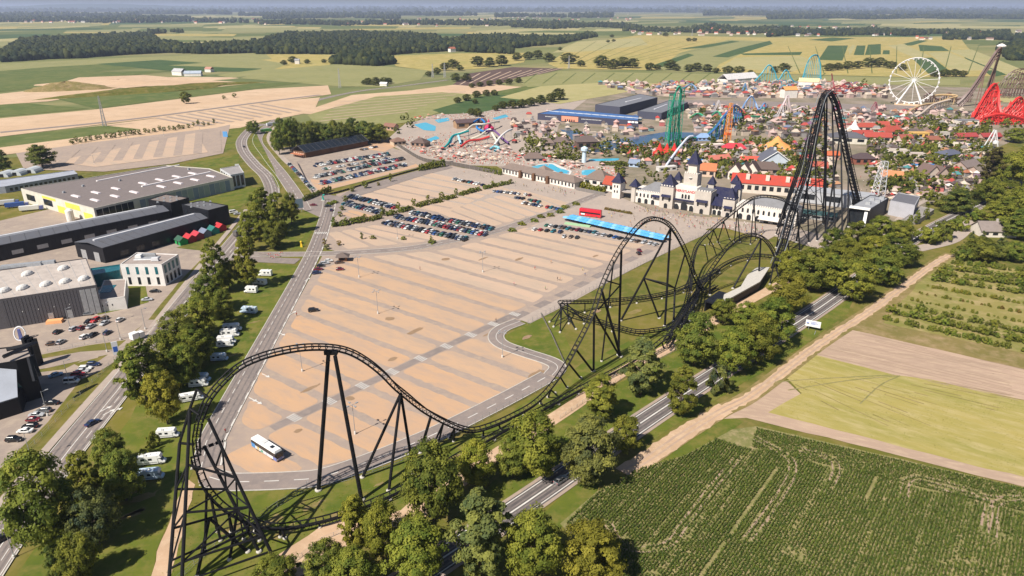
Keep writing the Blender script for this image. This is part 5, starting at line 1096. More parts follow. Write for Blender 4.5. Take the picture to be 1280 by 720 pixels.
# black halls and cubes
def hall(label, fl, fr, br, bl, z, rise):
    """fl,fr,br,bl: eave corners in the photo"""
    P = [g(*p, z) for p in (fl, fr, br, bl)]; c = sum(P, Vector()) / 4; t = thing('black_hall', label, 'hall', (c.x, c.y, 0), 0, 'black halls'); q = [(p.x - c.x, p.y - c.y) for p in P]
    MB().prism(q, -.3, z).build('wall', 'black_clad', t); A = (Vector(q[0]) + Vector(q[3])) / 2; B = (Vector(q[1]) + Vector(q[2])) / 2
    for s_, (a, b, d0_, d1_) in enumerate(((q[0], q[1], B, A), (q[2], q[3], A, B))):
        pts = [(*a, z + .02), (*b, z + .02), (*d0_, z + rise), (*d1_, z + rise)]; MB().hexa(pts + [(x, y, zz + .25) for x, y, zz in pts]).build('roof_slope', 'roof_paint', t, (.10, .105, .125))
    d = (B - A).normalized(); n = Vector((-d.y, d.x)); a, b = A + d * 3, B - d * 4; MB().hexa([(*(a - n), z + rise - .1), (*(b - n), z + rise - .1), (*(b + n), z + rise - .1), (*(a + n), z + rise - .1)] + [(*(a - n * .7), z + rise + .9), (*(b - n * .7), z + rise + .9), (*(b + n * .7), z + rise + .9), (*(a + n * .7), z + rise + .9)]).build('ridge_light', 'wall_paint', t, (.55, .55, .58))
    mb = MB()
    for k in range(1, 14):
        f = k / 14; u0, u1 = Vector(q[0]).lerp(Vector(q[1]), f), A.lerp(B, f); mb.tube((*u0, z + .3), (*u1, z + rise + .28), .08, 4)
    mb.build('roof_seams', 'black_clad', t); return t, q, c
t, q, c = hall('long black hall with low ridged roof, farther of the two', (-25, 312), (212, 264), (197, 257), (-25, 299), 8, 1.6); facade_windows(t, q, 0, 2, 4.2, 7, .45, 'galv', 'window', .1, .95); facade_windows(t, q, 0, .1, 7.8, 30, .05, 'glass_dark', 'cladding_seam', 0, 1, .05)
t, q, c = hall('black hall with low ridged roof, nearer of the two', (128, 310.5), (260, 273), (242, 266.5), (93, 303), 8, 1.4); facade_windows(t, q, 0, 1.5, 4, 6, .5, 'glass_dark', 'window', .1, .95); facade_windows(t, q, 3, .1, 5, 2, .4, 'galv', 'door')
for k, (px, z, rc_) in enumerate([([(185, 250), (213, 254), (236, 247.5), (207, 243)], 11, (.20, .165, .15)), ([(227, 256), (260, 263.5), (285, 257), (251, 251)], 11, (.115, .115, .125))]):
    t, c, q, P = block('black_cube', ['black cube building with brown roof beside the warehouse', 'black cube building with dark roof at the end of the black halls'][k], 'building', px, z, (.02, .02, .024), rc_, wallmat='black_clad')
    for j in range(8): on_roof(t, c, px[0][0] + 12 + (j % 4) * 8, px[0][1] + 1.0 - (j % 4) * .9 + (j // 4) * 4 - 2, z, 1.2, 1.2, .8, .4, 'roof_vent', 'galv')
    facade_windows(t, q, wall_index(q, c, px[0], px[1], z), 6, 8.5, 5, .5, 'glass_dark')
# grey hall
t, c, q, P = block('grey_hall', 'big grey hall with pale roof and domed skylights in the lower yard', 'hall', [(-30, 379), (0, 375), (121, 357), (108, 323), (-30, 342)], 12.5, (.095, .09, .10), (.44, .385, .35))
for x, y in [(5, 364), (28, 360.5), (57, 356), (81, 352.5), (104.5, 349), (34, 343), (79, 336)]:
    p = g(x, y, 12.5); o = MB().lathe([(1.9, 0), (1.9, .7), (1.5, 1.3), (.8, 1.7), (.15, 1.8)], 12).build('domed_skylight', 'wall_paint', t, (.62, .60, .58)); o.location = (p.x - c.x, p.y - c.y, 12.3); o.scale = (1, 1.5, 1)
i = wall_index(q, c, (0, 375), (121, 357), 12.5); facade_windows(t, q, i, .3, 11.6, 3, .9, 'galv', 'patterned_panel', .8, .985, .08); facade_windows(t, q, i, 6, 6.4, 4, .05, 'lamp_glass', 'wall_lamp', .1, .75)
facade_windows(t, q, i, .1, 12.1, 22, .035, 'black_clad', 'cladding_seam', .01, .79, .05); facade_windows(t, q, i, .1, 3.8, 2, .28, 'galv', 'roller_door', .35, .75, .07)
for k in range(9):
    a_, b_ = P[1].lerp(P[2], (k + .5) / 9), P[4].lerp(P[3], (k + .5) / 9)
    MB().tube((a_.x - c.x, a_.y - c.y, 12.43), (b_.x - c.x, b_.y - c.y, 12.43), .07, 4).build('roof_seam', 'galv', t)
on_roof(t, c, 27, 333, 12.5, 16, 3, 1.4, .35, 'roof_unit', 'galv'); on_roof(t, c, 60, 329, 12.5, 6, 3, 1.2, .35, 'roof_unit', 'galv')
t, c, q, P = block('glass_link', 'low turquoise glass link between the grey hall and the white office', 'glass building', [(113, 345), (150, 338), (150, 331), (113, 336)], 6, (.03, .2, .24), (.04, .22, .26), 'glass_teal', 'glass_teal')
t, c, q, P = block('white_annex', 'low white annex with slanting brown roof terrace below the glass link', 'annex', [(120, 376), (156, 371.5), (158, 349), (130, 351)], 5.5, (.72, .69, .66), (.33, .27, .24)); on_roof(t, c, 133, 361, 5.5, 6, 9, .15, .2, 'glass_roof', 'glass_teal'); i = wall_index(q, c, (120, 376), (156, 371.5), 5.5); facade_windows(t, q, i, 2.4, 3.2, 3, .2, m0=.1, m1=.6)
t, c, q, P = block('white_office', 'white two-storey office block with dark windows and roof plant', 'office building', [(150, 331), (202, 331), (223, 318.5), (171, 316)], 10.5, (.74, .71, .69), (.33, .275, .25))
i = wall_index(q, c, (150, 331), (202, 331), 10.5); facade_windows(t, q, i, 5.8, 9.4, 4, .3, 'glass_teal'); facade_windows(t, q, i, .8, 4.4, 4, .3, 'glass_dark'); i = wall_index(q, c, (202, 331), (223, 318.5), 10.5); facade_windows(t, q, i, 5.8, 9.6, 4, .55, 'glass_teal'); facade_windows(t, q, i, .8, 4.6, 4, .5)
on_roof(t, c, 184, 323, 10.5, 11, 4, .5, .1, 'roof_deck', 'galv'); on_roof(t, c, 174, 322, 10.7, 3, 3, 1.6, .1, 'roof_unit', 'wall_paint', (.65, .65, .65)); on_roof(t, c, 194, 325.5, 10.7, 3.4, 1.6, 1.5, .1, 'roof_unit', 'wall_paint', (.6, .6, .62)); on_roof(t, c, 184, 319.5, 10.7, 8, 1.2, 1.2, .1, 'roof_unit', 'galv')
# dark building at the left edge with blue glass slope and black fins
t, c, q, P = block('dark_building', 'dark building with pale blue glass slope and black fins at the left edge', 'building', [(-40, 462), (-40, 440), (34, 432), (40, 446), (20, 452)], 15, (.03, .03, .035), (.33, .28, .25), wallmat='black_clad')
p0 = [g(20, 452, 14.6), g(40, 447, 14.6), g(46, 486, 3), g(22, 496, 3)]; p0 = [Vector((v.x - c.x, v.y - c.y, v.z)) for v in p0]
MB().hexa([v - Vector((0, 0, .5)) for v in p0] + p0).build('glass_slope', 'glass_teal', t, None); MB().prism([(v.x, v.y) for v in p0], -.3, 2.9).build('plinth', 'black_clad', t)
p1 = [g(-40, 470, 14), g(20, 452.5, 14), g(22, 496, 6), g(-40, 515, 6)]; p1 = [Vector((v.x - c.x, v.y - c.y, v.z)) for v in p1]; MB().hexa([v - Vector((0, 0, .5)) for v in p1] + p1).build('pale_slope', 'wall_paint', t, (.42, .45, .52)); MB().prism([(v.x, v.y) for v in p1], -.3, 5.8).build('plinth', 'black_clad', t)
for k, (a, b) in enumerate([((4, 446), (46, 428)), ((8, 437), (40, 430)), ((36, 446), (44, 476)), ((40, 444), (50, 470))]):
    A, B = g(*a, 17), g(*b, 17 if k < 2 else 10); MB().tube((A.x - c.x, A.y - c.y, A.z), (B.x - c.x, B.y - c.y, B.z), .7, 4).build('fin', 'black_clad', t)
for k, x in enumerate((42, 46, 50)):
    p = g(x, 458 - k, 0); MB().box(-.5, .5, -1.5, 1.5, 0, 12 - k).build('fin', 'black_clad', t).location = (p.x - c.x, p.y - c.y, 0)
# gateway sculpture and cooling units by the hall
t = thing('steel_gantry', 'white steel gantry with two ladder towers beside the grey hall', 'gantry', g(20, 404), .35); t.scale = (.7, .7, .75)
for x in (-2.5, 2.5):
    mb = MB()
    for a, b in ((-1, -1), (1, -1), (1, 1), (-1, 1)): mb.tube((x + a, b, 0), (x + a, b, 8), .18, 5)
    for k in range(5): mb.box(x - 1.1, x + 1.1, -1.1, 1.1, 1.5 * k + 1, 1.5 * k + 1.3)
    mb.build('ladder_tower', 'wall_paint', t, (.7, .7, .7))
t = thing('round_sculpture', 'white ring-shaped steel object with blue middle on the lawn', 'sculpture', g(27, 425), .4); t.scale = (.62, .8, .85); MB().path([(3 * math.cos(a), 1.2 * math.sin(a), 3.2 + 3 * math.sin(a)) for a in [k * math.pi / 8 for k in range(16)]], .4, 6, True).build('ring', 'wall_paint', t, (.72, .72, .74)); MB().box(-1, 1, -.6, .6, 0, 5.5, .3, .2).build('middle', 'wall_paint', t, (.12, .14, .35))
tag(MB().box(-3, 3, -1.5, 1.5, 0, 1.2, .2, .2).build('skip_container', 'wall_paint', None, (.75, .36, .16), loc=g(69, 403, .1), rz=.25), 'orange open box with white cross lines by the hall wall', 'container')
# colourful huts
for k, (x, y, rcol, wcol) in enumerate([(227.5, 305, (.03, .09, .06), (.02, .30, .08)), (238, 302, (.42, .03, .04), (.35, .03, .035)), (247.5, 298.5, (.42, .04, .06), (.3, .05, .07)), (257, 295, (.16, .19, .27), (.2, .23, .32)), (267, 291.5, (.02, .14, .13), (.03, .25, .22)), (276, 288, (.45, .03, .04), (.38, .03, .04))]):
    n_ = ['green hut with dark roof', 'red hut with red roof', 'dark pink-red hut', 'grey-blue hut', 'teal green hut', 'bright red hut'][k]
    t = thing('hut', f'{n_}, {nth(k)} from the left beside the black hall', 'hut', g(x, y), U(-40), 'colourful huts'); MB().box(-3, 3, -2.2, 2.2, 0, 2.6).build('wall', 'wall_paint', t, wcol); MB().gable(-3.3, 3.3, -2.6, 2.6, 2.4, 1.9).build('roof', 'roof_paint', t, rcol); MB().box(-.6, .6, -2.28, -2.2, 0, 2).build('door', 'black_clad', t)
    mb = MB()
    for s in (-1, 1): mb.poly([(s * 3, -2.2, 2.6), (s * 3, 2.2, 2.6), (s * 3, 0, 4.3)])
    mb.build('gable_end', 'wall_paint', t, wcol)
# barn with solar roof
P = [g(359, 194, 5), g(384, 196, 5), g(456, 180, 5), g(440, 175, 5)]; a = g(374, 196, 0); b = g(452, 181, 0); L = (b - a).length; rz = math.atan2(b.y - a.y, b.x - a.x)
t = thing('solar_barn', 'long black barn whose roof is covered with solar panels', 'barn', (a + b) / 2, rz); MB().box(-L / 2, L / 2, -9, 8, 0, 4.5).build('wall', 'wood_brown', t)
MB().hexa([(-L / 2 - 1, -10, 4.6), (L / 2 + 1, -10, 4.6), (L / 2 + 1, 0, 9.5), (-L / 2 - 1, 0, 9.5), (-L / 2 - 1, -10, 4.9), (L / 2 + 1, -10, 4.9), (L / 2 + 1, 0, 9.8), (-L / 2 - 1, 0, 9.8)]).build('roof_slope', 'roof_paint', t, (.05, .05, .06)); MB().hexa([(-L / 2 - 1, 0, 9.5), (L / 2 + 1, 0, 9.5), (L / 2 + 1, 9, 4.6), (-L / 2 - 1, 9, 4.6), (-L / 2 - 1, 0, 9.8), (L / 2 + 1, 0, 9.8), (L / 2 + 1, 9, 4.9), (-L / 2 - 1, 9, 4.9)]).build('roof_slope', 'roof_paint', t, (.05, .05, .06))
ns = 12; pm = MB().hexa([(0, -9.6, 5.12), (L / ns * .92, -9.6, 5.12), (L / ns * .92, -.4, 9.63), (0, -.4, 9.63), (0, -9.6, 5.2), (L / ns * .92, -9.6, 5.2), (L / ns * .92, -.4, 9.72), (0, -.4, 9.72)]).mesh('solar_panel', ['glass_dark'])
for k in range(ns): link('solar_panel', pm, t, loc=(-L / 2 + L / ns * k, 0, 0))
for k in range(5): MB().box(-L / 2 - .1, -L / 2 + .05, -7 + k * 3, -5 + k * 3, .3, 3.6).build('window', 'wall_paint', t, (.6, .4, .3))
MB().box(-L / 2 - 4, -L / 2 - .2, -8, 7, 2.6, 2.9).build('porch', 'roof_paint', t, (.45, .17, .09))
# ================================================================ AMUSEMENT PARK
sheet('park_ground', 'park_floor', [(690, 112), (760, 104), (980, 102), (1290, 112), (1290, 165), (1236, 190), (1240, 215), (1150, 262), (1125, 300), (1050, 302), (960, 290), (790, 262), (715, 232), (628, 212), (600, 195), (640, 165), (650, 135)], .075)
sheet('park_ground', 'paving', [(480, 178), (500, 160), (515, 148), (600, 135), (655, 132), (690, 118), (760, 104), (700, 150), (690, 190), (780, 205), (765, 235), (715, 230), (628, 208), (560, 206), (510, 192)], .1)
sheet('road', 'asphalt', [(760, 127), (850, 125), (960, 127), (1060, 130), (1180, 132), (1178, 138), (1060, 137), (960, 133), (850, 130)], .14)
sheet('park_ground', 'gravel_lane', [(740, 104), (980, 101), (1100, 104), (1100, 122), (960, 123), (850, 122), (800, 118)], .12)
sheet('lake', 'lake_water', [(705, 184), (760, 176), (800, 170), (832, 165), (872, 166), (908, 168), (902, 176), (862, 177), (822, 177), (800, 183), (742, 191)], .16)
sheet('pond', 'lake_water', [(700, 162), (750, 167), (757, 172), (715, 175)], .16); sheet('pond', 'lake_water', [(1060, 142), (1120, 146), (1118, 151), (1062, 148)], .16)
POOLS = [[(663, 209), (675, 206), (690, 205), (698, 210), (712, 214), (711, 218), (698, 216), (690, 213), (672, 215)], [(727, 213), (744, 212), (750, 215), (740, 220), (727, 219)], [(517, 156), (532, 153), (545, 158), (544, 164), (530, 163)], [(543, 150), (560, 147), (562, 151), (548, 154)], [(527, 177), (545, 170), (550, 173), (532, 180)], [(735, 199), (775, 198), (772, 201), (738, 202)], [(615, 148), (632, 143), (636, 146), (620, 150)]]
for px in POOLS: sheet('pool', 'pool_water', px, .2, rd=4)
sheet('pool_deck', 'white_line', [(662, 210), (675, 205), (692, 204), (715, 214), (712, 220), (700, 218), (672, 217)], .17, rd=3)

def bld(px, py, w, d, h, rh, rz, wall, roof, label, cat='building', name='building', kind='gable', group=None, win=0, roofmat='roof_paint', over=.6):
    t = thing(name, label, cat, g(px, py), U(rz), group)
    MB().box(-w / 2, w / 2, 0, d, -.3, h).build('wall', 'wall_paint', t, wall)
    if kind == 'gable':
        MB().gable(-w / 2 - over, w / 2 + over, -over, d + over, h - .25, rh, .3).build('roof', roofmat, t, roof); mb = MB(); mb.prism([(0, 0)], 0, 0) if False else None
        ge = MB().hexa([(-w / 2, .02, h), (-w / 2 + .25, .02, h), (-w / 2 + .25, d - .02, h), (-w / 2, d - .02, h), (-w / 2, d / 2 - .05, h + rh - .3), (-w / 2 + .25, d / 2 - .05, h + rh - .3), (-w / 2 + .25, d / 2 + .05, h + rh - .3), (-w / 2, d / 2 + .05, h + rh - .3)]).mesh('gable_wall', ['wall_paint'])
        link('gable_wall', ge, t, wall); link('gable_wall', ge, t, wall, loc=(w - .25, 0, 0))
    elif kind == 'hip': MB().hip(-w / 2 - over, w / 2 + over, -over, d + over, h - .1, rh).build('roof', roofmat, t, roof)
    elif kind == 'flat': MB().box(-w / 2 - .15, w / 2 + .15, -.15, d + .15, h, h + .5).build('roof', roofmat, t, roof)
    elif kind == 'cross':      # gable end facing the front
        for s in (-1, 1): MB().hexa([(s * (w / 2 + over), -over, h - .3), (0, -over, h + rh), (0, d + over, h + rh), (s * (w / 2 + over), d + over, h - .3), (s * (w / 2 + over), -over, h), (0, -over, h + rh + .3), (0, d + over, h + rh + .3), (s * (w / 2 + over), d + over, h)]).build('roof', roofmat, t, roof)
        MB().hexa([(-w / 2, 0, h), (w / 2, 0, h), (w / 2, .3, h), (-w / 2, .3, h), (-.1, 0, h + rh - .2), (.1, 0, h + rh - .2), (.1, .3, h + rh - .2), (-.1, .3, h + rh - .2)]).build('gable_wall', 'wall_paint', t, wall)
    for k in range(win):
        x = -w / 2 + w * (k + .5) / win; MB().box(x - w / win * .28, x + w / win * .28, -.06, .05, h * .35, h * .8).build('window', 'glass_dark', t)
    return t
# --- castle entrance
cA, cB = g(790, 252), g(965, 280); cu = (cB - cA); cL = cu.length; crz = math.atan2(cu.y, cu.x)
cas = thing('castle_entrance', 'white castle entrance with dark blue roofs, towers and red letters over the gate', 'castle', cA, crz)
WH, BL, GY, ST = (.68, .63, .58), (.011, .013, .05), (.19, .19, .205), (.50, .45, .40)
def cx(px): return (px - 790) / 175 * cL
def cbox(x0, x1, y0, y1, h, col=WH, name='wall', z0=-.3): return MB().box(x0, x1, y0, y1, z0, h).build(name, 'wall_paint', cas, col)
def crenel(x0, x1, y, h, n, dy=.5):
    mm = MB().box(-(x1 - x0) / n * .28, (x1 - x0) / n * .28, -dy / 2, dy / 2, 0, .9).mesh('merlon', ['wall_paint'])
    for k in range(n): link('merlon', mm, cas, WH, loc=(x0 + (x1 - x0) * (k + .5) / n, y, h))
def spire(xc, yc, w, z, h, col=BL, over=.7):
    a = w / 2 + over; MB().hip(xc - a, xc + a, yc - a, yc + a, z, h, 1).build('spire_roof', 'roof_paint', cas, col); MB().tube((xc, yc, z + h - .2), (xc, yc, z + h + 1.6), .12, 5, .02).build('finial', 'galv', cas)
WINM = MB().prism([(-.55, 0), (.55, 0), (.55, 1.8), (.4, 2.25), (.15, 2.45), (-.15, 2.45), (-.4, 2.25), (-.55, 1.8)], 0, .1).mesh('arched_window', ['glass_dark'])
DOORM = MB().prism([(-1.4, 0), (1.4, 0), (1.4, 2.8), (1.05, 3.5), (.4, 3.9), (-.4, 3.9), (-1.05, 3.5), (-1.4, 2.8)], 0, .1).mesh('arched_door', ['glass_dark'])
def cwin(x, y, z, m=None, sc=1): o = link('arched_window' if m is None else 'arched_door', m or WINM, cas, loc=(x, y, z)); o.rotation_euler = (math.pi / 2, 0, 0); o.scale = (sc, sc, 1); return o
def awning(x, y, z, w, dp=1.8): MB().hexa([(x - w / 2, y - dp, z - 1.1), (x + w / 2, y - dp, z - 1.1), (x + w / 2, y, z), (x - w / 2, y, z), (x - w / 2, y - dp, z - .95), (x + w / 2, y - dp, z - .95), (x + w / 2, y, z + .15), (x - w / 2, y, z + .15)]).build('awning', 'roof_paint', cas, BL)
# left wing
cbox(cx(790), cx(829), 0, 16, 8); MB().hip(cx(796), cx(834), 2, 18, 8, 5).build('roof', 'roof_paint', cas, GY); crenel(cx(791), cx(828), .2, 8, 16)
for k in range(6): cwin(cx(796 + k * 5), -.05, 4.3)
for k in range(3): cwin(cx(800 + k * 9), -.05, .2, DOORM, .8)
cbox(cx(789), cx(794), -1, 4, 10.5, ST); spire(cx(791.5), 1.5, 5, 10.5, 5)
awning(cx(824), -.1, 6.8, 7)
# tower one
def tower(p0, p1, y0, y1, h, roofh, col=ST, wn=2):
    x0, x1 = cx(p0), cx(p1); cbox(x0, x1, y0, y1, h, col); crenel(x0, x1, y0 + .2, h, max(3, int((x1 - x0) / 1.6)))
    if roofh: spire((x0 + x1) / 2, (y0 + y1) / 2, min(x1 - x0, y1 - y0) * .9, h, roofh)
    for k in range(wn): cwin(x0 + (x1 - x0) * (k + .5) / wn, y0 - .05, h * .34)
    cwin((x0 + x1) / 2, y0 - .05, .2, DOORM, .8); awning((x0 + x1) / 2, y0 - .05, h * .62, (x1 - x0) * .7)
tower(829, 846, -3, 6, 14.2, 7.5); tower(873, 893, -3, 7, 14.2, 0); MB().box(cx(874), cx(892), -2, 6, 14.25, 14.8).build('tower_deck', 'roof_paint', cas, GY)
cbox(cx(846), cx(873), 0, 9, 14.8, WH); cbox(cx(845.5), cx(873.5), -1.2, 0, 6.2, ST); MB().box(cx(845.5), cx(873.5), -2.0, .1, 6.2, 6.8).build('cornice', 'roof_paint', cas, BL)
for k in range(3): cwin(cx(856 + k * 4), -.05, 7.4, None, 1.15)
cwin(cx(859.5), -1.26, .2, DOORM, 1.35)
for x in (850, 869): cwin(cx(x), -1.26, .2, DOORM, .9)
tc = bpy.data.curves.new('gate_lettering', 'FONT'); tc.body = 'ENERGYLANDIA'; tc.size = 2.1; tc.align_x = 'CENTER'; tc.extrude = .08; tc.offset = .03; MATS['sign_red'] = None
plain('sign_red', (.55, .02, .03), .5); plain('sign_blue', (.03, .12, .5), .5); tc.materials.append(MATS['sign_red']); tob = bpy.data.objects.new('tmp', tc); COL.objects.link(tob); bpy.context.view_layer.update(); tme = bpy.data.meshes.new_from_object(tob); bpy.data.objects.remove(tob); to = link('gate_lettering', tme, cas, loc=(cx(859.5), -.1, 11.4)); to.rotation_euler = (math.pi / 2, 0, 0)
cbox(cx(852), cx(869), 5, 13, 22.5, ST, 'big_tower'); cbox(cx(855.5), cx(866.5), 6, 11.5, 28.5, (.64, .57, .5), 'big_tower', 22); crenel(cx(852), cx(869), 5.2, 22.5, 6); spire((cx(861)), 8.7, 5.6, 28.5, 8.5, BL, 1.2)
MB().lathe([(1.2, 0), (1.2, .15)], 14).build('clock_face', 'lamp_glass', cas).location = (cx(860.5), 4.9, 20); cas.children[-1].rotation_euler = (math.pi / 2, 0, 0)
MB().gable(cx(876), cx(914), 8, 20, 9, 5.2, .4).build('roof', 'roof_paint', cas, BL); cbox(cx(876), cx(914), 8.5, 19.5, 9)
cbox(cx(893), cx(906), 0, 10, 7.5); MB().gable(cx(890), cx(909), -2, 9, 6.2, 4.2, .3).build('roof', 'roof_paint', cas, BL); 
for k in range(3): cwin(cx(895.5 + k * 4), -.05, 3.6)
for k in range(2): cwin(cx(897 + k * 6), -.05, .1, DOORM, .8)
tower(907, 921, -2, 5, 11.5, 7)
for x, y, w_, h in [(882, 14, 3.6, 16), (913, 17, 4, 14.5), (905, 24, 4.4, 16), (833, 22, 4, 14)]:
    cbox(cx(x) - w_ / 2, cx(x) + w_ / 2, y - w_ / 2, y + w_ / 2, h, ST); spire(cx(x), y, w_, h, 5.4)
# right wing with arched windows and awnings
cbox(cx(922), cx(990), 0, 13, 9, WH); MB().hip(cx(930), cx(992), 2, 15, 9, 4.6).build('roof', 'roof_paint', cas, GY); crenel(cx(923), cx(989), .2, 9, 26)
for k in range(10): cwin(cx(930 + k * 6), -.05, 4.6, None, 1.1)
for k in range(6): cwin(cx(928 + k * 10), -.05, .1, DOORM, .9)
MB().hexa([(cx(950), -4, 2.6), (cx(988), -4, 2.6), (cx(988), 0, 3.6), (cx(950), 0, 3.6), (cx(950), -4, 2.8), (cx(988), -4, 2.8), (cx(988), 0, 3.8), (cx(950), 0, 3.8)]).build('canopy', 'fabric', cas, (.65, .6, .55))
# gate house to the left
t = thing('gate_tower', 'small white gate tower with blue pyramid roof left of the castle', 'tower', g(772, 247), crz); MB().box(-3, 3, -3, 3, 0, 11).build('wall', 'wall_paint', t, WH); MB().hip(-3.8, 3.8, -3.8, 3.8, 11, 6.5, 1).build('roof', 'roof_paint', t, BL)
for k in range(2):
    for z in (4, 7.5): MB().box(-1.6 + k * 2, -.7 + k * 2, -3.07, -2.98, z, z + 1.7).build('window', 'glass_dark', t)
MB().box(3, 11, -1, 4, 4.6, 5.2).build('bridge_roof', 'roof_paint', t, (.4, .36, .33))
bld(764, 240, 13, 9, 5, 5, -34, WH, (.36, .06, .03), 'white house with steep red roof behind the gate tower', name='house', cat='house', win=3)
bld(743, 233, 18, 14, 5, 6, -34, WH, (.17, .13, .11), 'pavilion with broad grey-brown hipped roof by the pool', kind='hip', cat='pavilion', name='pavilion', win=3)
# long terminal
a, b = g(628, 217), g(718, 236.5); L = (b - a).length; t = thing('terminal', 'long white ticket terminal with grey-brown roof along the pool wall', 'terminal', (a + b) / 2, math.atan2((b - a).y, (b - a).x)); MB().box(-L / 2, L / 2, 0, 10, 0, 5).build('wall', 'wall_paint', t, WH); MB().hip(-L / 2 - 1, L / 2 + 1, -1.2, 11, 4.9, 3.4).build('roof', 'roof_paint', t, (.19, .145, .125))
wm_ = MB().box(-.7, .7, -.08, .05, 1.2, 3.6).mesh('window', ['glass_dark'])
for k in range(22): link('window', wm_, t, loc=(-L / 2 + L * (k + .5) / 22, 0, 0))
for k in (.28, .47, .66): MB().box(-1.2, 1.2, -2.2, 0, 0, 5.6, .2, .1).build('entrance_bay', 'wood_brown', t).location = (-L / 2 + L * k, 0, 0)
MB().hip(-6, 6, 3, 13, 6.6, 4, .8).build('roof', 'roof_paint', t, (.21, .16, .135))
# dark halls
t, c, q, P = block('dark_hall', 'large blue-black hall with pale roof lights at the back of the park, left one', 'hall', [(744, 131), (775, 134), (822, 122), (800, 117.5)], 10, (.06, .065, .10), (.17, .175, .20)); on_roof(t, c, 792, 125, 10, 46, 2, .5, math.atan2((P[1] - P[2]).y, (P[1] - P[2]).x), 'ridge_light', 'wall_paint', (.55, .55, .58))
t, c, q, P = block('dark_hall', 'long blue-black hall with a pale roof light, right one', 'hall', [(797, 139), (827, 141.5), (860, 128), (838, 125)], 8, (.06, .065, .10), (.16, .165, .19)); on_roof(t, c, 826, 133.5, 8, 50, 2, .5, math.atan2((P[1] - P[2]).y, (P[1] - P[2]).x), 'ridge_light', 'wall_paint', (.5, .5, .55))
t, c, q, P = block('blue_roof_hall', 'dark hall with blue striped roof and an orange-white arched front', 'hall', [(672, 142), (798, 151), (799, 145), (700, 136)], 7, (.055, .055, .09), (.05, .13, .33))
i = wall_index(q, c, (672, 142), (798, 151), 7); facade_windows(t, q, i, 1, 6.4, 1, 1, 'wall_paint', 'arched_front', .25, .42, .25)
for o in list(t.children):
    if o.name.startswith('arched_front'): o.color = (.72, .30, .2, 1)
facade_windows(t, q, i, .3, 3.2, 5, .5, 'glass_dark', 'window', .28, .39, .4); facade_windows(t, q, i, 4.2, 4.9, 14, .7, 'lamp_glass', 'letter_block', .45, .65, .12); facade_windows(t, q, i, 4.2, 4.9, 9, .7, 'lamp_glass', 'letter_block', .08, .2, .12); facade_windows(t, q, i, 4.4, 6, 3, .8, 'wall_paint', 'pink_panel', .9, 1.0, .3)
a, b = (P[0] + P[3]) / 2, (P[1] + P[2]) / 2
for k in range(11):
    p = a.lerp(b, (k + .5) / 11); o = MB().box(-.7, .7, -9, 9, 7.0, 7.5).build('roof_rib', 'wall_paint', t, (.50, .55, .62)); o.location = (p.x - c.x, p.y - c.y, 0); o.rotation_euler = (0, 0, .9)
# station by the drop, grey annex
t, c, q, P = block('coaster_station', 'dark steel coaster station with white roof slab at the foot of the drop', 'station', [(1062, 259), (1086, 263), (1111, 248), (1088, 244)], 10, (.05, .055, .07), (.30, .31, .34), wallmat='black_clad'); on_roof(t, c, 1074, 260, 10.3, 12, 5, .4, -.6, 'white_slab', 'wall_paint', (.75, .73, .70))
for x, y in [(1090, 250), (1097, 253), (1102, 249), (1085, 255)]: on_roof(t, c, x, y, 10, 3, 3, 1.8, -.6, 'roof_unit', 'galv')
i = wall_index(q, c, (1062, 259), (1086, 263), 10); facade_windows(t, q, i, 1, 7.5, 3, .9, 'glass_dark', 'window', .05, .75); facade_windows(t, q, i, .2, 9, 1, .9, 'wall_paint', 'white_panel', .8, .98)
t, c, q, P = block('grey_annex', 'plain pale grey building with dark roof right of the coaster station', 'building', [(1113, 251), (1144, 257), (1150, 246), (1123, 241)], 9, (.40, .40, .44), (.13, .13, .15)); i = wall_index(q, c, (1144, 257), (1150, 246), 9); facade_windows(t, q, i, 2, 6, 2, .6)
t, c, q, P = block('ramp_building', 'low grey ramp roof beside the pale grey building', 'building', [(1125, 277), (1150, 274), (1168, 262), (1150, 258)], 3, (.36, .33, .31), (.27, .25, .24))
# lattice tower
def lattice(px, py, h, w, col, label, name='lattice_tower', cat='tower', n=8, mat='steel_paint', top=None):
    t = thing(name, label, cat, g(px, py), .3); q = [(-w, -w), (w, -w), (w, w), (-w, w)]; k_ = top or .5
    for x, y in q: MB().tube((x, y, 0), (x * k_, y * k_, h), .3, 5, .2).build('leg', mat, t, col)
    for j in range(n):
        mb = MB(); f0, f1 = 1 - (1 - k_) * j / n, 1 - (1 - k_) * (j + 1) / n; z0, z1 = h * j / n, h * (j + 1) / n
        for i in range(4): mb.tube((q[i][0] * f0, q[i][1] * f0, z0), (q[i - 1][0] * f1, q[i - 1][1] * f1, z1), .13, 4); mb.tube((q[i][0] * f1, q[i][1] * f1, z1), (q[i - 1][0] * f1, q[i - 1][1] * f1, z1), .13, 4)
        mb.build('lattice', mat, t, col)
    return t
lattice(1096, 250, 26, 3.2, (.55, .55, .58), 'pale grey lattice tower standing right of the coaster drop')
lattice(908, 181, 38, 2.6, (.75, .26, .02), 'slim orange tower ride near the lake', 'tower_ride', 'ride', 10, top=.45)
MB().box(-3.4, 3.4, -3.4, 3.4, 0, 2.2, .4, .4).build('base', 'steel_paint', bpy.data.objects['tower_ride'], (.75, .45, .03)); MB().box(-2.2, 2.2, -2.2, 2.2, 9, 11).build('gondola', 'steel_paint', bpy.data.objects['tower_ride'], (.6, .08, .03))
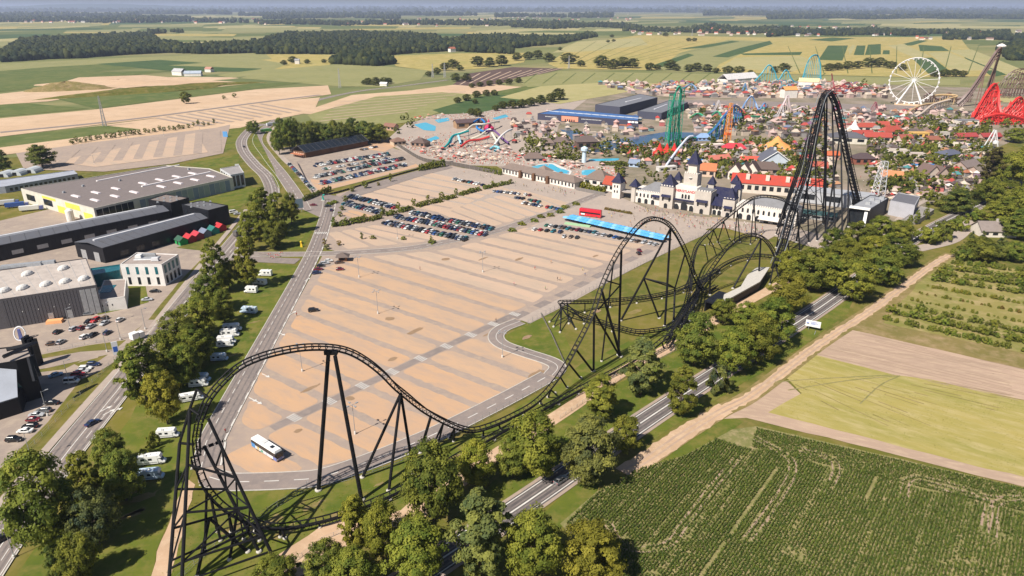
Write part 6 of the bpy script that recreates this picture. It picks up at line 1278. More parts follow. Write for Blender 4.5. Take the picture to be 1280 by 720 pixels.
# big top, tents, chalet, cone mountain
def bigtop(px, py, w, h, col, label, peaks=3, rz=0, name='big_top', cat='tent'):
    t = thing(name, label, cat, g(px, py), U(rz))
    for k in range(peaks):
        x = (k - (peaks - 1) / 2) * w / peaks; mb = MB(); n = 16; pr = [(w / peaks * .95, h * .25), (w / peaks * .62, h * .38), (w / peaks * .3, h * .62), (w / peaks * .1, h * .9), (.05, h)]; mb.lathe(pr, n, (x, 0)); mb.build('canopy', 'fabric', t, col)
        MB().tube((x, 0, h - .3), (x, 0, h + 2), .15, 5).build('mast', 'galv', t)
        MB().lathe([(w / peaks * .9, 0), (w / peaks * .92, h * .26)], 16, (x, 0)).build('skirt', 'fabric', t, [v * .8 for v in col])
    return t
bigtop(833, 195, 19, 11.5, (.55, .035, .03), 'bright red three-peaked big top near the castle')
bigtop(970, 188, 17, 13, (.68, .30, .10), 'large orange pointed tent behind the blue chalet', 1)
bigtop(1066, 168, 9, 15, (.72, .70, .70), 'white ice-mountain cone beside the coaster', 1, name='ice_mountain', cat='mountain')
t = bld(969, 211, 23, 20, 5.5, 8, -6, (.52, .58, .66), (.11, .115, .15), 'large pale blue chalet with dark gabled roof and white trim', 'chalet', 'chalet', 'cross', win=7)
for s in (-1, 1): MB().tube((s * 12.3, -.75, 5.2), (0, -.75, 13.8), .35, 5).build('white_trim', 'wall_paint', t, (.8, .8, .8))
MB().box(-.8, .8, 8, 9.6, 12, 15.5).build('chimney', 'wall_paint', t, (.6, .6, .62)); MB().box(-3, 3, 12, 18, 11, 14.5, 1, 1).build('dormer', 'roof_paint', t, (.12, .125, .16))
t = bld(968, 244, 58, 15, 7, 5, -20, (.62, .55, .48), (.42, .055, .035), 'long white building with a bright red roof behind the castle', 'building', 'long_building', 'gable', win=12)
for k in range(4): MB().box(-20 + k * 13, -17.5 + k * 13, 2, 4.4, 9, 12.5).build('chimney', 'wall_paint', t, (.65, .58, .5))
for i, (x, y, a) in enumerate([(917, 225, -30), (928, 224, -30), (938, 223, -30)]):
    t = bld(x, y, 9, 9, 6, 6, a, (.70, .62, .55), (.10, .06, .055), f'half-timbered house with steep brown gable, {nth(i)} of the row behind the castle', 'house', 'house', 'cross', win=2)
bits = [(735, 187, 20, 12, 7, 5, 8, (.14, .09, .075), (.12, .09, .085), 'dark brown wooden lodge by the lake', 'hip'), (702, 183, 14, 9, 4, 4, 0, (.3, .25, .2), (.15, .11, .10), 'brown hut row left of the wooden lodge', 'hip'), (686, 184, 10, 8, 4, 3.5, 0, (.3, .25, .2), (.18, .13, .11), 'small brown hut left of the lodge', 'hip'),
        (668, 203, 16, 10, 3.5, 4, 5, (.5, .45, .4), (.16, .115, .10), 'brown hipped pavilion at the pool edge', 'hip'), (590, 160, 34, 12, 6, 3, 22, (.35, .22, .13), (.10, .065, .07), 'long hall with dark brown roof in the water park', 'gable'), (500, 182, 12, 10, 4, 3, 30, (.5, .4, .3), (.20, .12, .09), 'brown roofed pavilion at the left of the water park', 'hip'), (486, 163, 14, 8, 4, 3, -30, (.45, .3, .22), (.22, .11, .08), 'reddish hut at the entrance of the water park', 'gable'), (522, 184, 14, 12, 4, 4, -20, (.3, .2, .15), (.12, .08, .07), 'dark brown hut among the sunbeds', 'hip'),
        (1060, 180, 32, 18, 6, 4, -12, (.62, .58, .5), (.10, .10, .12), 'white hall with dark roof right behind the coaster peak', 'hip'), (1084, 165, 22, 9, 5, 4, -8, (.6, .5, .42), (.34, .06, .04), 'red roofed house in the old town, upper left', 'hip'), (1078, 175, 18, 9, 5, 4, -8, (.55, .45, .38), (.32, .05, .04), 'red roofed house in the old town, lower left', 'gable'), (1097, 178, 24, 9, 5, 4, -8, (.6, .5, .42), (.36, .06, .045), 'wide red roofed house in the old town, lower middle', 'gable'),
        (1117, 172, 22, 10, 6, 5, 12, (.62, .52, .42), (.36, .065, .045), 'tall red roofed house in the old town, right side', 'hip'), (1104, 163, 12, 8, 5, 4, 0, (.65, .55, .4), (.38, .07, .05), 'small red roofed house at the top of the old town', 'gable'), (1133, 178, 12, 8, 4, 3, 5, (.6, .5, .4), (.30, .08, .06), 'low red roofed house below the thatched huts', 'gable'), (1169, 180, 16, 8, 4, 3, -5, (.6, .4, .3), (.25, .09, .06), 'long low reddish house near the stadium', 'gable'),
        (1150, 173, 17, 8, 5, 1, 0, (.70, .45, .12), (.62, .38, .12), 'orange-yellow flat building under the thatched huts', 'flat'), (1181, 178, 6, 6, 9, 1, 0, (.55, .50, .45), (.5, .45, .4), 'pale square tower near the stadium', 'flat'), (1210, 158, 22, 9, 6, 1, 0, (.72, .66, .6), (.2, .2, .22), 'white building with red doors in front of the red coaster', 'flat'), (1210, 176, 20, 9, 4, 3, 8, (.45, .2, .15), (.32, .05, .05), 'dark red long roof near the right trees', 'gable'), (1240, 176, 20, 9, 4, 3, 8, (.5, .3, .25), (.30, .045, .045), 'dark red long roof at the far right', 'gable'),
        (1193, 200, 20, 13, 5, 3, 25, (.16, .16, .22), (.10, .11, .16), 'dark blue-grey hall with curved entrance by the stadium', 'hip'), (1081, 206, 17, 11, 5, 4, 0, (.26, .09, .06), (.08, .055, .06), 'dark brown house beside the drop track', 'hip'), (1166, 226, 12, 12, 5, 6, 12, (.6, .5, .42), (.15, .10, .09), 'brown half-timbered house with pale gable', 'cross'), (1178, 226, 10, 10, 5, 5, 12, (.55, .42, .35), (.14, .095, .085), 'brown half-timbered house right of the pale gable', 'cross'), (1216, 214, 20, 11, 4, 4, 30, (.4, .3, .25), (.20, .16, .15), 'grey-brown roof under the purple tree', 'gable'), (1231, 221, 16, 11, 4, 4, 30, (.4, .3, .25), (.22, .18, .15), 'grey-brown barn roof beside the right trees', 'gable'),
        (1157, 213, 18, 6, 3.5, .6, 0, (.1, .25, .5), (.03, .16, .42), 'low building with bright blue flat roof', 'flat'), (1115, 228, 15, 9, 4, 4, -30, (.6, .4, .25), (.48, .20, .09), 'orange hut right of the lattice tower', 'gable'), (1142, 200, 18, 7, 5, 2, -5, (.72, .64, .55), (.5, .42, .38), 'white ruin-like building in the middle of the gardens', 'flat'), (1122, 195, 18, 6, 5, 1, -5, (.74, .66, .58), (.55, .48, .42), 'white arcade building left of the ruin', 'flat'),
        (868, 207, 12, 5, 3, 2, -10, (.4, .45, .6), (.06, .2, .5), 'small building with blue and white roof behind the castle tower', 'gable'), (880, 221, 16, 8, 5, 5, -20, (.6, .45, .35), (.48, .16, .07), 'orange-red roof just behind the castle tower', 'gable'), (835, 214, 16, 5, 3, 1, 20, (.6, .58, .55), (.6, .57, .55), 'pale long roof left of the castle tower', 'flat'), (792, 209, 8, 6, 3, 3, -20, (.4, .5, .65), (.2, .25, .35), 'small blue-white house left of the castle', 'gable'), (890, 187, 24, 6, 4, 1, 12, (.6, .5, .5), (.70, .60, .55), 'pale pink flat roofed arcade', 'flat'),
        (918, 191, 20, 8, 4, 4, -5, (.5, .2, .2), (.50, .04, .06), 'crimson roofed carousel hall', 'hip'), (900, 205, 20, 7, 4, 3, 20, (.6, .4, .3), (.50, .16, .12), 'salmon red roof in the middle of the park', 'gable'), (938, 207, 15, 7, 4, 3, 0, (.65, .5, .45), (.55, .09, .06), 'small bright red roof left of the chalet', 'gable'), (880, 176, 12, 6, 3, 4, 0, (.3, .4, .6), (.22, .34, .55), 'light blue pointed pavilion by the lake', 'hip'), (1006, 205, 14, 7, 4, 3, 10, (.5, .3, .25), (.42, .07, .06), 'red roof seen through the coaster tower, upper', 'gable'), (1022, 214, 14, 7, 4, 3, -10, (.5, .3, .25), (.36, .09, .06), 'red roof seen through the coaster tower, middle', 'gable'), (1040, 200, 12, 7, 4, 3, 0, (.5, .3, .25), (.48, .12, .05), 'orange-red roof seen through the coaster tower, right', 'gable'),
        (955, 218, 26, 12, 4, 5, -10, (.3, .22, .18), (.12, .085, .075), 'dark brown thatched long house below the chalet', 'hip'), (1040, 258, 46, 14, 8, 1, -28, (.42, .43, .46), (.36, .37, .40), 'grey building behind the legs of the coaster tower', 'flat'), (1020, 275, 22, 9, 3, 1, -28, (.3, .3, .3), (.04, .10, .10), 'dark teal roof among the coaster tower legs', 'flat')]
for x, y, w_, d_, h_, rh, a, wc, rc2, lb, kd in bits: bld(x, y, w_, d_, h_, rh, a, wc, rc2, lb, kind=kd, name={'flat': 'flat_building'}.get(kd, 'house'), cat='building', win=3 if w_ > 11 else 2)
for i, x in enumerate((1143, 1156)):
    t = thing('thatched_hut', f'round hut with grey-brown cone roof in the old town, {"left" if i == 0 else "right"} one', 'hut', g(x, 169)); MB().lathe([(4.5, 0), (4.5, 3)], 12).build('wall', 'wall_paint', t, (.55, .45, .35)); MB().lathe([(6.2, 2.6), (4, 5), (2, 7.2), (.1, 8.6)], 14).build('roof', 'roof_paint', t, (.17, .12, .10))
t = bld(1249, 297, 20, 11, 3.6, 4.4, -4, (.66, .60, .54), (.23, .19, .175), 'old cottage with grey roof and white walls among trees', 'cottage', 'cottage', 'gable', win=4); MB().box(-.5, .5, 5, 6, 7.5, 9.3).build('chimney', 'wall_paint', t, (.5, .45, .42)); MB().box(6, 12, -4, 0, 2.4, 2.8).build('porch_roof', 'roof_paint', t, (.35, .33, .31))
# arena arc
t = thing('arena', 'pale curved arena stand near the right trees', 'arena', g(1198, 188)); n = 14; mb = MB(); am = MB()
for j in range(4):
    mb = MB()
    for k in range(n):
        a0, a1 = math.pi * (.08 + .84 * k / n), math.pi * (.08 + .84 * (k + 1) / n); r0, r1 = 12 + j * 1.6, 13.6 + j * 1.6
        mb.hexa([(r0 * math.cos(a0), r0 * math.sin(a0), 0), (r1 * math.cos(a0), r1 * math.sin(a0), 0), (r1 * math.cos(a1), r1 * math.sin(a1), 0), (r0 * math.cos(a1), r0 * math.sin(a1), 0), (r0 * math.cos(a0), r0 * math.sin(a0), 1 + j * 1.2), (r1 * math.cos(a0), r1 * math.sin(a0), 1 + j * 1.2), (r1 * math.cos(a1), r1 * math.sin(a1), 1 + j * 1.2), (r0 * math.cos(a1), r0 * math.sin(a1), 1 + j * 1.2)])
    mb.build('tier', 'wall_paint', t, [(.3, .2, .2), (.5, .45, .38), (.55, .5, .42), (.60, .55, .48)][j])
# --- ferris wheel
p = g(1136, 131.5); FH = 31.5; FR = 28.0; t = thing('ferris_wheel', 'tall white Ferris wheel on spread legs at the back of the park', 'Ferris wheel', p, -.5)
W1 = (.78, .76, .76)
for s in (-1, 1): MB().path([(FR * math.cos(k * math.pi / 24), s * 1.2, FH + FR * math.sin(k * math.pi / 24)) for k in range(48)], .45, 5, True).build('rim', 'steel_paint', t, W1)
MB().tube((0, -3, FH), (0, 3, FH), 1.8, 12).build('hub', 'steel_paint', t, W1)
for k in range(16): MB().tube((0, 0, FH), (FR * math.cos(k * math.pi / 8 + .1), 0, FH + FR * math.sin(k * math.pi / 8 + .1)), .28, 5, .22).build('spoke', 'steel_paint', t, W1)
for s in (-1, 1):
    for x in (-15, 15): MB().tube((x, s * 5, 0), (0, s * 2.4, FH), 1.1, 6, .7).build('leg', 'steel_paint', t, W1)
gm = MB().lathe([(.4, -2.6), (1.2, -2.2), (1.3, -.9), (.9, -.2), (.2, 0)], 8).mesh('cabin', ['steel_paint'])
for k in range(32): a = k * math.pi / 16; link('cabin', gm, t, W1, loc=((FR + .3) * math.cos(a), 0, FH + (FR + .3) * math.sin(a)))
MB().box(-17, 17, -6, 6, 0, 1.6).build('platform', 'wall_paint', t, (.62, .45, .3))
# --- other coasters
def small_coaster(name, label, pts, col, r=.5, legs=7, sup=None, mat='steel_paint', gauge=1.2, lr=.3, ties=True, splay=0):
    o0 = g(*pts[0][:2]); t = thing(name, label, 'roller coaster', o0); P = [g(x, y, 0) + Vector((0, 0, z)) for x, y, z in pts]; c = [p - o0 for p in resample3(smooth_line(P, 8), 2.0)]
    mb = MB(); L, R = offset_line(c, gauge / 2), offset_line(c, -gauge / 2)
    mb.path([(*l, p.z) for l, p in zip(L, c)], r * .6, 4); mb.path([(*l, p.z) for l, p in zip(R, c)], r * .6, 4); mb.path([p - Vector((0, 0, .9)) for p in c], r, 4); mb.build('track', mat, t, col)
    for i in range(2, len(c), legs):
        q = c[i]
        if q.z < 1.5: continue
        if splay: 
            for s in (-1, 1): MB().tube((q.x + s * q.z * splay, q.y - q.z * splay * .5, 0), (q.x, q.y, q.z - .8), lr, 5).build('support', mat, t, sup or col)
        else: MB().tube((q.x, q.y, 0), (q.x, q.y, q.z - .8), lr, 5).build('support', mat, t, sup or col)
    return t, c
TE = (.05, .38, .50); GR = (.01, .26, .16); RD = (.62, .03, .025); WD = (.105, .05, .042); YL = (.62, .42, .12)
small_coaster('teal_coaster', 'teal roller coaster with tall arcs at the back of the park', [(940, 107, 3), (950, 106, 18), (958, 106, 32), (966, 106, 22), (972, 106, 8), (980, 106, 24), (990, 106, 8), (1000, 106, 3), (1004, 106, 30), (1008, 106, 44), (1016, 105, 46), (1022, 105, 30), (1026, 105, 6), (1032, 104, 3)], TE, .8, 3, None, lr=.4)
small_coaster('teal_launch_coaster', 'dark teal spike coaster with red low track behind the black peak', [(1036, 114, 26), (1039, 114, 16), (1044, 115, 5), (1052, 115, 11), (1060, 114, 13), (1068, 115, 5), (1076, 115, 3), (1060, 117, 4), (1030, 116, 4)], (.25, .05, .06), .9, 3)
small_coaster('green_coaster', 'green steel coaster with a vertical double tower beside the lake', [(834, 190, 4), (835, 189, 30), (837, 188, 46), (841, 188, 56), (845, 187, 50), (845, 187, 30), (848, 186, 12), (856, 182, 6), (866, 176, 3), (880, 174, 3), (895, 168, 10), (908, 158, 16), (918, 152, 10), (925, 150, 6)], GR, .8, 9, None, lr=.4, splay=.06)
lattice(835, 190, 50, 2.6, GR, 'green lattice shaft on the left of the green coaster', n=9, top=.8); lattice(845, 188, 55, 2.6, GR, 'green lattice shaft on the right of the green coaster', n=10, top=.8)
small_coaster('blue_coaster', 'blue inclined coaster track climbing from the lake towards the orange tower', [(868, 176, 2), (880, 175, 3), (892, 172, 9), (902, 167, 17), (912, 162, 24), (918, 158, 22), (926, 152, 12)], (.06, .17, .42), .9, 8, None, lr=.4, splay=.1)
small_coaster('yellow_coaster', 'cream and yellow coaster track with one wide bend near the wheel', [(1128, 148, 3), (1140, 143, 7), (1152, 139, 8), (1170, 136, 8), (1186, 132, 10), (1194, 131, 11), (1190, 129, 11), (1175, 128.5, 11), (1165, 129, 10)], (.60, .42, .22), 1.0, 5); small_coaster('cream_coaster', 'pale cream coaster track running below the yellow one', [(1135, 152, 2), (1150, 148, 6), (1162, 141, 9), (1172, 137, 9), (1186, 134, 10)], (.68, .56, .46), 1.0, 4)
# red coaster: dense red supports
t, c = small_coaster('red_coaster', 'bright red coaster with dense red supports at the right edge', [(1214, 154, 6), (1219, 153, 20), (1226, 152, 36), (1232, 151, 41), (1238, 151, 34), (1244, 152, 18), (1250, 153, 10), (1256, 153, 17), (1264, 152, 26), (1271, 151, 24), (1278, 151, 10), (1286, 152, 8), (1280, 155, 6), (1262, 156, 10), (1244, 156, 12), (1226, 156, 8)], RD, 1.2, 3, None, lr=.42, splay=.12)
for k in range(64):
    q = c[int((k + .5) / 64 * len(c))]
    if q.z > 4:
        for z in range(3, int(q.z), 6): MB().tube((q.x - 4, q.y - 1, z), (q.x + 4, q.y + 1, z + rnd.uniform(-3, 3)), .4, 4).build('cross_brace', 'steel_paint', t, RD)
prof = [(1213, 9), (1218, 19), (1223, 31), (1228, 39), (1232, 41), (1237, 34), (1242, 20), (1247, 13), (1252, 15), (1257, 22), (1262, 25), (1267, 25), (1272, 23), (1277, 13), (1283, 9)]
for r_i, py in enumerate((150.5, 153, 155.5)):
    last = None
    for px, z in prof:
        b = g(px + r_i * 1.5, py) - t.location; z *= (1, .85, .55)[r_i]; tp = b + Vector((0, 0, z)); MB().tube(b, tp, .5, 4).build('column', 'steel_paint', t, RD)
        if last:
            for f in (.3, .6, .95): MB().tube(last[0] + Vector((0, 0, last[1] * f)), b + Vector((0, 0, z * f * .7)), .42, 4).build('cross_brace', 'steel_paint', t, RD); MB().tube(last[0] + Vector((0, 0, last[1] * f * .6)), b + Vector((0, 0, z * f)), .36, 4).build('cross_brace', 'steel_paint', t, RD)
        last = (b, z)
# wooden coaster: tower lift, lattice dome
t, c = small_coaster('wooden_coaster', 'dark brown wooden coaster with very steep tall lift at the right', [(1196, 133, 4), (1204, 133, 14), (1213, 133, 32), (1222, 133, 54), (1228, 133, 68), (1232, 133, 73), (1233, 132, 68), (1232, 131, 45), (1231, 130, 22), (1234, 128, 8)], WD, 1.6, 24, (.22, .12, .10), lr=.5, splay=.05)
half = c[:int(len(c) * .56)]
for dz in (4, 8, 12): MB().path([q - Vector((0, 0, min(q.z, dz))) for q in half], .8, 4).build('chord', 'steel_paint', t, WD)
for i in range(0, len(half) - 3, 2): MB().tube(half[i] - Vector((0, 0, .5)), half[i + 3] - Vector((0, 0, min(12, half[i + 3].z))), .5, 4).build('cross_brace', 'steel_paint', t, WD)
for s in (-1, 1): MB().tube((c[-8].x + 2 + s * 4, c[-8].y + 8, 0), (c[len(c) // 2].x + 2, c[len(c) // 2].y + 2, 66), .8, 5).build('support', 'steel_paint', t, (.35, .26, .2))
MB().lathe([(5, 0), (5.5, 1.2), (3, 3), (.3, 4)], 10).build('top_canopy', 'fabric', t, (.75, .72, .7)).location = (c[len(c) // 2].x, c[len(c) // 2].y, 73)
t = thing('wooden_coaster_dome', 'big brown lattice dome of a wooden coaster at the right edge', 'roller coaster', g(1268, 122)); Rr = 26
for j in range(9):
    a = -1 + j * .25; w_ = math.sqrt(max(0.03, 1 - a * a)); MB().path([(Rr * w_ * math.cos(k * math.pi / 12), a * Rr * .7, 40 * w_ * math.sin(k * math.pi / 12)) for k in range(13)], .45, 4).build('rib', 'steel_paint', t, WD)
for j in range(13):
    x = -Rr + 2 * Rr * (j + .5) / 13; z = 40 * math.sqrt(max(0, 1 - (x / Rr) ** 2))
    for y in (-8, 8): MB().tube((x, y, 0), (x, y, z * .92), .35, 4).build('post', 'steel_paint', t, (.19, .11, .095)); MB().tube((x, y, 0), (x + 4, y, z * .9), .3, 4).build('cross_brace', 'steel_paint', t, WD)
for j in range(1, 6): MB().tube((-Rr * math.sqrt(1 - (j / 6) ** 2), -9, 40 * j / 6), (Rr * math.sqrt(1 - (j / 6) ** 2), -9, 40 * j / 6), .35, 4).build('ledger', 'steel_paint', t, WD)
t = thing('wooden_coaster_yard', 'low brown wooden coaster structure between the wheel and the tall lift', 'roller coaster', g(1182, 128))
for k in range(22):
    x = -30 + k * 3; z = 7 + 4 * math.sin(k * .7); MB().tube((x, 0, 0), (x, 0, z), .4, 4).build('post', 'steel_paint', t, WD); MB().tube((x, 0, 0), (x + 3, 0, z), .3, 4).build('cross_brace', 'steel_paint', t, WD); MB().tube((x, 6, 0), (x, 6, z), .4, 4).build('post', 'steel_paint', t, WD)
MB().path([(-30 + k * 3, 3, 7.6 + 4 * math.sin(k * .7)) for k in range(23)], 1.2, 4).build('track', 'steel_paint', t, WD)
# slides in the water park
def slide(label, pts, col, r=1.0):
    P = [g(x, y, 0) + Vector((0, 0, z)) for x, y, z in pts]; o0 = Vector((P[0].x, P[0].y, 0)); t = thing('water_slide', label, 'water slide', o0, 0, 'water slides'); c = smooth_line([p - o0 for p in P], 5); MB().path(c, r, 7).build('chute', 'fabric', t, col)
    for q in c[2::6]: MB().tube((q.x, q.y, 0), (q.x, q.y, q.z), .25, 5).build('support', 'galv', t)
for lb, pts, col in [('blue slide curling behind the others', [(592, 164, 9), (600, 158, 8), (606, 162, 7), (596, 166, 6), (604, 169, 4), (610, 165, 3)], (.02, .18, .50)), ('long cream slide in the upper middle', [(570, 172, 3), (582, 170, 5), (592, 166, 8), (606, 165, 8), (618, 161, 7), (624, 158, 5)], (.68, .62, .52)), ('cream slide crossing below the blue one', [(588, 178, 3), (600, 176, 5), (612, 172, 8), (616, 176, 6), (622, 182, 3)], (.66, .62, .50)), ('teal slide sweeping to the left', [(552, 188, 1), (560, 184, 3), (566, 178, 6), (576, 176, 7), (586, 174, 8)], (.02, .30, .30)), ('light blue slide hoop', [(562, 184, 1), (566, 178, 5), (572, 176, 6), (576, 182, 2)], (.35, .60, .75)), ('red slide among the cream ones', [(576, 186, 2), (586, 183, 5), (600, 181, 5), (612, 180, 7)], (.55, .05, .05)), ('white bowl slide at the right', [(618, 184, 2), (626, 180, 7), (634, 176, 9), (640, 172, 8)], (.72, .70, .68)), ('dark purple slide at the right', [(608, 176, 9), (618, 174, 8), (628, 178, 4), (636, 182, 2)], (.14, .07, .20)), ('blue-white straight slide behind the castle', [(830, 213, 1), (838, 206, 5), (848, 199, 10), (858, 192, 14), (864, 190, 14)], (.62, .66, .78)), ('turquoise slide tail with pool', [(612, 188, 1), (618, 186, 2), (624, 188, 2), (618, 190, 1)], (.2, .5, .6))]: slide(lb + (' of the water park' if 'castle' not in lb else ''), pts, col)
t = bigtop(611, 163, 6, 12, (.5, .04, .12), 'crimson pagoda tower among the slides', 1, name='slide_tower', cat='tower')
MB().lathe([(2, 0), (1.6, 9), (3, 10), (3, 12), (.3, 13.5)], 12).build('column', 'wall_paint', thing('pool_mushroom', 'pale blue mushroom tower at the pool', 'tower', g(730, 203)), (.5, .62, .72))
for nm, lb, pts, col in [('family_coaster', 'blue-white looping family coaster right of the orange tower', [(926, 142, 4), (931, 141, 14), (937, 141, 20), (943, 141, 12), (948, 142, 5), (954, 141, 12), (958, 141, 6)], (.16, .28, .50)), ('family_coaster', 'white and crimson swing ride track left of the black peak', [(974, 143, 3), (979, 142, 16), (982, 142, 22), (985, 142, 12), (990, 142, 4), (1002, 142, 8), (1012, 142, 5)], (.62, .5, .52)), ('family_coaster', 'dark red low coaster tangle at the far fairground', [(1010, 118, 4), (1022, 117, 9), (1034, 118, 6), (1046, 117, 12), (1060, 118, 8), (1074, 117, 10), (1060, 120, 5), (1030, 121, 4)], (.34, .06, .05)), ('family_coaster', 'thin blue coaster loops at the back left fairground', [(848, 117, 3), (856, 116, 9), (863, 116, 13), (870, 117, 6), (858, 118, 4)], (.12, .25, .42)), ('family_coaster', 'green low coaster winding in front of the long halls', [(862, 150, 3), (872, 149, 7), (884, 151, 4), (896, 149, 9), (906, 152, 4), (940, 153, 7), (960, 151, 4)], (.04, .30, .16))]: small_coaster(nm, lb, pts, col, .7, 3, None, lr=.35)
for i, (x, y, h, col) in enumerate([(975, 150, 17, (.60, .55, .56)), (1046, 142, 15, (.4, .06, .1)), (897, 140, 14, (.55, .5, .5)), (930, 118, 16, (.1, .25, .45)), (1092, 142, 14, (.30, .10, .12)), (1238, 186, 17, (.68, .68, .70))]):
    t = thing('swing_ride', ['white pendulum ride with two slanted legs near the black peak', 'crimson pendulum ride just right of the black peak', 'pale pendulum ride by the orange tower', 'blue pendulum ride in the far fairground', 'dark red pendulum ride below the cream track', 'white capsule on slanted legs beside the right trees'][i], 'ride', g(x, y))
    for s in (-1, 1):
        for q in (-1, 1): MB().tube((s * 5, q * 3, 0), (0, q * 1.5, h), .5, 5).build('leg', 'steel_paint', t, col)
    MB().tube((0, 0, h), (3, 0, h * .35), .35, 5).build('arm', 'steel_paint', t, col); MB().lathe([(.6, h * .2), (2.6, h * .28), (2.6, h * .38), (.6, h * .46)], 10, (3.2, 0)).build('gondola', 'steel_paint', t, [v * .8 + .1 for v in col])
# --- scatter: kiosks, parasols, trees, people in the park
busy = []
for q_ in POOLS + [[(705, 184), (760, 176), (800, 170)], [(742, 191), (800, 183), (822, 177)], [(832, 165), (872, 166), (908, 168)], [(902, 176), (862, 177), (840, 176)]]:
    W_ = [g(*p) for p in q_]; c_ = sum(W_, Vector()) / len(W_)
    for p in W_ + [c_] + [a.lerp(c_, .5) for a in W_]: busy.append((p.x, p.y, 4.5))
def free(p, r):
    for q in busy:
        if (q[0] - p.x) ** 2 + (q[1] - p.y) ** 2 < (q[2] + r) ** 2: return False
    busy.append((p.x, p.y, r)); return True
for x, y, w_, d_, *_ in bits: p = g(x, y); busy.append((p.x, p.y + 4, max(w_, d_) * .45))
for k in range(12): p = cA.lerp(cB, k / 11) + Vector((6, 8, 0)); busy.append((p.x, p.y, 10))
def pts_in(poly, n, r, rng, tries=4000):
    W_ = [g(*p).to_2d() for p in poly]; xs = [p.x for p in W_]; ys = [p.y for p in W_]; out = []
    for _ in range(tries):
        if len(out) >= n: break
        px, py = rng.uniform(min(p[0] for p in poly), max(p[0] for p in poly)), rng.uniform(min(p[1] for p in poly), max(p[1] for p in poly)); q = g(px, py); ins = False
        for i in range(len(W_)):
            a, b = W_[i - 1], W_[i]
            if (a.y > q.y) != (b.y > q.y) and q.x < (b.x - a.x) * (q.y - a.y) / (b.y - a.y) + a.x: ins = not ins
        if ins and free(q, r): out.append((px, py, q))
    return sorted(out, key=lambda o: o[0])
R5 = random.Random(55)
GREENERY = []
def scatter_trees(poly, n, where, group, hs=(6, 11), cols=('lime', 'olive', 'olive', 'mid', 'yellow')):
    for i, (x, y, q) in enumerate(pts_in(poly, n, 1.6, R5)):
        h = R5.uniform(*hs); GREENERY.append((q, h, h * R5.uniform(.7, 1.05)))
scatter_trees([(1085, 182), (1180, 178), (1200, 205), (1160, 240), (1085, 240)], 46, 'in the park gardens', 'trees in the park gardens')
scatter_trees([(840, 180), (1030, 175), (1040, 240), (930, 232), (860, 215)], 40, 'in the middle of the park', 'trees in the middle of the park')
scatter_trees([(690, 188), (830, 200), (850, 225), (780, 232), (720, 205)], 18, 'between the pools and the castle', 'trees between pools and castle', (4, 8))
scatter_trees([(1150, 215), (1240, 200), (1235, 250), (1150, 262)], 22, 'at the lower right of the park', 'trees at the lower right of the park', (5, 10), ('olive', 'rust', 'yellow', 'mid', 'lime'))
scatter_trees([(1130, 150), (1290, 150), (1290, 180), (1130, 176)], 30, 'below the red coaster', 'trees below the red coaster', (7, 12), ('lime', 'mid', 'olive'))
scatter_trees([(655, 172), (700, 176), (700, 188), (655, 190)], 8, 'beside the brown lodge', 'trees beside the lodge', (6, 10), ('lime', 'yellow')); scatter_trees([(490, 150), (520, 148), (525, 165), (490, 170)], 5, 'at the left of the water park', 'trees at the left of the water park', (6, 9), ('mid', 'olive'))
for poly, n in [([(770, 182), (1035, 178), (1040, 240), (930, 230), (860, 212), (790, 205)], 230), ([(1085, 150), (1235, 150), (1235, 205), (1160, 245), (1085, 245)], 260), ([(860, 138), (1030, 140), (1030, 172), (870, 165)], 110), ([(640, 165), (830, 180), (800, 205), (650, 200)], 50), ([(745, 107), (1100, 105), (1100, 121), (800, 119)], 70)]: scatter_trees(poly, n, '', '', (5, 10))
GM = [leaf_mesh('greenery_clump', crown_clumps(700 + i, 6, 2.6, 13, .3, 'round'), [34] * 13, .85, 700 + i) for i in range(3)]
def merge_green(name, items):
    V, T = [], []
    for j, (q, h, w_) in enumerate(items):
        m_ = GM[j % 3]; co = np.empty(len(m_.vertices) * 3, np.float32); m_.vertices.foreach_get('co', co); co = co.reshape(-1, 3).copy(); a = R5.uniform(0, 6.28); x = co[:, 0] * math.cos(a) - co[:, 1] * math.sin(a); y = co[:, 0] * math.sin(a) + co[:, 1] * math.cos(a)
        V.append(np.stack([x * w_ / 5.2 + q.x, y * w_ / 5.2 + q.y, co[:, 2] * h / 6], 1)); tt_ = np.empty(len(m_.polygons), np.float32); m_.attributes['tint'].data.foreach_get('value', tt_); T.append(np.clip(tt_ + R5.uniform(-.35, .55), 0, 1))
    V = np.concatenate(V); T = np.concatenate(T); n = len(T); me = bpy.data.meshes.new(name); me.vertices.add(n * 4); me.vertices.foreach_set('co', V.ravel()); me.loops.add(n * 4); me.loops.foreach_set('vertex_index', np.arange(n * 4, dtype=np.int32)); me.polygons.add(n); me.polygons.foreach_set('loop_start', np.arange(0, n * 4, 4, dtype=np.int32)); me.polygons.foreach_set('loop_total', np.full(n, 4, dtype=np.int32))
    at = me.attributes.new('tint', 'FLOAT', 'FACE'); at.data.foreach_set('value', T.astype(np.float32)); me.materials.append(MATS['leaf']); me.update(calc_edges=True); link(name, me, None, (.12, .14, .025), kind='stuff')
merge_green('park_greenery', GREENERY)
CC = [('red', (.45, .05, .045)), ('pink', (.55, .34, .32)), ('white', (.62, .57, .53)), ('cream', (.56, .45, .34)), ('dull orange', (.42, .22, .12)), ('slate blue', (.13, .16, .24)), ('teal', (.06, .21, .22)), ('brown', (.17, .10, .075)), ('dark brown', (.10, .07, .06)), ('plum', (.17, .08, .16)), ('salmon', (.48, .22, .17)), ('grey', (.26, .25, .26)), ('pale pink', (.58, .42, .38)), ('terracotta', (.36, .14, .08))]
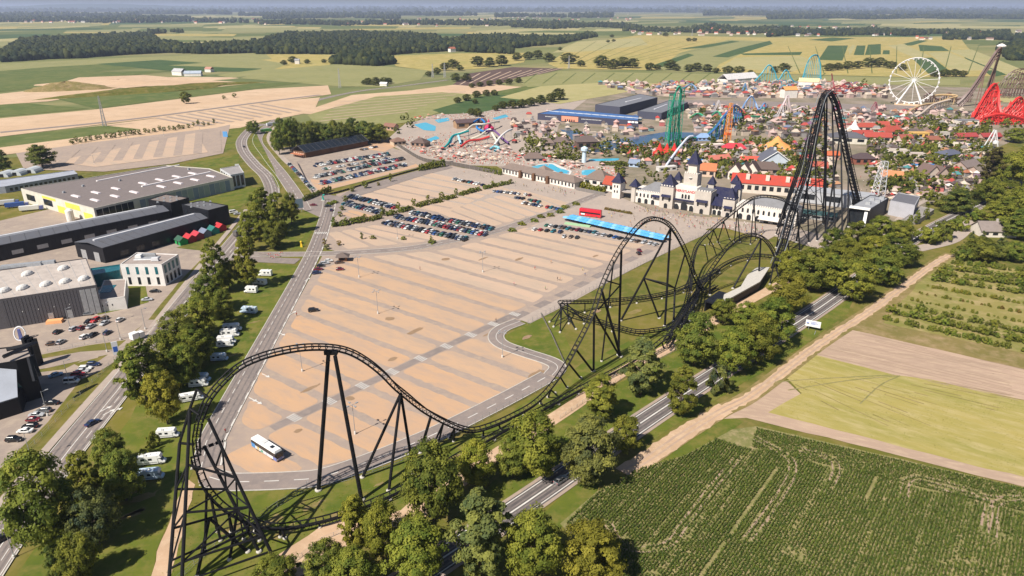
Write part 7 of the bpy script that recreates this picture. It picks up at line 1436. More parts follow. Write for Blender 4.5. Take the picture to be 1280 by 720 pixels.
def kiosk(q, c, label, group, big=1):
    n, col = c; t = thing('kiosk', label, 'kiosk', q, R5.uniform(-.6, .6), group); w_ = R5.uniform(3, 6) * big; d_ = R5.uniform(3, 5) * big; h = R5.uniform(2.4, 4) * big ** .5; wc = R5.choice(CC)[1]
    MB().box(-w_ / 2, w_ / 2, -d_ / 2, d_ / 2, 0, h).build('wall', 'wall_paint', t, [v * .8 + .1 for v in wc]); (MB().hip(-w_ / 2 - .5, w_ / 2 + .5, -d_ / 2 - .5, d_ / 2 + .5, h, h * .6) if R5.random() < .6 else MB().box(-w_ / 2 - .4, w_ / 2 + .4, -d_ / 2 - .4, d_ / 2 + .4, h, h + .4)).build('roof', 'roof_paint', t, col)
PM = None
def parasol(q, c, label, group, r=1.9):
    global PM
    if PM is None: PM = (MB().lathe([(1.9, 2.1), (1.0, 2.6), (.08, 2.95)], 8).mesh('canopy', ['fabric']), MB().tube((0, 0, 0), (0, 0, 2.9), .06, 5).mesh('pole', ['galv']))
    t = thing('parasol', label, 'parasol', q, R5.uniform(0, 1), group); s = r / 1.9; t.scale = (s, s, 1); link('canopy', PM[0], t, c); link('pole', PM[1], t)
for poly, n, where, gp, big in [([(745, 106), (1000, 103), (1100, 108), (1100, 122), (850, 121), (790, 117)], 105, 'in the fairground strip at the back', 'kiosks of the back fairground', 1.7), ([(860, 135), (1030, 138), (1030, 172), (870, 165)], 42, 'around the orange tower', 'kiosks around the orange tower', 1.5), ([(770, 180), (1035, 178), (1045, 235), (930, 225), (860, 210), (790, 205)], 60, 'in the middle of the park', 'kiosks in the middle of the park', 1.0), ([(1085, 185), (1230, 180), (1225, 235), (1090, 248)], 44, 'in the garden quarter', 'kiosks in the garden quarter', .9), ([(1040, 138), (1200, 140), (1130, 162), (1050, 160)], 30, 'between coaster peak and wheel', 'kiosks near the wheel', 1.4), ([(760, 145), (830, 150), (830, 165), (750, 165)], 12, 'behind the lake', 'huts behind the lake', 1.3)]:
    for i, (x, y, q) in enumerate(pts_in(poly, n, 2.2 * big, R5)): c = R5.choice(CC); kiosk(q, c, f'{c[0]} roofed kiosk, {nth(i)} from the left {where}', gp, big)
for poly, n, where, gp in [([(630, 190), (700, 196), (760, 205), (740, 230), (650, 205)], 40, 'by the pools', 'parasols by the pools'), ([(540, 176), (640, 186), (625, 204), (560, 204), (520, 192)], 60, 'on the beach of the water park', 'parasols on the beach'), ([(700, 170), (830, 186), (800, 200), (700, 190)], 34, 'along the lake shore', 'parasols along the lake'), ([(1090, 236), (1150, 232), (1150, 250), (1090, 252)], 26, 'on the terrace right of the lattice tower', 'parasols on the terrace'), ([(515, 146), (560, 143), (560, 150), (520, 152)], 12, 'above the blue pool', 'parasols above the blue pool')]:
    for i, (x, y, q) in enumerate(pts_in(poly, n, 1.6, R5)): c = R5.choice([CC[0], CC[1], CC[2], CC[3], CC[3], CC[7], CC[10], CC[12]]); parasol(q, c[1], f'{c[0]} parasol, {nth(i)} from the left {where}', gp)
# the many smaller stalls past the three hundred largest: one mass
plain('stall_red', (.38, .06, .05), .8); plain('stall_pink', (.50, .36, .33), .8); plain('stall_cream', (.52, .43, .35), .8); plain('stall_orange', (.36, .18, .10), .8); plain('stall_blue', (.12, .16, .26), .8); plain('stall_dark', (.10, .075, .07), .8); plain('stall_grey', (.24, .225, .22), .8); plain('stall_teal', (.06, .18, .18), .8)
mb = MB()
for poly, n, big in [([(745, 106), (1000, 103), (1110, 107), (1110, 123), (850, 122), (790, 118)], 330, 1.5), ([(855, 134), (1035, 137), (1035, 175), (870, 167)], 210, 1.3), ([(770, 180), (1040, 178), (1045, 240), (930, 228), (860, 212), (790, 206)], 230, 1.0), ([(1040, 138), (1215, 140), (1215, 178), (1050, 178)], 200, 1.3), ([(1085, 180), (1232, 178), (1225, 238), (1090, 250)], 200, .9), ([(640, 150), (690, 140), (830, 165), (700, 190), (640, 185)], 90, 1.1)]:
    for x, y, q in pts_in(poly, n, .8 * big, R5, 9000):
        a = R5.uniform(-.5, .5); ca_, sa_ = math.cos(a), math.sin(a); w_, d_, h = R5.uniform(1.2, 3.2) * big, R5.uniform(1, 2.2) * big, R5.uniform(2.2, 4.2) * big ** .6; i0 = len(mb.v); mb.cur = R5.choice([1, 2, 2, 5, 6, 6, 5]); mb.box(-w_, w_, -d_, d_, 0, h); mb.cur = R5.choice([0, 1, 1, 2, 2, 2, 3, 5, 5, 5, 5, 6, 6, 6] if q.y < 850 else [0, 1, 1, 1, 2, 2, 2, 2, 3, 5, 6, 4]); k_ = R5.random()
        if k_ < .5: mb.hip(-w_ - .4, w_ + .4, -d_ - .4, d_ + .4, h + .01, h * .6)
        elif k_ < .75: mb.lathe([(w_ * 1.1, h + .01), (w_ * .5, h * 1.3), (.1, h * 1.9)], 8)
        else: mb.box(-w_ - .3, w_ + .3, -d_ - .3, d_ + .3, h + .01, h + .4)
        for j in range(i0, len(mb.v)): v = mb.v[j]; mb.v[j] = (q.x + v[0] * ca_ - v[1] * sa_, q.y + v[0] * sa_ + v[1] * ca_, v[2])
mb.build('small_stalls', ['stall_red', 'stall_pink', 'stall_cream', 'stall_orange', 'stall_blue', 'stall_dark', 'stall_grey', 'stall_teal'], kind='stuff')
# sunbathers and sunbeds: nobody could count them
PB = []
for q_ in POOLS:
    W_ = [g(*p) for p in q_]; c_ = sum(W_, Vector()) / len(W_); PB += [(p.x, p.y) for p in W_ + [c_] + [a.lerp(c_, .5) for a in W_]]
mb = MB(); 
for poly, n in [([(480, 176), (560, 165), (650, 190), (720, 200), (715, 228), (628, 206), (560, 204)], 1500), ([(700, 205), (780, 212), (760, 235), (715, 225)], 350), ([(520, 146), (640, 138), (640, 150), (560, 152)], 250)]:
    W_ = [g(*p).to_2d() for p in poly]
    for _ in range(n * 2):
        px, py = R5.uniform(min(p[0] for p in poly), max(p[0] for p in poly)), R5.uniform(min(p[1] for p in poly), max(p[1] for p in poly)); q = g(px, py); ins = False
        for i in range(len(W_)):
            a, b = W_[i - 1], W_[i]
            if (a.y > q.y) != (b.y > q.y) and q.x < (b.x - a.x) * (q.y - a.y) / (b.y - a.y) + a.x: ins = not ins
        if ins and all((q.x - z_[0]) ** 2 + (q.y - z_[1]) ** 2 > 30 for z_ in PB): mb.cur = R5.randrange(4); mb.box(q.x - .4, q.x + .4, q.y - .9, q.y + .9, .25, R5.uniform(.4, .9), .1, .1)
plain('towel_red', (.5, .12, .1), .9); plain('towel_brown', (.3, .16, .1), .9); plain('skin', (.58, .36, .26), .8)
mb.build('sunbeds', ['white_line', 'skin', 'towel_red', 'towel_brown'], kind='stuff')
# ================================================================ SMALL THINGS
# lamp masts on the car parks
LM = MB().tube((0, 0, 0), (0, 0, 10.6), .13, 6, .07).mesh('mast', ['galv']); LB = MB().lathe([(.35, 0), (.35, 1.0), (.2, 1.1)], 8).mesh('base', ['white_line']); LA = MB().tube((0, 0, 10.3), (1.5, 0, 10.5), .06, 5).box(1.1, 2.0, -.25, .25, 10.42, 10.62).mesh('lamp_arm', ['galv'])
def mast(x, y, label, group='lamp masts on the car park', arms=4, s=1.0, name='lamp_mast'):
    t = thing(name, label, 'lamp post', g(x, y), .78, group); t.scale = (1, 1, s); link('mast', LM, t); link('base', LB, t)
    for k in range(arms): link('lamp_arm', LA, t).rotation_euler = (0, 0, k * 2 * math.pi / arms)
ms = [(472.5, 392.5, 'left centre of the sandy car park'), (603.5, 340.5, 'upper right of the sandy car park'), (378, 464.5, 'lower left of the car park, behind the near hill'), (444, 543, 'bottom of the car park between the coaster legs'), (628, 447, 'road loop around the grass corner'), (449, 347, 'top left of the sandy car park'), (497, 299, 'upper lot below the parked rows'), (710, 410, 'edge of the paved band'), (540, 420, 'middle of the sandy car park'), (345, 400, 'left edge of the car park')]
for x, y, lb in ms[:7]: mast(x, y, 'tall four-armed lamp mast at the ' + lb)
for i, (x, y) in enumerate([(88, 411), (135, 404), (182, 412), (134, 440), (151, 425), (87, 480), (60, 520), (18, 697), (40, 575)]): mast(x, y, f'slim single-arm street lamp, {nth(i)} in order along the left yard and road', 'street lamps at the left', 1, .85, 'street_lamp')
for i, (x, y) in enumerate([(118, 205), (60, 190), (160, 175), (205, 170), (250, 164)]): mast(x, y, f'small lamp post, {nth(i)} from the left on the striped far lot', 'lamps of the far lot', 2, .7, 'street_lamp')
# kiosk, cones, road island
t = thing('ticket_kiosk', 'small brown ticket kiosk with dark hipped roof at the car park road', 'kiosk', g(429, 326), .1); MB().box(-2, 2, -1.6, 1.6, 0, 2.6).build('wall', 'wall_paint', t, (.3, .14, .07)); MB().hip(-3.4, 3.4, -2.8, 2.8, 2.6, 2, .8).build('roof', 'roof_paint', t, (.13, .10, .09)); MB().box(-1.2, 1.2, -1.68, -1.6, 1.1, 2).build('window', 'glass_dark', t)
for i, (x, y) in enumerate([(339, 322), (342, 323), (345, 320), (348, 321), (351, 317), (336, 319)]):
    t = thing('road_barrier', f'red and white road barrier, {nth(i)} from the left of the cluster on the road', 'barrier', g(x, y, .2), .4, 'barriers on the closed road'); MB().box(-1, 1, -.06, .06, .5, .9).build('board', 'wall_paint', t, (.6, .06, .05)); MB().box(-1, -.3, -.07, .07, .52, .88).build('white_band', 'white_line', t); MB().box(.2, .7, -.07, .07, .52, .88).build('white_band', 'white_line', t)
    for s in (-.8, .8): MB().box(s - .05, s + .05, -.3, .3, 0, .5).build('leg', 'galv', t)
t = thing('dragon_figure', 'teal green figure on the junction island', 'sculpture', g(404, 251), 0); MB().path([(0, 0, 0), (.3, 0, 1.4), (-.3, 0, 2.6), (.4, 0, 3.8), (1.3, 0, 4.1)], .55, 7).build('body', 'wall_paint', t, (.02, .36, .28)); MB().box(-1.2, 1.2, -1, 1, 0, .6).build('plinth', 'concrete', t)
t = thing('yellow_figure', 'yellow sign figure on the grass by the junction', 'sign', g(377, 309), 0); MB().box(-.6, .6, -.3, .3, 0, 2.6, .2, .1).build('body', 'wall_paint', t, (.75, .50, .03)); MB().lathe([(.5, 2.6), (.6, 3.1), (.3, 3.6)], 8).build('head', 'wall_paint', t, (.75, .50, .03))
def board(x, y, w_, h, z, col, label, rz, cat='sign', legs=2, mat='wall_paint', extra=None):
    t = thing('billboard', label, cat, g(x, y), rz); MB().box(-w_ / 2, w_ / 2, -.1, .1, z, z + h).build('panel', mat, t, col)
    for k in range(legs): xx = (-w_ / 2 + w_ * (k + .5) / legs); MB().tube((xx, .15, 0), (xx, .15, z + h * .8), .1, 5).build('post', 'galv', t)
    if extra: extra(t)
    return t
def bl(t):
    MB().lathe([(.55, 0), (.55, .04)], 12).build('blue_emblem', 'sign_blue', t).location = (-2.0, -.12, 3.1); t.children[-1].rotation_euler = (math.pi / 2, 0, 0)
    for z, a in ((3.5, 2.2), (3.0, 2.8), (2.6, 1.8)): MB().box(-.9, -.9 + a, -.115, -.1, z, z + .2).build('print_line', 'sign_blue', t)
board(1015, 413, 5.6, 2.6, 1.6, (.76, .75, .76), 'white billboard with a small blue emblem beside the main road', U(-30), extra=bl)
def bp(t): MB().box(-.7, .7, -.14, -.1, 1.5, 3.6).build('blue_field', 'sign_blue', t)
board(146, 444, 2.0, 5.4, .2, (.70, .72, .76), 'white and blue pylon sign by the yard exit', U(30), extra=bp); board(282, 171.5, 5, 5.2, .4, (.10, .30, .60), 'blue square sign panel on the striped far lot', U(-10)); board(375, 266, 5, 6, 3, (.16, .22, .28), 'dark poster board at the grass triangle', U(30)); board(297, 212, 3, 4, .5, (.7, .7, .72), 'white pylon sign beside the small grey office', U(20))
# ---- fences
def fence(pts, h, label, step=3.0, mesh=True, name='fence', col=(.38, .38, .36), board_=False):
    P = resample(pts, step); o0 = Vector((*P[0], 0)); t = thing(name, label, 'fence', o0); pm = MB().tube((0, 0, 0), (0, 0, h), .06, 5).mesh('post', ['galv'])
    for p in P: link('post', pm, t, loc=(p.x - o0.x, p.y - o0.y, 0))
    for z in ((h * .98, h * .5, .15) if not board_ else ()): MB().path([(p.x - o0.x, p.y - o0.y, z) for p in P], .035, 4).build('rail', 'galv', t)
    if board_:
        for a, b in zip(P[:-1], P[1:]): MB().hexa([(a.x - o0.x, a.y - o0.y, .1), (b.x - o0.x, b.y - o0.y, .1), (b.x - o0.x + .05, b.y - o0.y + .08, .1), (a.x - o0.x + .05, a.y - o0.y + .08, .1), (a.x - o0.x, a.y - o0.y, h), (b.x - o0.x, b.y - o0.y, h), (b.x - o0.x + .05, b.y - o0.y + .08, h), (a.x - o0.x + .05, a.y - o0.y + .08, h)]).build('panel', 'wall_paint', t, col)
fence(smooth_line(G2([(384, 610), (405, 607), (447, 597), (526, 566), (561, 546), (599, 529), (642, 506), (691, 480)]), 4), 2.2, 'wire fence on thin posts along the near edge of the car park')
fence(G2([(660, 405), (700, 384), (714, 376), (784, 340), (842, 311), (886, 291)]), 2.0, 'wire fence between the paved band and the coaster lawn')
fence(G2([(676, 393), (690, 420), (706, 456)]), 1.0, 'dark fence across the coaster lawn', 2.2, board_=True, col=(.16, .14, .12)); fence(G2([(384, 612), (350, 632), (300, 664), (250, 700), (215, 735)]), 1.8, 'wire fence running under the coaster turn')
fence(smooth_line(G2([(372, 205), (385, 230), (395, 244), (420, 242), (470, 227), (520, 213), (548, 205)]), 4), 1.4, 'dark fence around the solar barn lot', 4, board_=True, col=(.05, .04, .045))
fence(smooth_line(G2([(482, 172), (505, 188), (530, 202), (565, 207), (610, 216), (628, 219)]), 4), 3.2, 'dark wall screening the water park from the lots', 5, board_=True, name='screen_wall', col=(.11, .095, .085))
fence(G2([(720, 238), (760, 246)]), 2.5, 'grey screen wall left of the gate tower', 4, board_=True, name='screen_wall', col=(.2, .18, .17))
fence(G2([(352, 716), (404, 676), (434, 664)]), 1.3, 'low fence beside the dirt path', 3); fence(G2([(700, 524), (740, 497), (785, 470), (850, 436)]), 1.4, 'low fence along the dirt path under the big hill', 3); fence(G2([(1190, 320), (1208, 308), (1222, 298)]), 1.2, 'wooden rail fence by the cottage drive', 3)
fence(G2([(60, 440), (110, 431), (168, 420)]), 1.5, 'wire fence along the yard verge', 4); fence(G2([(-10, 610), (40, 560), (92, 503), (150, 444)]), 1.6, 'wire fence between the slanted parking row and the road', 4)
# ---- hedges of the north lots
def hedge(a, b, w_, h, n, label, group, col='olive'):
    A, B = g(*a), g(*b)
    for i in range(n): p = A.lerp(B, (i + .5) / n); tree(p, 0, h * rnd.uniform(.85, 1.15), w_ * rnd.uniform(.9, 1.1), 'bush', col, f'{DESC[col]} hedge shrub, {nth(i)} from the left {label}', 'shrub', group)
hedge((416, 283), (436, 281), 4.5, 3, 4, 'on the lowest hedge island', 'hedge shrubs between the lots', 'mid'); hedge((437, 280), (457, 277), 4.5, 3.4, 4, 'on the second hedge island', 'hedge shrubs between the lots', 'mid'); hedge((459, 277), (476, 273), 4.2, 3, 4, 'on the third hedge island', 'hedge shrubs between the lots', 'mid'); hedge((482, 270), (496, 268), 4.2, 3, 3, 'before the parked rows', 'hedge shrubs between the lots', 'mid'); hedge((498, 266), (516, 262), 4.2, 3, 4, 'on the middle hedge island', 'hedge shrubs between the lots', 'mid'); hedge((522, 259), (534, 256), 4.2, 3, 3, 'right of the middle hedge island', 'hedge shrubs between the lots', 'mid'); hedge((538, 255), (552, 252), 4.2, 3, 4, 'on the fifth hedge island', 'hedge shrubs between the lots', 'mid'); hedge((556, 250), (570, 247), 4.2, 3, 4, 'on the sixth hedge island', 'hedge shrubs between the lots', 'mid'); hedge((574, 245), (600, 238), 4.2, 3, 6, 'on the seventh hedge island', 'hedge shrubs between the lots', 'mid'); hedge((604, 237), (640, 229), 4.2, 3, 7, 'at the right end of the hedge', 'hedge shrubs between the lots', 'mid')
tree_row([(x, y - h, y, w_, c, 'small') for x, y, h, w_, c in [(417, 285, 14, 7, 'lime'), (432, 283, 12, 7, 'lime'), (456, 277, 10, 6, 'lime'), (478, 271, 13, 8, 'lime'), (498, 264, 12, 7, 'lime'), (517, 259, 12, 7, 'lime'), (535, 254, 11, 6, 'lime'), (552, 251, 12, 8, 'lime'), (570, 245, 10, 6, 'lime'), (616, 234, 9, 6, 'lime'), (452, 300, 10, 5, 'mid'), (456, 237, 12, 9, 'olive'), (488, 228, 12, 5, 'mid'), (473, 233, 6, 5, 'rust'), (440, 241, 8, 8, 'mid'), (432, 254, 10, 8, 'lime'), (427, 264, 7, 7, 'mid'), (425, 272, 8, 7, 'olive'), (539, 303, 9, 4, 'lime'), (406, 308, 10, 6, 'rust'), (424, 308, 8, 7, 'rust'), (408, 313, 8, 8, 'mid'), (466, 300, 5, 9, 'olive'), (504, 301, 4, 8, 'olive')]], 'on the islands of the north lots', 'young trees on the lot islands')
tree_row([(x, y - 5, y, 12, 'olive', 'bush') for x, y in [(412, 258), (418, 256), (540, 306), (640, 291), (700, 268), (688, 272), (676, 274), (668, 279), (652, 283), (706, 262), (720, 258)]], 'along the ring road edge', 'low shrubs along the ring road')
for i in range(16): tree(g(380 + i * 2.2, 252 - i * .9), 0, rnd.uniform(3, 4.5), 2.2, 'bush', 'mid', f'narrow row shrub, {nth(i)} from the left at the fence corner of the barn lot', 'shrub', 'row shrubs at the fence corner')
hedge((524, 214), (556, 208), 5, 6, 6, 'on the green island before the water park', 'shrubs on the green island', 'mid'); hedge((600, 213), (627, 219), 4, 4, 6, 'left of the long terminal', 'shrubs beside the terminal', 'mid'); hedge((720, 233), (756, 242), 5, 4.5, 8, 'between terminal and gate tower', 'shrubs beside the gate tower', 'yellow')
hedge((678, 196), (718, 200), 5, 3.5, 9, 'on the long hedge above the pools', 'hedge above the pools', 'olive'); hedge((750, 206), (786, 208), 5, 3.5, 8, 'on the hedge right of the pools', 'hedge right of the pools', 'mid'); hedge((756, 262), (790, 268), 2.5, 1.6, 12, 'on the planter in front of the castle', 'planter shrubs in front of the castle', 'rust')
for i in range(30): tree(g(90 + i * 6.1 + rnd.uniform(-1, 1), 180 - i * .85 + rnd.uniform(-1, 1)), 0, rnd.uniform(4, 7), rnd.uniform(3, 5), 'small', 'grey', f'{nth(i)} young tree from the left in the row above the striped lot', 'tree', 'young trees above the striped lot')
# ---- blue parasols in front of the castle
n_ = 0
for r_i, (a, b) in enumerate([((708, 276), (826, 303)), ((716, 274.5), (832, 300.5))]):
    A, B = g(*a), g(*b)
    for i in range(24):
        p = A.lerp(B, i / 23) + Vector((0, 0, .2)); parasol(p, (.09, .34, .68) if (i + r_i) % 3 else (.20, .44, .70), f'blue parasol, {nth(i)} from the left in the {"front" if r_i == 0 else "back"} row on the plaza', 'blue parasols on the plaza', 2.5)
MB().box(-8, 8, -1.3, 1.3, .2, .9).build('stall_row', 'fabric', None, (.32, .5, .3), loc=g(722, 282), rz=U(-26), label='low greenish stall tables at the left end of the blue parasols', cat='stall')
# ---- people
def person_mesh():
    mb = MB(); ring = lambda z, rx, ry, x=0: [(x + rx * math.cos(k * math.pi / 4), ry * math.sin(k * math.pi / 4), z) for k in range(8)]
    secs = [ring(.88, .17, .11), ring(1.05, .16, .10), ring(1.35, .21, .12), ring(1.45, .17, .10), ring(1.5, .06, .06), ring(1.56, .07, .08), ring(1.66, .085, .1), ring(1.76, .04, .05)]
    i0 = len(mb.v)
    for s in secs: mb.v += s
    mb.cur = 1
    for j in range(len(secs) - 1):
        mb.cur = 1 if j < 3 else 0
        for k in range(8): mb.f.append((i0 + j * 8 + k, i0 + j * 8 + (k + 1) % 8, i0 + j * 8 + 8 + (k + 1) % 8, i0 + j * 8 + 8 + k)); mb.m.append(mb.cur)
    for s in (-1, 1):
        mb.cur = 2; mb.tube((s * .09, 0, .9), (s * .1, .06 * s, .45), .085, 6, .06); mb.cur = 0; mb.tube((s * .1, .06 * s, .46), (s * .1, -.08 * s, .05), .06, 6, .04); mb.cur = 2; mb.box(s * .1 - .05, s * .1 + .05, -.08 * s - .18, -.08 * s + .06, 0, .08)
        mb.cur = 1; mb.tube((s * .21, 0, 1.4), (s * .25, .03, 1.15), .05, 5, .045); mb.cur = 0; mb.tube((s * .25, .03, 1.16), (s * .24, -.1 * s, .88), .04, 5, .03)
    mb.cur = 2; mb.lathe([(.09, 1.66), (.1, 1.72), (.06, 1.79)], 8)
    return mb.mesh('person', ['skin', 'skin_cloth', 'black_clad'])
PMESH = person_mesh(); SH = [('white', (.74, .73, .72)), ('red', (.5, .04, .05)), ('dark', (.03, .03, .04)), ('blue', (.06, .15, .42)), ('pink', (.62, .3, .32)), ('yellow', (.65, .5, .1)), ('green', (.08, .25, .1)), ('orange', (.62, .25, .06))]
cnt = {}
for poly, n, where in [([(800, 258), (960, 284), (955, 296), (830, 276), (790, 262)], 150, 'in front of the castle gate'), ([(700, 262), (800, 268), (880, 286), (840, 296), (740, 282)], 40, 'on the grey plaza'), ([(560, 212), (720, 240), (720, 250), (640, 232)], 36, 'on the pavement before the terminal'), ([(640, 330), (780, 320), (740, 350), (640, 400)], 8, 'on the sandy car park'), ([(960, 240), (1150, 200), (1150, 246), (1060, 246)], 30, 'among the park gardens')]:
    busy2 = busy; busy = []
    for i, (x, y, q) in enumerate(pts_in(poly, n, .5, R5)):
        c = R5.choice(SH); link('person', PMESH, None, c[1], (q.x, q.y, .2), R5.uniform(0, 6.28), f'person in a {c[0]} top, {nth(i)} from the left {where}', 'person', 'visitors ' + where)
    busy = busy2
for x, y, c, lb in [(371, 395, 1, 'person in a red top walking near the left edge of the sandy lot'), (620, 402, 2, 'person in dark clothes at the end of the zebra path'), (525, 337, 4, 'person in a pink top in the middle of the upper car park'), (282, 541, 1, 'person in a red top near the lane arrow by the coach')]: link('person', PMESH, None, SH[c][1], g(x, y, .2), 1, lb, 'person')
# ---- orchard rows
oi_ = 0
def orow(a, b, n, h, cols, nm):
    A, B = g(*a), g(*b)
    n = int(n * 1.3); h *= .85
    for i in range(n):
        p = A.lerp(B, (i + rnd.uniform(-.3, .3)) / (n - 1)) + Vector((rnd.uniform(-.8, .8), rnd.uniform(-.8, .8), 0)); s = rnd.uniform(.55, 1.25); c = rnd.choice(cols)
        if rnd.random() < .07: continue
        tree(p, 0, h * s, h * s * rnd.uniform(.7, 1.05), 'bush' if h < 3 else 'small', c, f'{DESC[c]} {"bush" if h < 3 else "young tree"}, {nth(i)} from the left in the {nm} orchard row', 'shrub' if h < 3 else 'tree', 'orchard plants', 'orchard_bush' if h < 3 else 'orchard_tree', i % 5)
orow((1107, 400), (1300, 445), 30, 3.0, ['mid', 'olive', 'lime'], 'nearest'); orow((1112, 391), (1300, 434), 30, 4.2, ['lime', 'olive', 'lime'], 'second nearest'); orow((1125, 384), (1300, 421), 28, 3.6, ['olive', 'mid'], 'third'); orow((1140, 376), (1300, 408), 26, 1.8, ['olive', 'yellow'], 'fourth'); orow((1150, 367), (1300, 396), 26, 1.8, ['yellow', 'rust', 'olive'], 'fifth'); orow((1160, 359), (1300, 384), 24, 2.2, ['olive', 'yellow'], 'sixth'); orow((1168, 351), (1300, 371), 22, 4.4, ['mid', 'olive', 'lime'], 'seventh'); orow((1172, 344), (1300, 361), 22, 4.6, ['mid', 'olive', 'lime'], 'eighth'); orow((1180, 337), (1300, 352), 20, 4.2, ['olive', 'lime'], 'ninth'); orow((1190, 330), (1300, 342), 18, 3.5, ['olive', 'mid'], 'farthest')
# ---- maize rows, grass tufts: nobody could count them
def leaf_stuff(name, P, H, W, col, seed, per=5, tint=(.3, .25), blade=True, z0=.1):
    R = np.random.default_rng(seed); n = len(P); P = np.repeat(np.asarray(P), per, 0); m = len(P); a = R.random(m) * 6.283; ln = H * (.6 + .6 * R.random(m)); wd = W * (.6 + .8 * R.random(m)); ou = ln * (.35 + .5 * R.random(m)); up = ln * (.5 + .5 * R.random(m))
    c, s = np.cos(a), np.sin(a); z = z0 + R.random(m) * H * .5; bx, by = P[:, 0], P[:, 1]
    V = np.stack([np.stack([bx - s * wd * .5, by + c * wd * .5, z], 1), np.stack([bx + s * wd * .5, by - c * wd * .5, z], 1), np.stack([bx + c * ou * .6 + s * wd * .5, by + s * ou * .6 - c * wd * .5, z + up * .75], 1), np.stack([bx + c * ou, by + s * ou, z + up * .8], 1)], 1).reshape(-1, 3)
    me = bpy.data.meshes.new(name); me.vertices.add(m * 4); me.vertices.foreach_set('co', V.astype(np.float32).ravel()); me.loops.add(m * 4); me.loops.foreach_set('vertex_index', np.arange(m * 4, dtype=np.int32)); me.polygons.add(m)
    me.polygons.foreach_set('loop_start', np.arange(0, m * 4, 4, dtype=np.int32)); me.polygons.foreach_set('loop_total', np.full(m, 4, dtype=np.int32)); at = me.attributes.new('tint', 'FLOAT', 'FACE'); at.data.foreach_set('value', np.clip(R.normal(tint[0], tint[1], m), 0, 1).astype(np.float32)); me.materials.append(MATS['leaf']); me.update(calc_edges=True)
    return link(name, me, None, col, kind='stuff')
CW = [g(*p).to_2d() for p in [(708, 654), (747, 616), (802, 586), (854, 572), (915, 539), (944, 535), (1290, 613), (1420, 645), (1420, 790), (770, 790), (764, 720), (738, 690)]]
def in_poly(W_, X, Y):
    ins = np.zeros(len(X), bool)
    for i in range(len(W_)):
        a, b = W_[i - 1], W_[i]; cnd = ((a.y > Y) != (b.y > Y)) & (X < (b.x - a.x) * (Y - a.y) / (b.y - a.y + 1e-12) + a.x); ins ^= cnd
    return ins
def vnoise(X, Y, s, sd):
    r = np.random.default_rng(sd); T_ = r.random((64, 64)); x, y = X / s, Y / s; xi, yi = np.floor(x).astype(int), np.floor(y).astype(int); fx, fy = x - xi, y - yi; f = lambda i, j: T_[(xi + i) % 64, (yi + j) % 64]; fx, fy = fx * fx * (3 - 2 * fx), fy * fy * (3 - 2 * fy)
    return f(0, 0) * (1 - fx) * (1 - fy) + f(1, 0) * fx * (1 - fy) + f(0, 1) * (1 - fx) * fy + f(1, 1) * fx * fy
ca, sa = math.cos(U(51.5)), math.sin(U(51.5)); row, along = np.meshgrid(np.arange(-280, 280) * .76, np.arange(-540, 1200) * .25, indexing='ij')
hd = [g(*p).to_2d() for p in [(946, 535), (980, 560), (1060, 588), (1160, 612), (1290, 640)]]       # below the headland the rows run to the road direction
X = 60 + row * -sa + along * ca + nr.normal(size=row.shape) * .07; Y = 150 + row * ca + along * sa + nr.normal(size=row.shape) * .07; ridx = np.repeat(np.arange(560)[:, None], along.shape[1], 1); X, Y, ridx = X.ravel(), Y.ravel(), ridx.ravel()
keep = in_poly(CW, X, Y); X, Y, ridx = X[keep], Y[keep], ridx[keep]
# tramlines: wide gaps every 24 rows, thin patches, wheel tracks that swing round the headland
hA, hB = g(946, 535).to_2d(), g(1290, 613).to_2d(); hu = (hB - hA).normalized(); hdist = np.abs((X - hA.x) * -hu.y + (Y - hA.y) * hu.x); head = hdist < 11.5 + 1.2 * np.sin(X * .3)
gap = (ridx % 30 == 3) & (vnoise(X, Y, 14, 5) > .55) & ~head; thin = vnoise(X, Y, 16, 8) * .6 + vnoise(X, Y, 4, 9) * .4; rowv = np.random.default_rng(3).random(600)[ridx]; keep = ~gap & ~((thin < .14) & (nr.random(len(X)) < .6)) & ~((rowv < .16) & (nr.random(len(X)) < .4)) & ~head
hr, ha = np.meshgrid(np.arange(1, 14) * .85, np.arange(0, 460) * .26, indexing='ij'); HX = hA.x + hu.x * ha + hu.y * hr + nr.normal(size=hr.shape) * .1; HY = hA.y + hu.y * ha - hu.x * hr + nr.normal(size=hr.shape) * .1; HX, HY = HX.ravel(), HY.ravel(); hk = in_poly(CW, HX, HY) & (nr.random(len(HX)) < .93)
X = np.concatenate([X[keep], HX[hk]]); Y = np.concatenate([Y[keep], HY[hk]]); keep = np.ones(len(X), bool)

tracks = [smooth_line(G2(p), 6) for p in [[(760, 655), (775, 680), (800, 687), (836, 680), (856, 655), (890, 610), (925, 570)], [(944, 548), (985, 572), (990, 590), (975, 620), (930, 680)], [(1000, 562), (1040, 575), (1045, 592), (1035, 610)], [(1130, 620), (1135, 600), (1160, 600), (1215, 615), (1235, 630), (1230, 665)], [(1240, 670), (1245, 630), (1280, 622)], [(1160, 605), (1230, 622), (1290, 624)]]]
for tr in tracks:
    tp = np.array([(p.x, p.y) for p in resample(tr, .8)])
    for off in (-.9, .9):
        tq = np.array([(p.x, p.y) for p in offset_line([Vector(q) for q in tp], off)]); d = np.full(len(X), 1e9)
        for q in tq[::1]: d = np.minimum(d, (X - q[0]) ** 2 + (Y - q[1]) ** 2)
        keep &= ~((d < .28) & (nr.random(len(X)) < .7))
for tr in tracks:
    for off in (-.9, .9): rough_ribbon('tractor_track', 'furrow', offset_line(resample(tr, 1.5), off), .42, .115, .2)
P = np.stack([X[keep], Y[keep]], 1); print('maize plants', len(P))
leaf_stuff('maize_rows', P, .75, .2, (.10, .15, .023), 4, 4, (.22, .22))
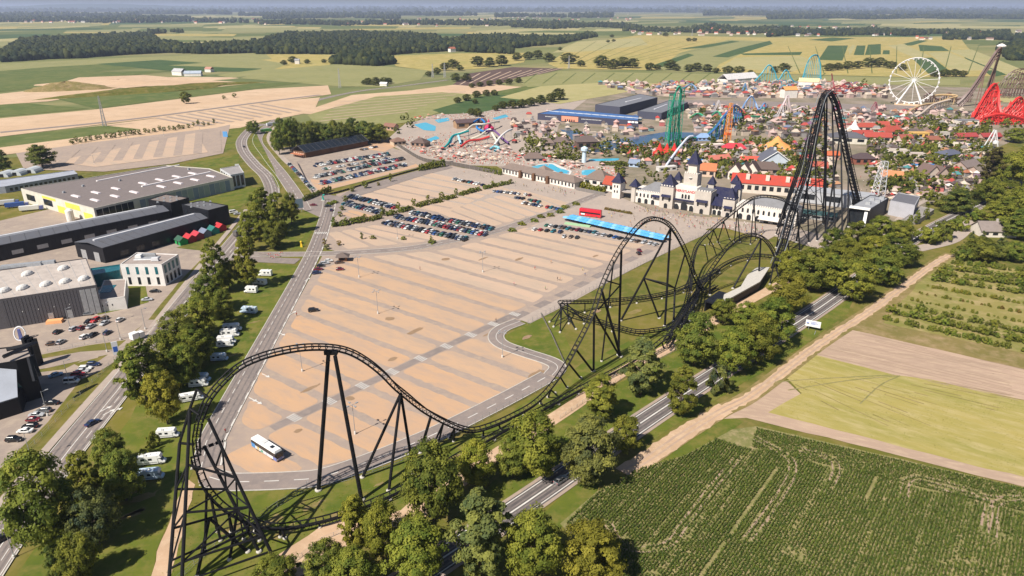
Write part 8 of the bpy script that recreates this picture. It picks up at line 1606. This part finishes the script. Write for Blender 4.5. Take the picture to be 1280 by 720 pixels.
# rough grass: tufts on the verges near the camera
TW = [g(*p).to_2d() for p in [(180, 760), (240, 610), (300, 612), (400, 612), (600, 538), (700, 480), (860, 410), (1060, 372), (1060, 395), (900, 500), (690, 620), (560, 760)]]
X = nr.uniform(-110, 170, 90000); Y = nr.uniform(105, 330, 90000); k = in_poly(TW, X, Y); X, Y = X[k], Y[k]; k = vnoise(X, Y, 7, 2) > .42
dm = np.array([(p.x, p.y) for p in resample(main, 3)]); dd_ = np.full(len(X), 1e9)
for q in dm: dd_ = np.minimum(dd_, (X - q[0]) ** 2 + (Y - q[1]) ** 2)
dp = np.array([(p.x, p.y) for p in resample(dirt, 2)])
for q in dp: dd_ = np.minimum(dd_, ((X - q[0]) ** 2 + (Y - q[1]) ** 2) * 2.2)
k &= (dd_ > 38) & (nr.random(len(k)) < .35); leaf_stuff('grass_tufts', np.stack([X[k], Y[k]], 1), .2, .3, (.17, .17, .03), 6, 2, (.5, .3), z0=.02)
FW = [g(*p).to_2d() for p in [(1010, 443), (1118, 470), (1160, 475), (1300, 507), (1300, 600), (1130, 558), (962, 515), (1004, 494), (985, 474)]]
X = nr.uniform(60, 260, 60000); Y = nr.uniform(140, 320, 60000); k = in_poly(FW, X, Y) ; X, Y = X[k], Y[k]; k = vnoise(X, Y, 6, 12) * .5 + vnoise(X, Y, 1.7, 13) * .5 > .5; leaf_stuff('stubble_tufts', np.stack([X[k], Y[k]], 1), .16, .3, (.36, .31, .10), 8, 2, (.5, .3), z0=.03)
# ---- villages far off
vil = 0
WC = [(.72, .68, .64), (.7, .6, .5), (.66, .62, .6), (.6, .5, .42)]; RC = [('red', (.40, .10, .06)), ('red', (.45, .12, .08)), ('brown', (.20, .11, .09)), ('grey', (.22, .21, .22))]
HM = {}
def far_house(q, w_, d_, h, rc2, wc, label, group):
    k = (round(w_), round(d_), round(h))
    if k not in HM: HM[k] = (MB().box(-k[0] / 2, k[0] / 2, -k[1] / 2, k[1] / 2, 0, k[2]).mesh('wall', ['wall_paint']), MB().gable(-k[0] / 2 - .5, k[0] / 2 + .5, -k[1] / 2 - .5, k[1] / 2 + .5, k[2] - .2, k[1] * .38).mesh('roof', ['roof_paint']))
    t = thing('house', label, 'house', q, R5.uniform(-.7, .7), group); link('wall', HM[k][0], t, wc); link('roof', HM[k][1], t, rc2[1])
for x0, x1, y0, y1, n, where in [(0, 180, 25, 29, 34, 'in the far left village'), (185, 330, 24.5, 30, 26, 'in the second village from the left'), (320, 520, 26.5, 32, 34, 'in the middle village'), (520, 660, 24, 34, 30, 'in the village among trees'), (640, 790, 15, 26, 40, 'on the distant wooded slope'), (780, 960, 36, 45, 44, 'in the village beyond the golden fields'), (960, 1120, 32, 46, 36, 'in the right village'), (1120, 1290, 38, 51, 34, 'in the rightmost village'), (0, 60, 60, 78, 7, 'at the edge of the left forest'), (230, 300, 64, 67, 5, 'by the hedge of the left forest'), (540, 640, 56, 66, 5, 'by the middle forest')]:
    L = sorted([(R5.uniform(x0, x1), R5.uniform(y0, y1)) for _ in range(n)])
    for i, (x, y) in enumerate(L):
        c = R5.choice(RC); k = 1.5 if y < 32 else 1.15; far_house(g(x, y), R5.choice([9, 12, 15, 22]) * k, R5.choice([8, 10]) * k, R5.choice([5, 6]) * k, c, R5.choice(WC), f'{c[0]} roofed house, {nth(i)} from the left {where}', 'houses ' + where)
for x, y, w_, d_, h, c, lb in [(225, 94, 26, 14, 7, ('g', (.4, .4, .42)), 'pale farm shed beside the sand pit'), (242, 95, 30, 12, 5, ('g', (.35, .4, .48)), 'blue-grey farm shed beside the sand pit'), (262, 90, 14, 10, 6, ('r', (.4, .2, .15)), 'farmhouse with reddish roof by the sand pit'), (372, 80, 10, 9, 8, ('g', (.3, .3, .32)), 'white house with pointed roof between field trees'), (477, 63, 40, 16, 6, ('w', (.7, .68, .66)), 'long white shed in the middle forest'), (565, 65, 18, 13, 9, ('r', (.36, .12, .07)), 'pale villa with red roof beyond the field'), (279, 66, 30, 12, 7, ('r', (.45, .12, .08)), 'red roofed farm at the end of the left forest'), (922, 103, 78, 22, 7, ('w', (.62, .60, .60)), 'long white hall at the back edge of the park'), (1010, 110, 30, 14, 10, ('y', (.65, .5, .3)), 'cream building in the back fairground'), (985, 122, 20, 12, 11, ('o', (.65, .30, .1)), 'orange building in the back fairground'), (880, 117, 22, 10, 6, ('w', (.68, .62, .56)), 'white low building in the back fairground'), (480, 107.5, 12, 6, 4, ('w', (.7, .7, .7)), 'white shed by the clump of trees')]: far_house(g(x, y), w_, d_, h, c, WC[0], lb, None)
# pylons
for i, (x, y, h) in enumerate([(131, 158, 32), (425, 110, 30), (556, 97, 26), (711, 86, 26), (541, 97, 24), (865, 45, 30)]): lattice(x, y, h, 1.6, (.36, .36, .37), f'thin lattice power pylon, {nth(i)} by list from near the sand lots outward', 'power_pylon', 'pylon', 7, top=.25)
t = thing('water_tower', 'white tower standing on the horizon', 'tower', g(873, 12.6), 0); MB().lathe([(30, 0), (26, 120), (30, 150), (8, 190)], 12).build('shaft', 'wall_paint', t, (.8, .8, .8))
# ================================================================ AIR
m = bpy.data.materials.new('haze'); m.use_nodes = True; nt = m.node_tree; nt.nodes.clear(); vo = nt.nodes.new('ShaderNodeVolumePrincipled'); vo.inputs['Color'].default_value = (.64, .74, 1.0, 1); vo.inputs['Density'].default_value = .000055; vo.inputs['Anisotropy'].default_value = .1
mo = nt.nodes.new('ShaderNodeOutputMaterial'); nt.links.new(vo.outputs[0], mo.inputs['Volume']); MATS['haze'] = m
MB().box(-62000, 62000, -160, 78100, -1, 260).build('haze', 'haze', kind='stuff')
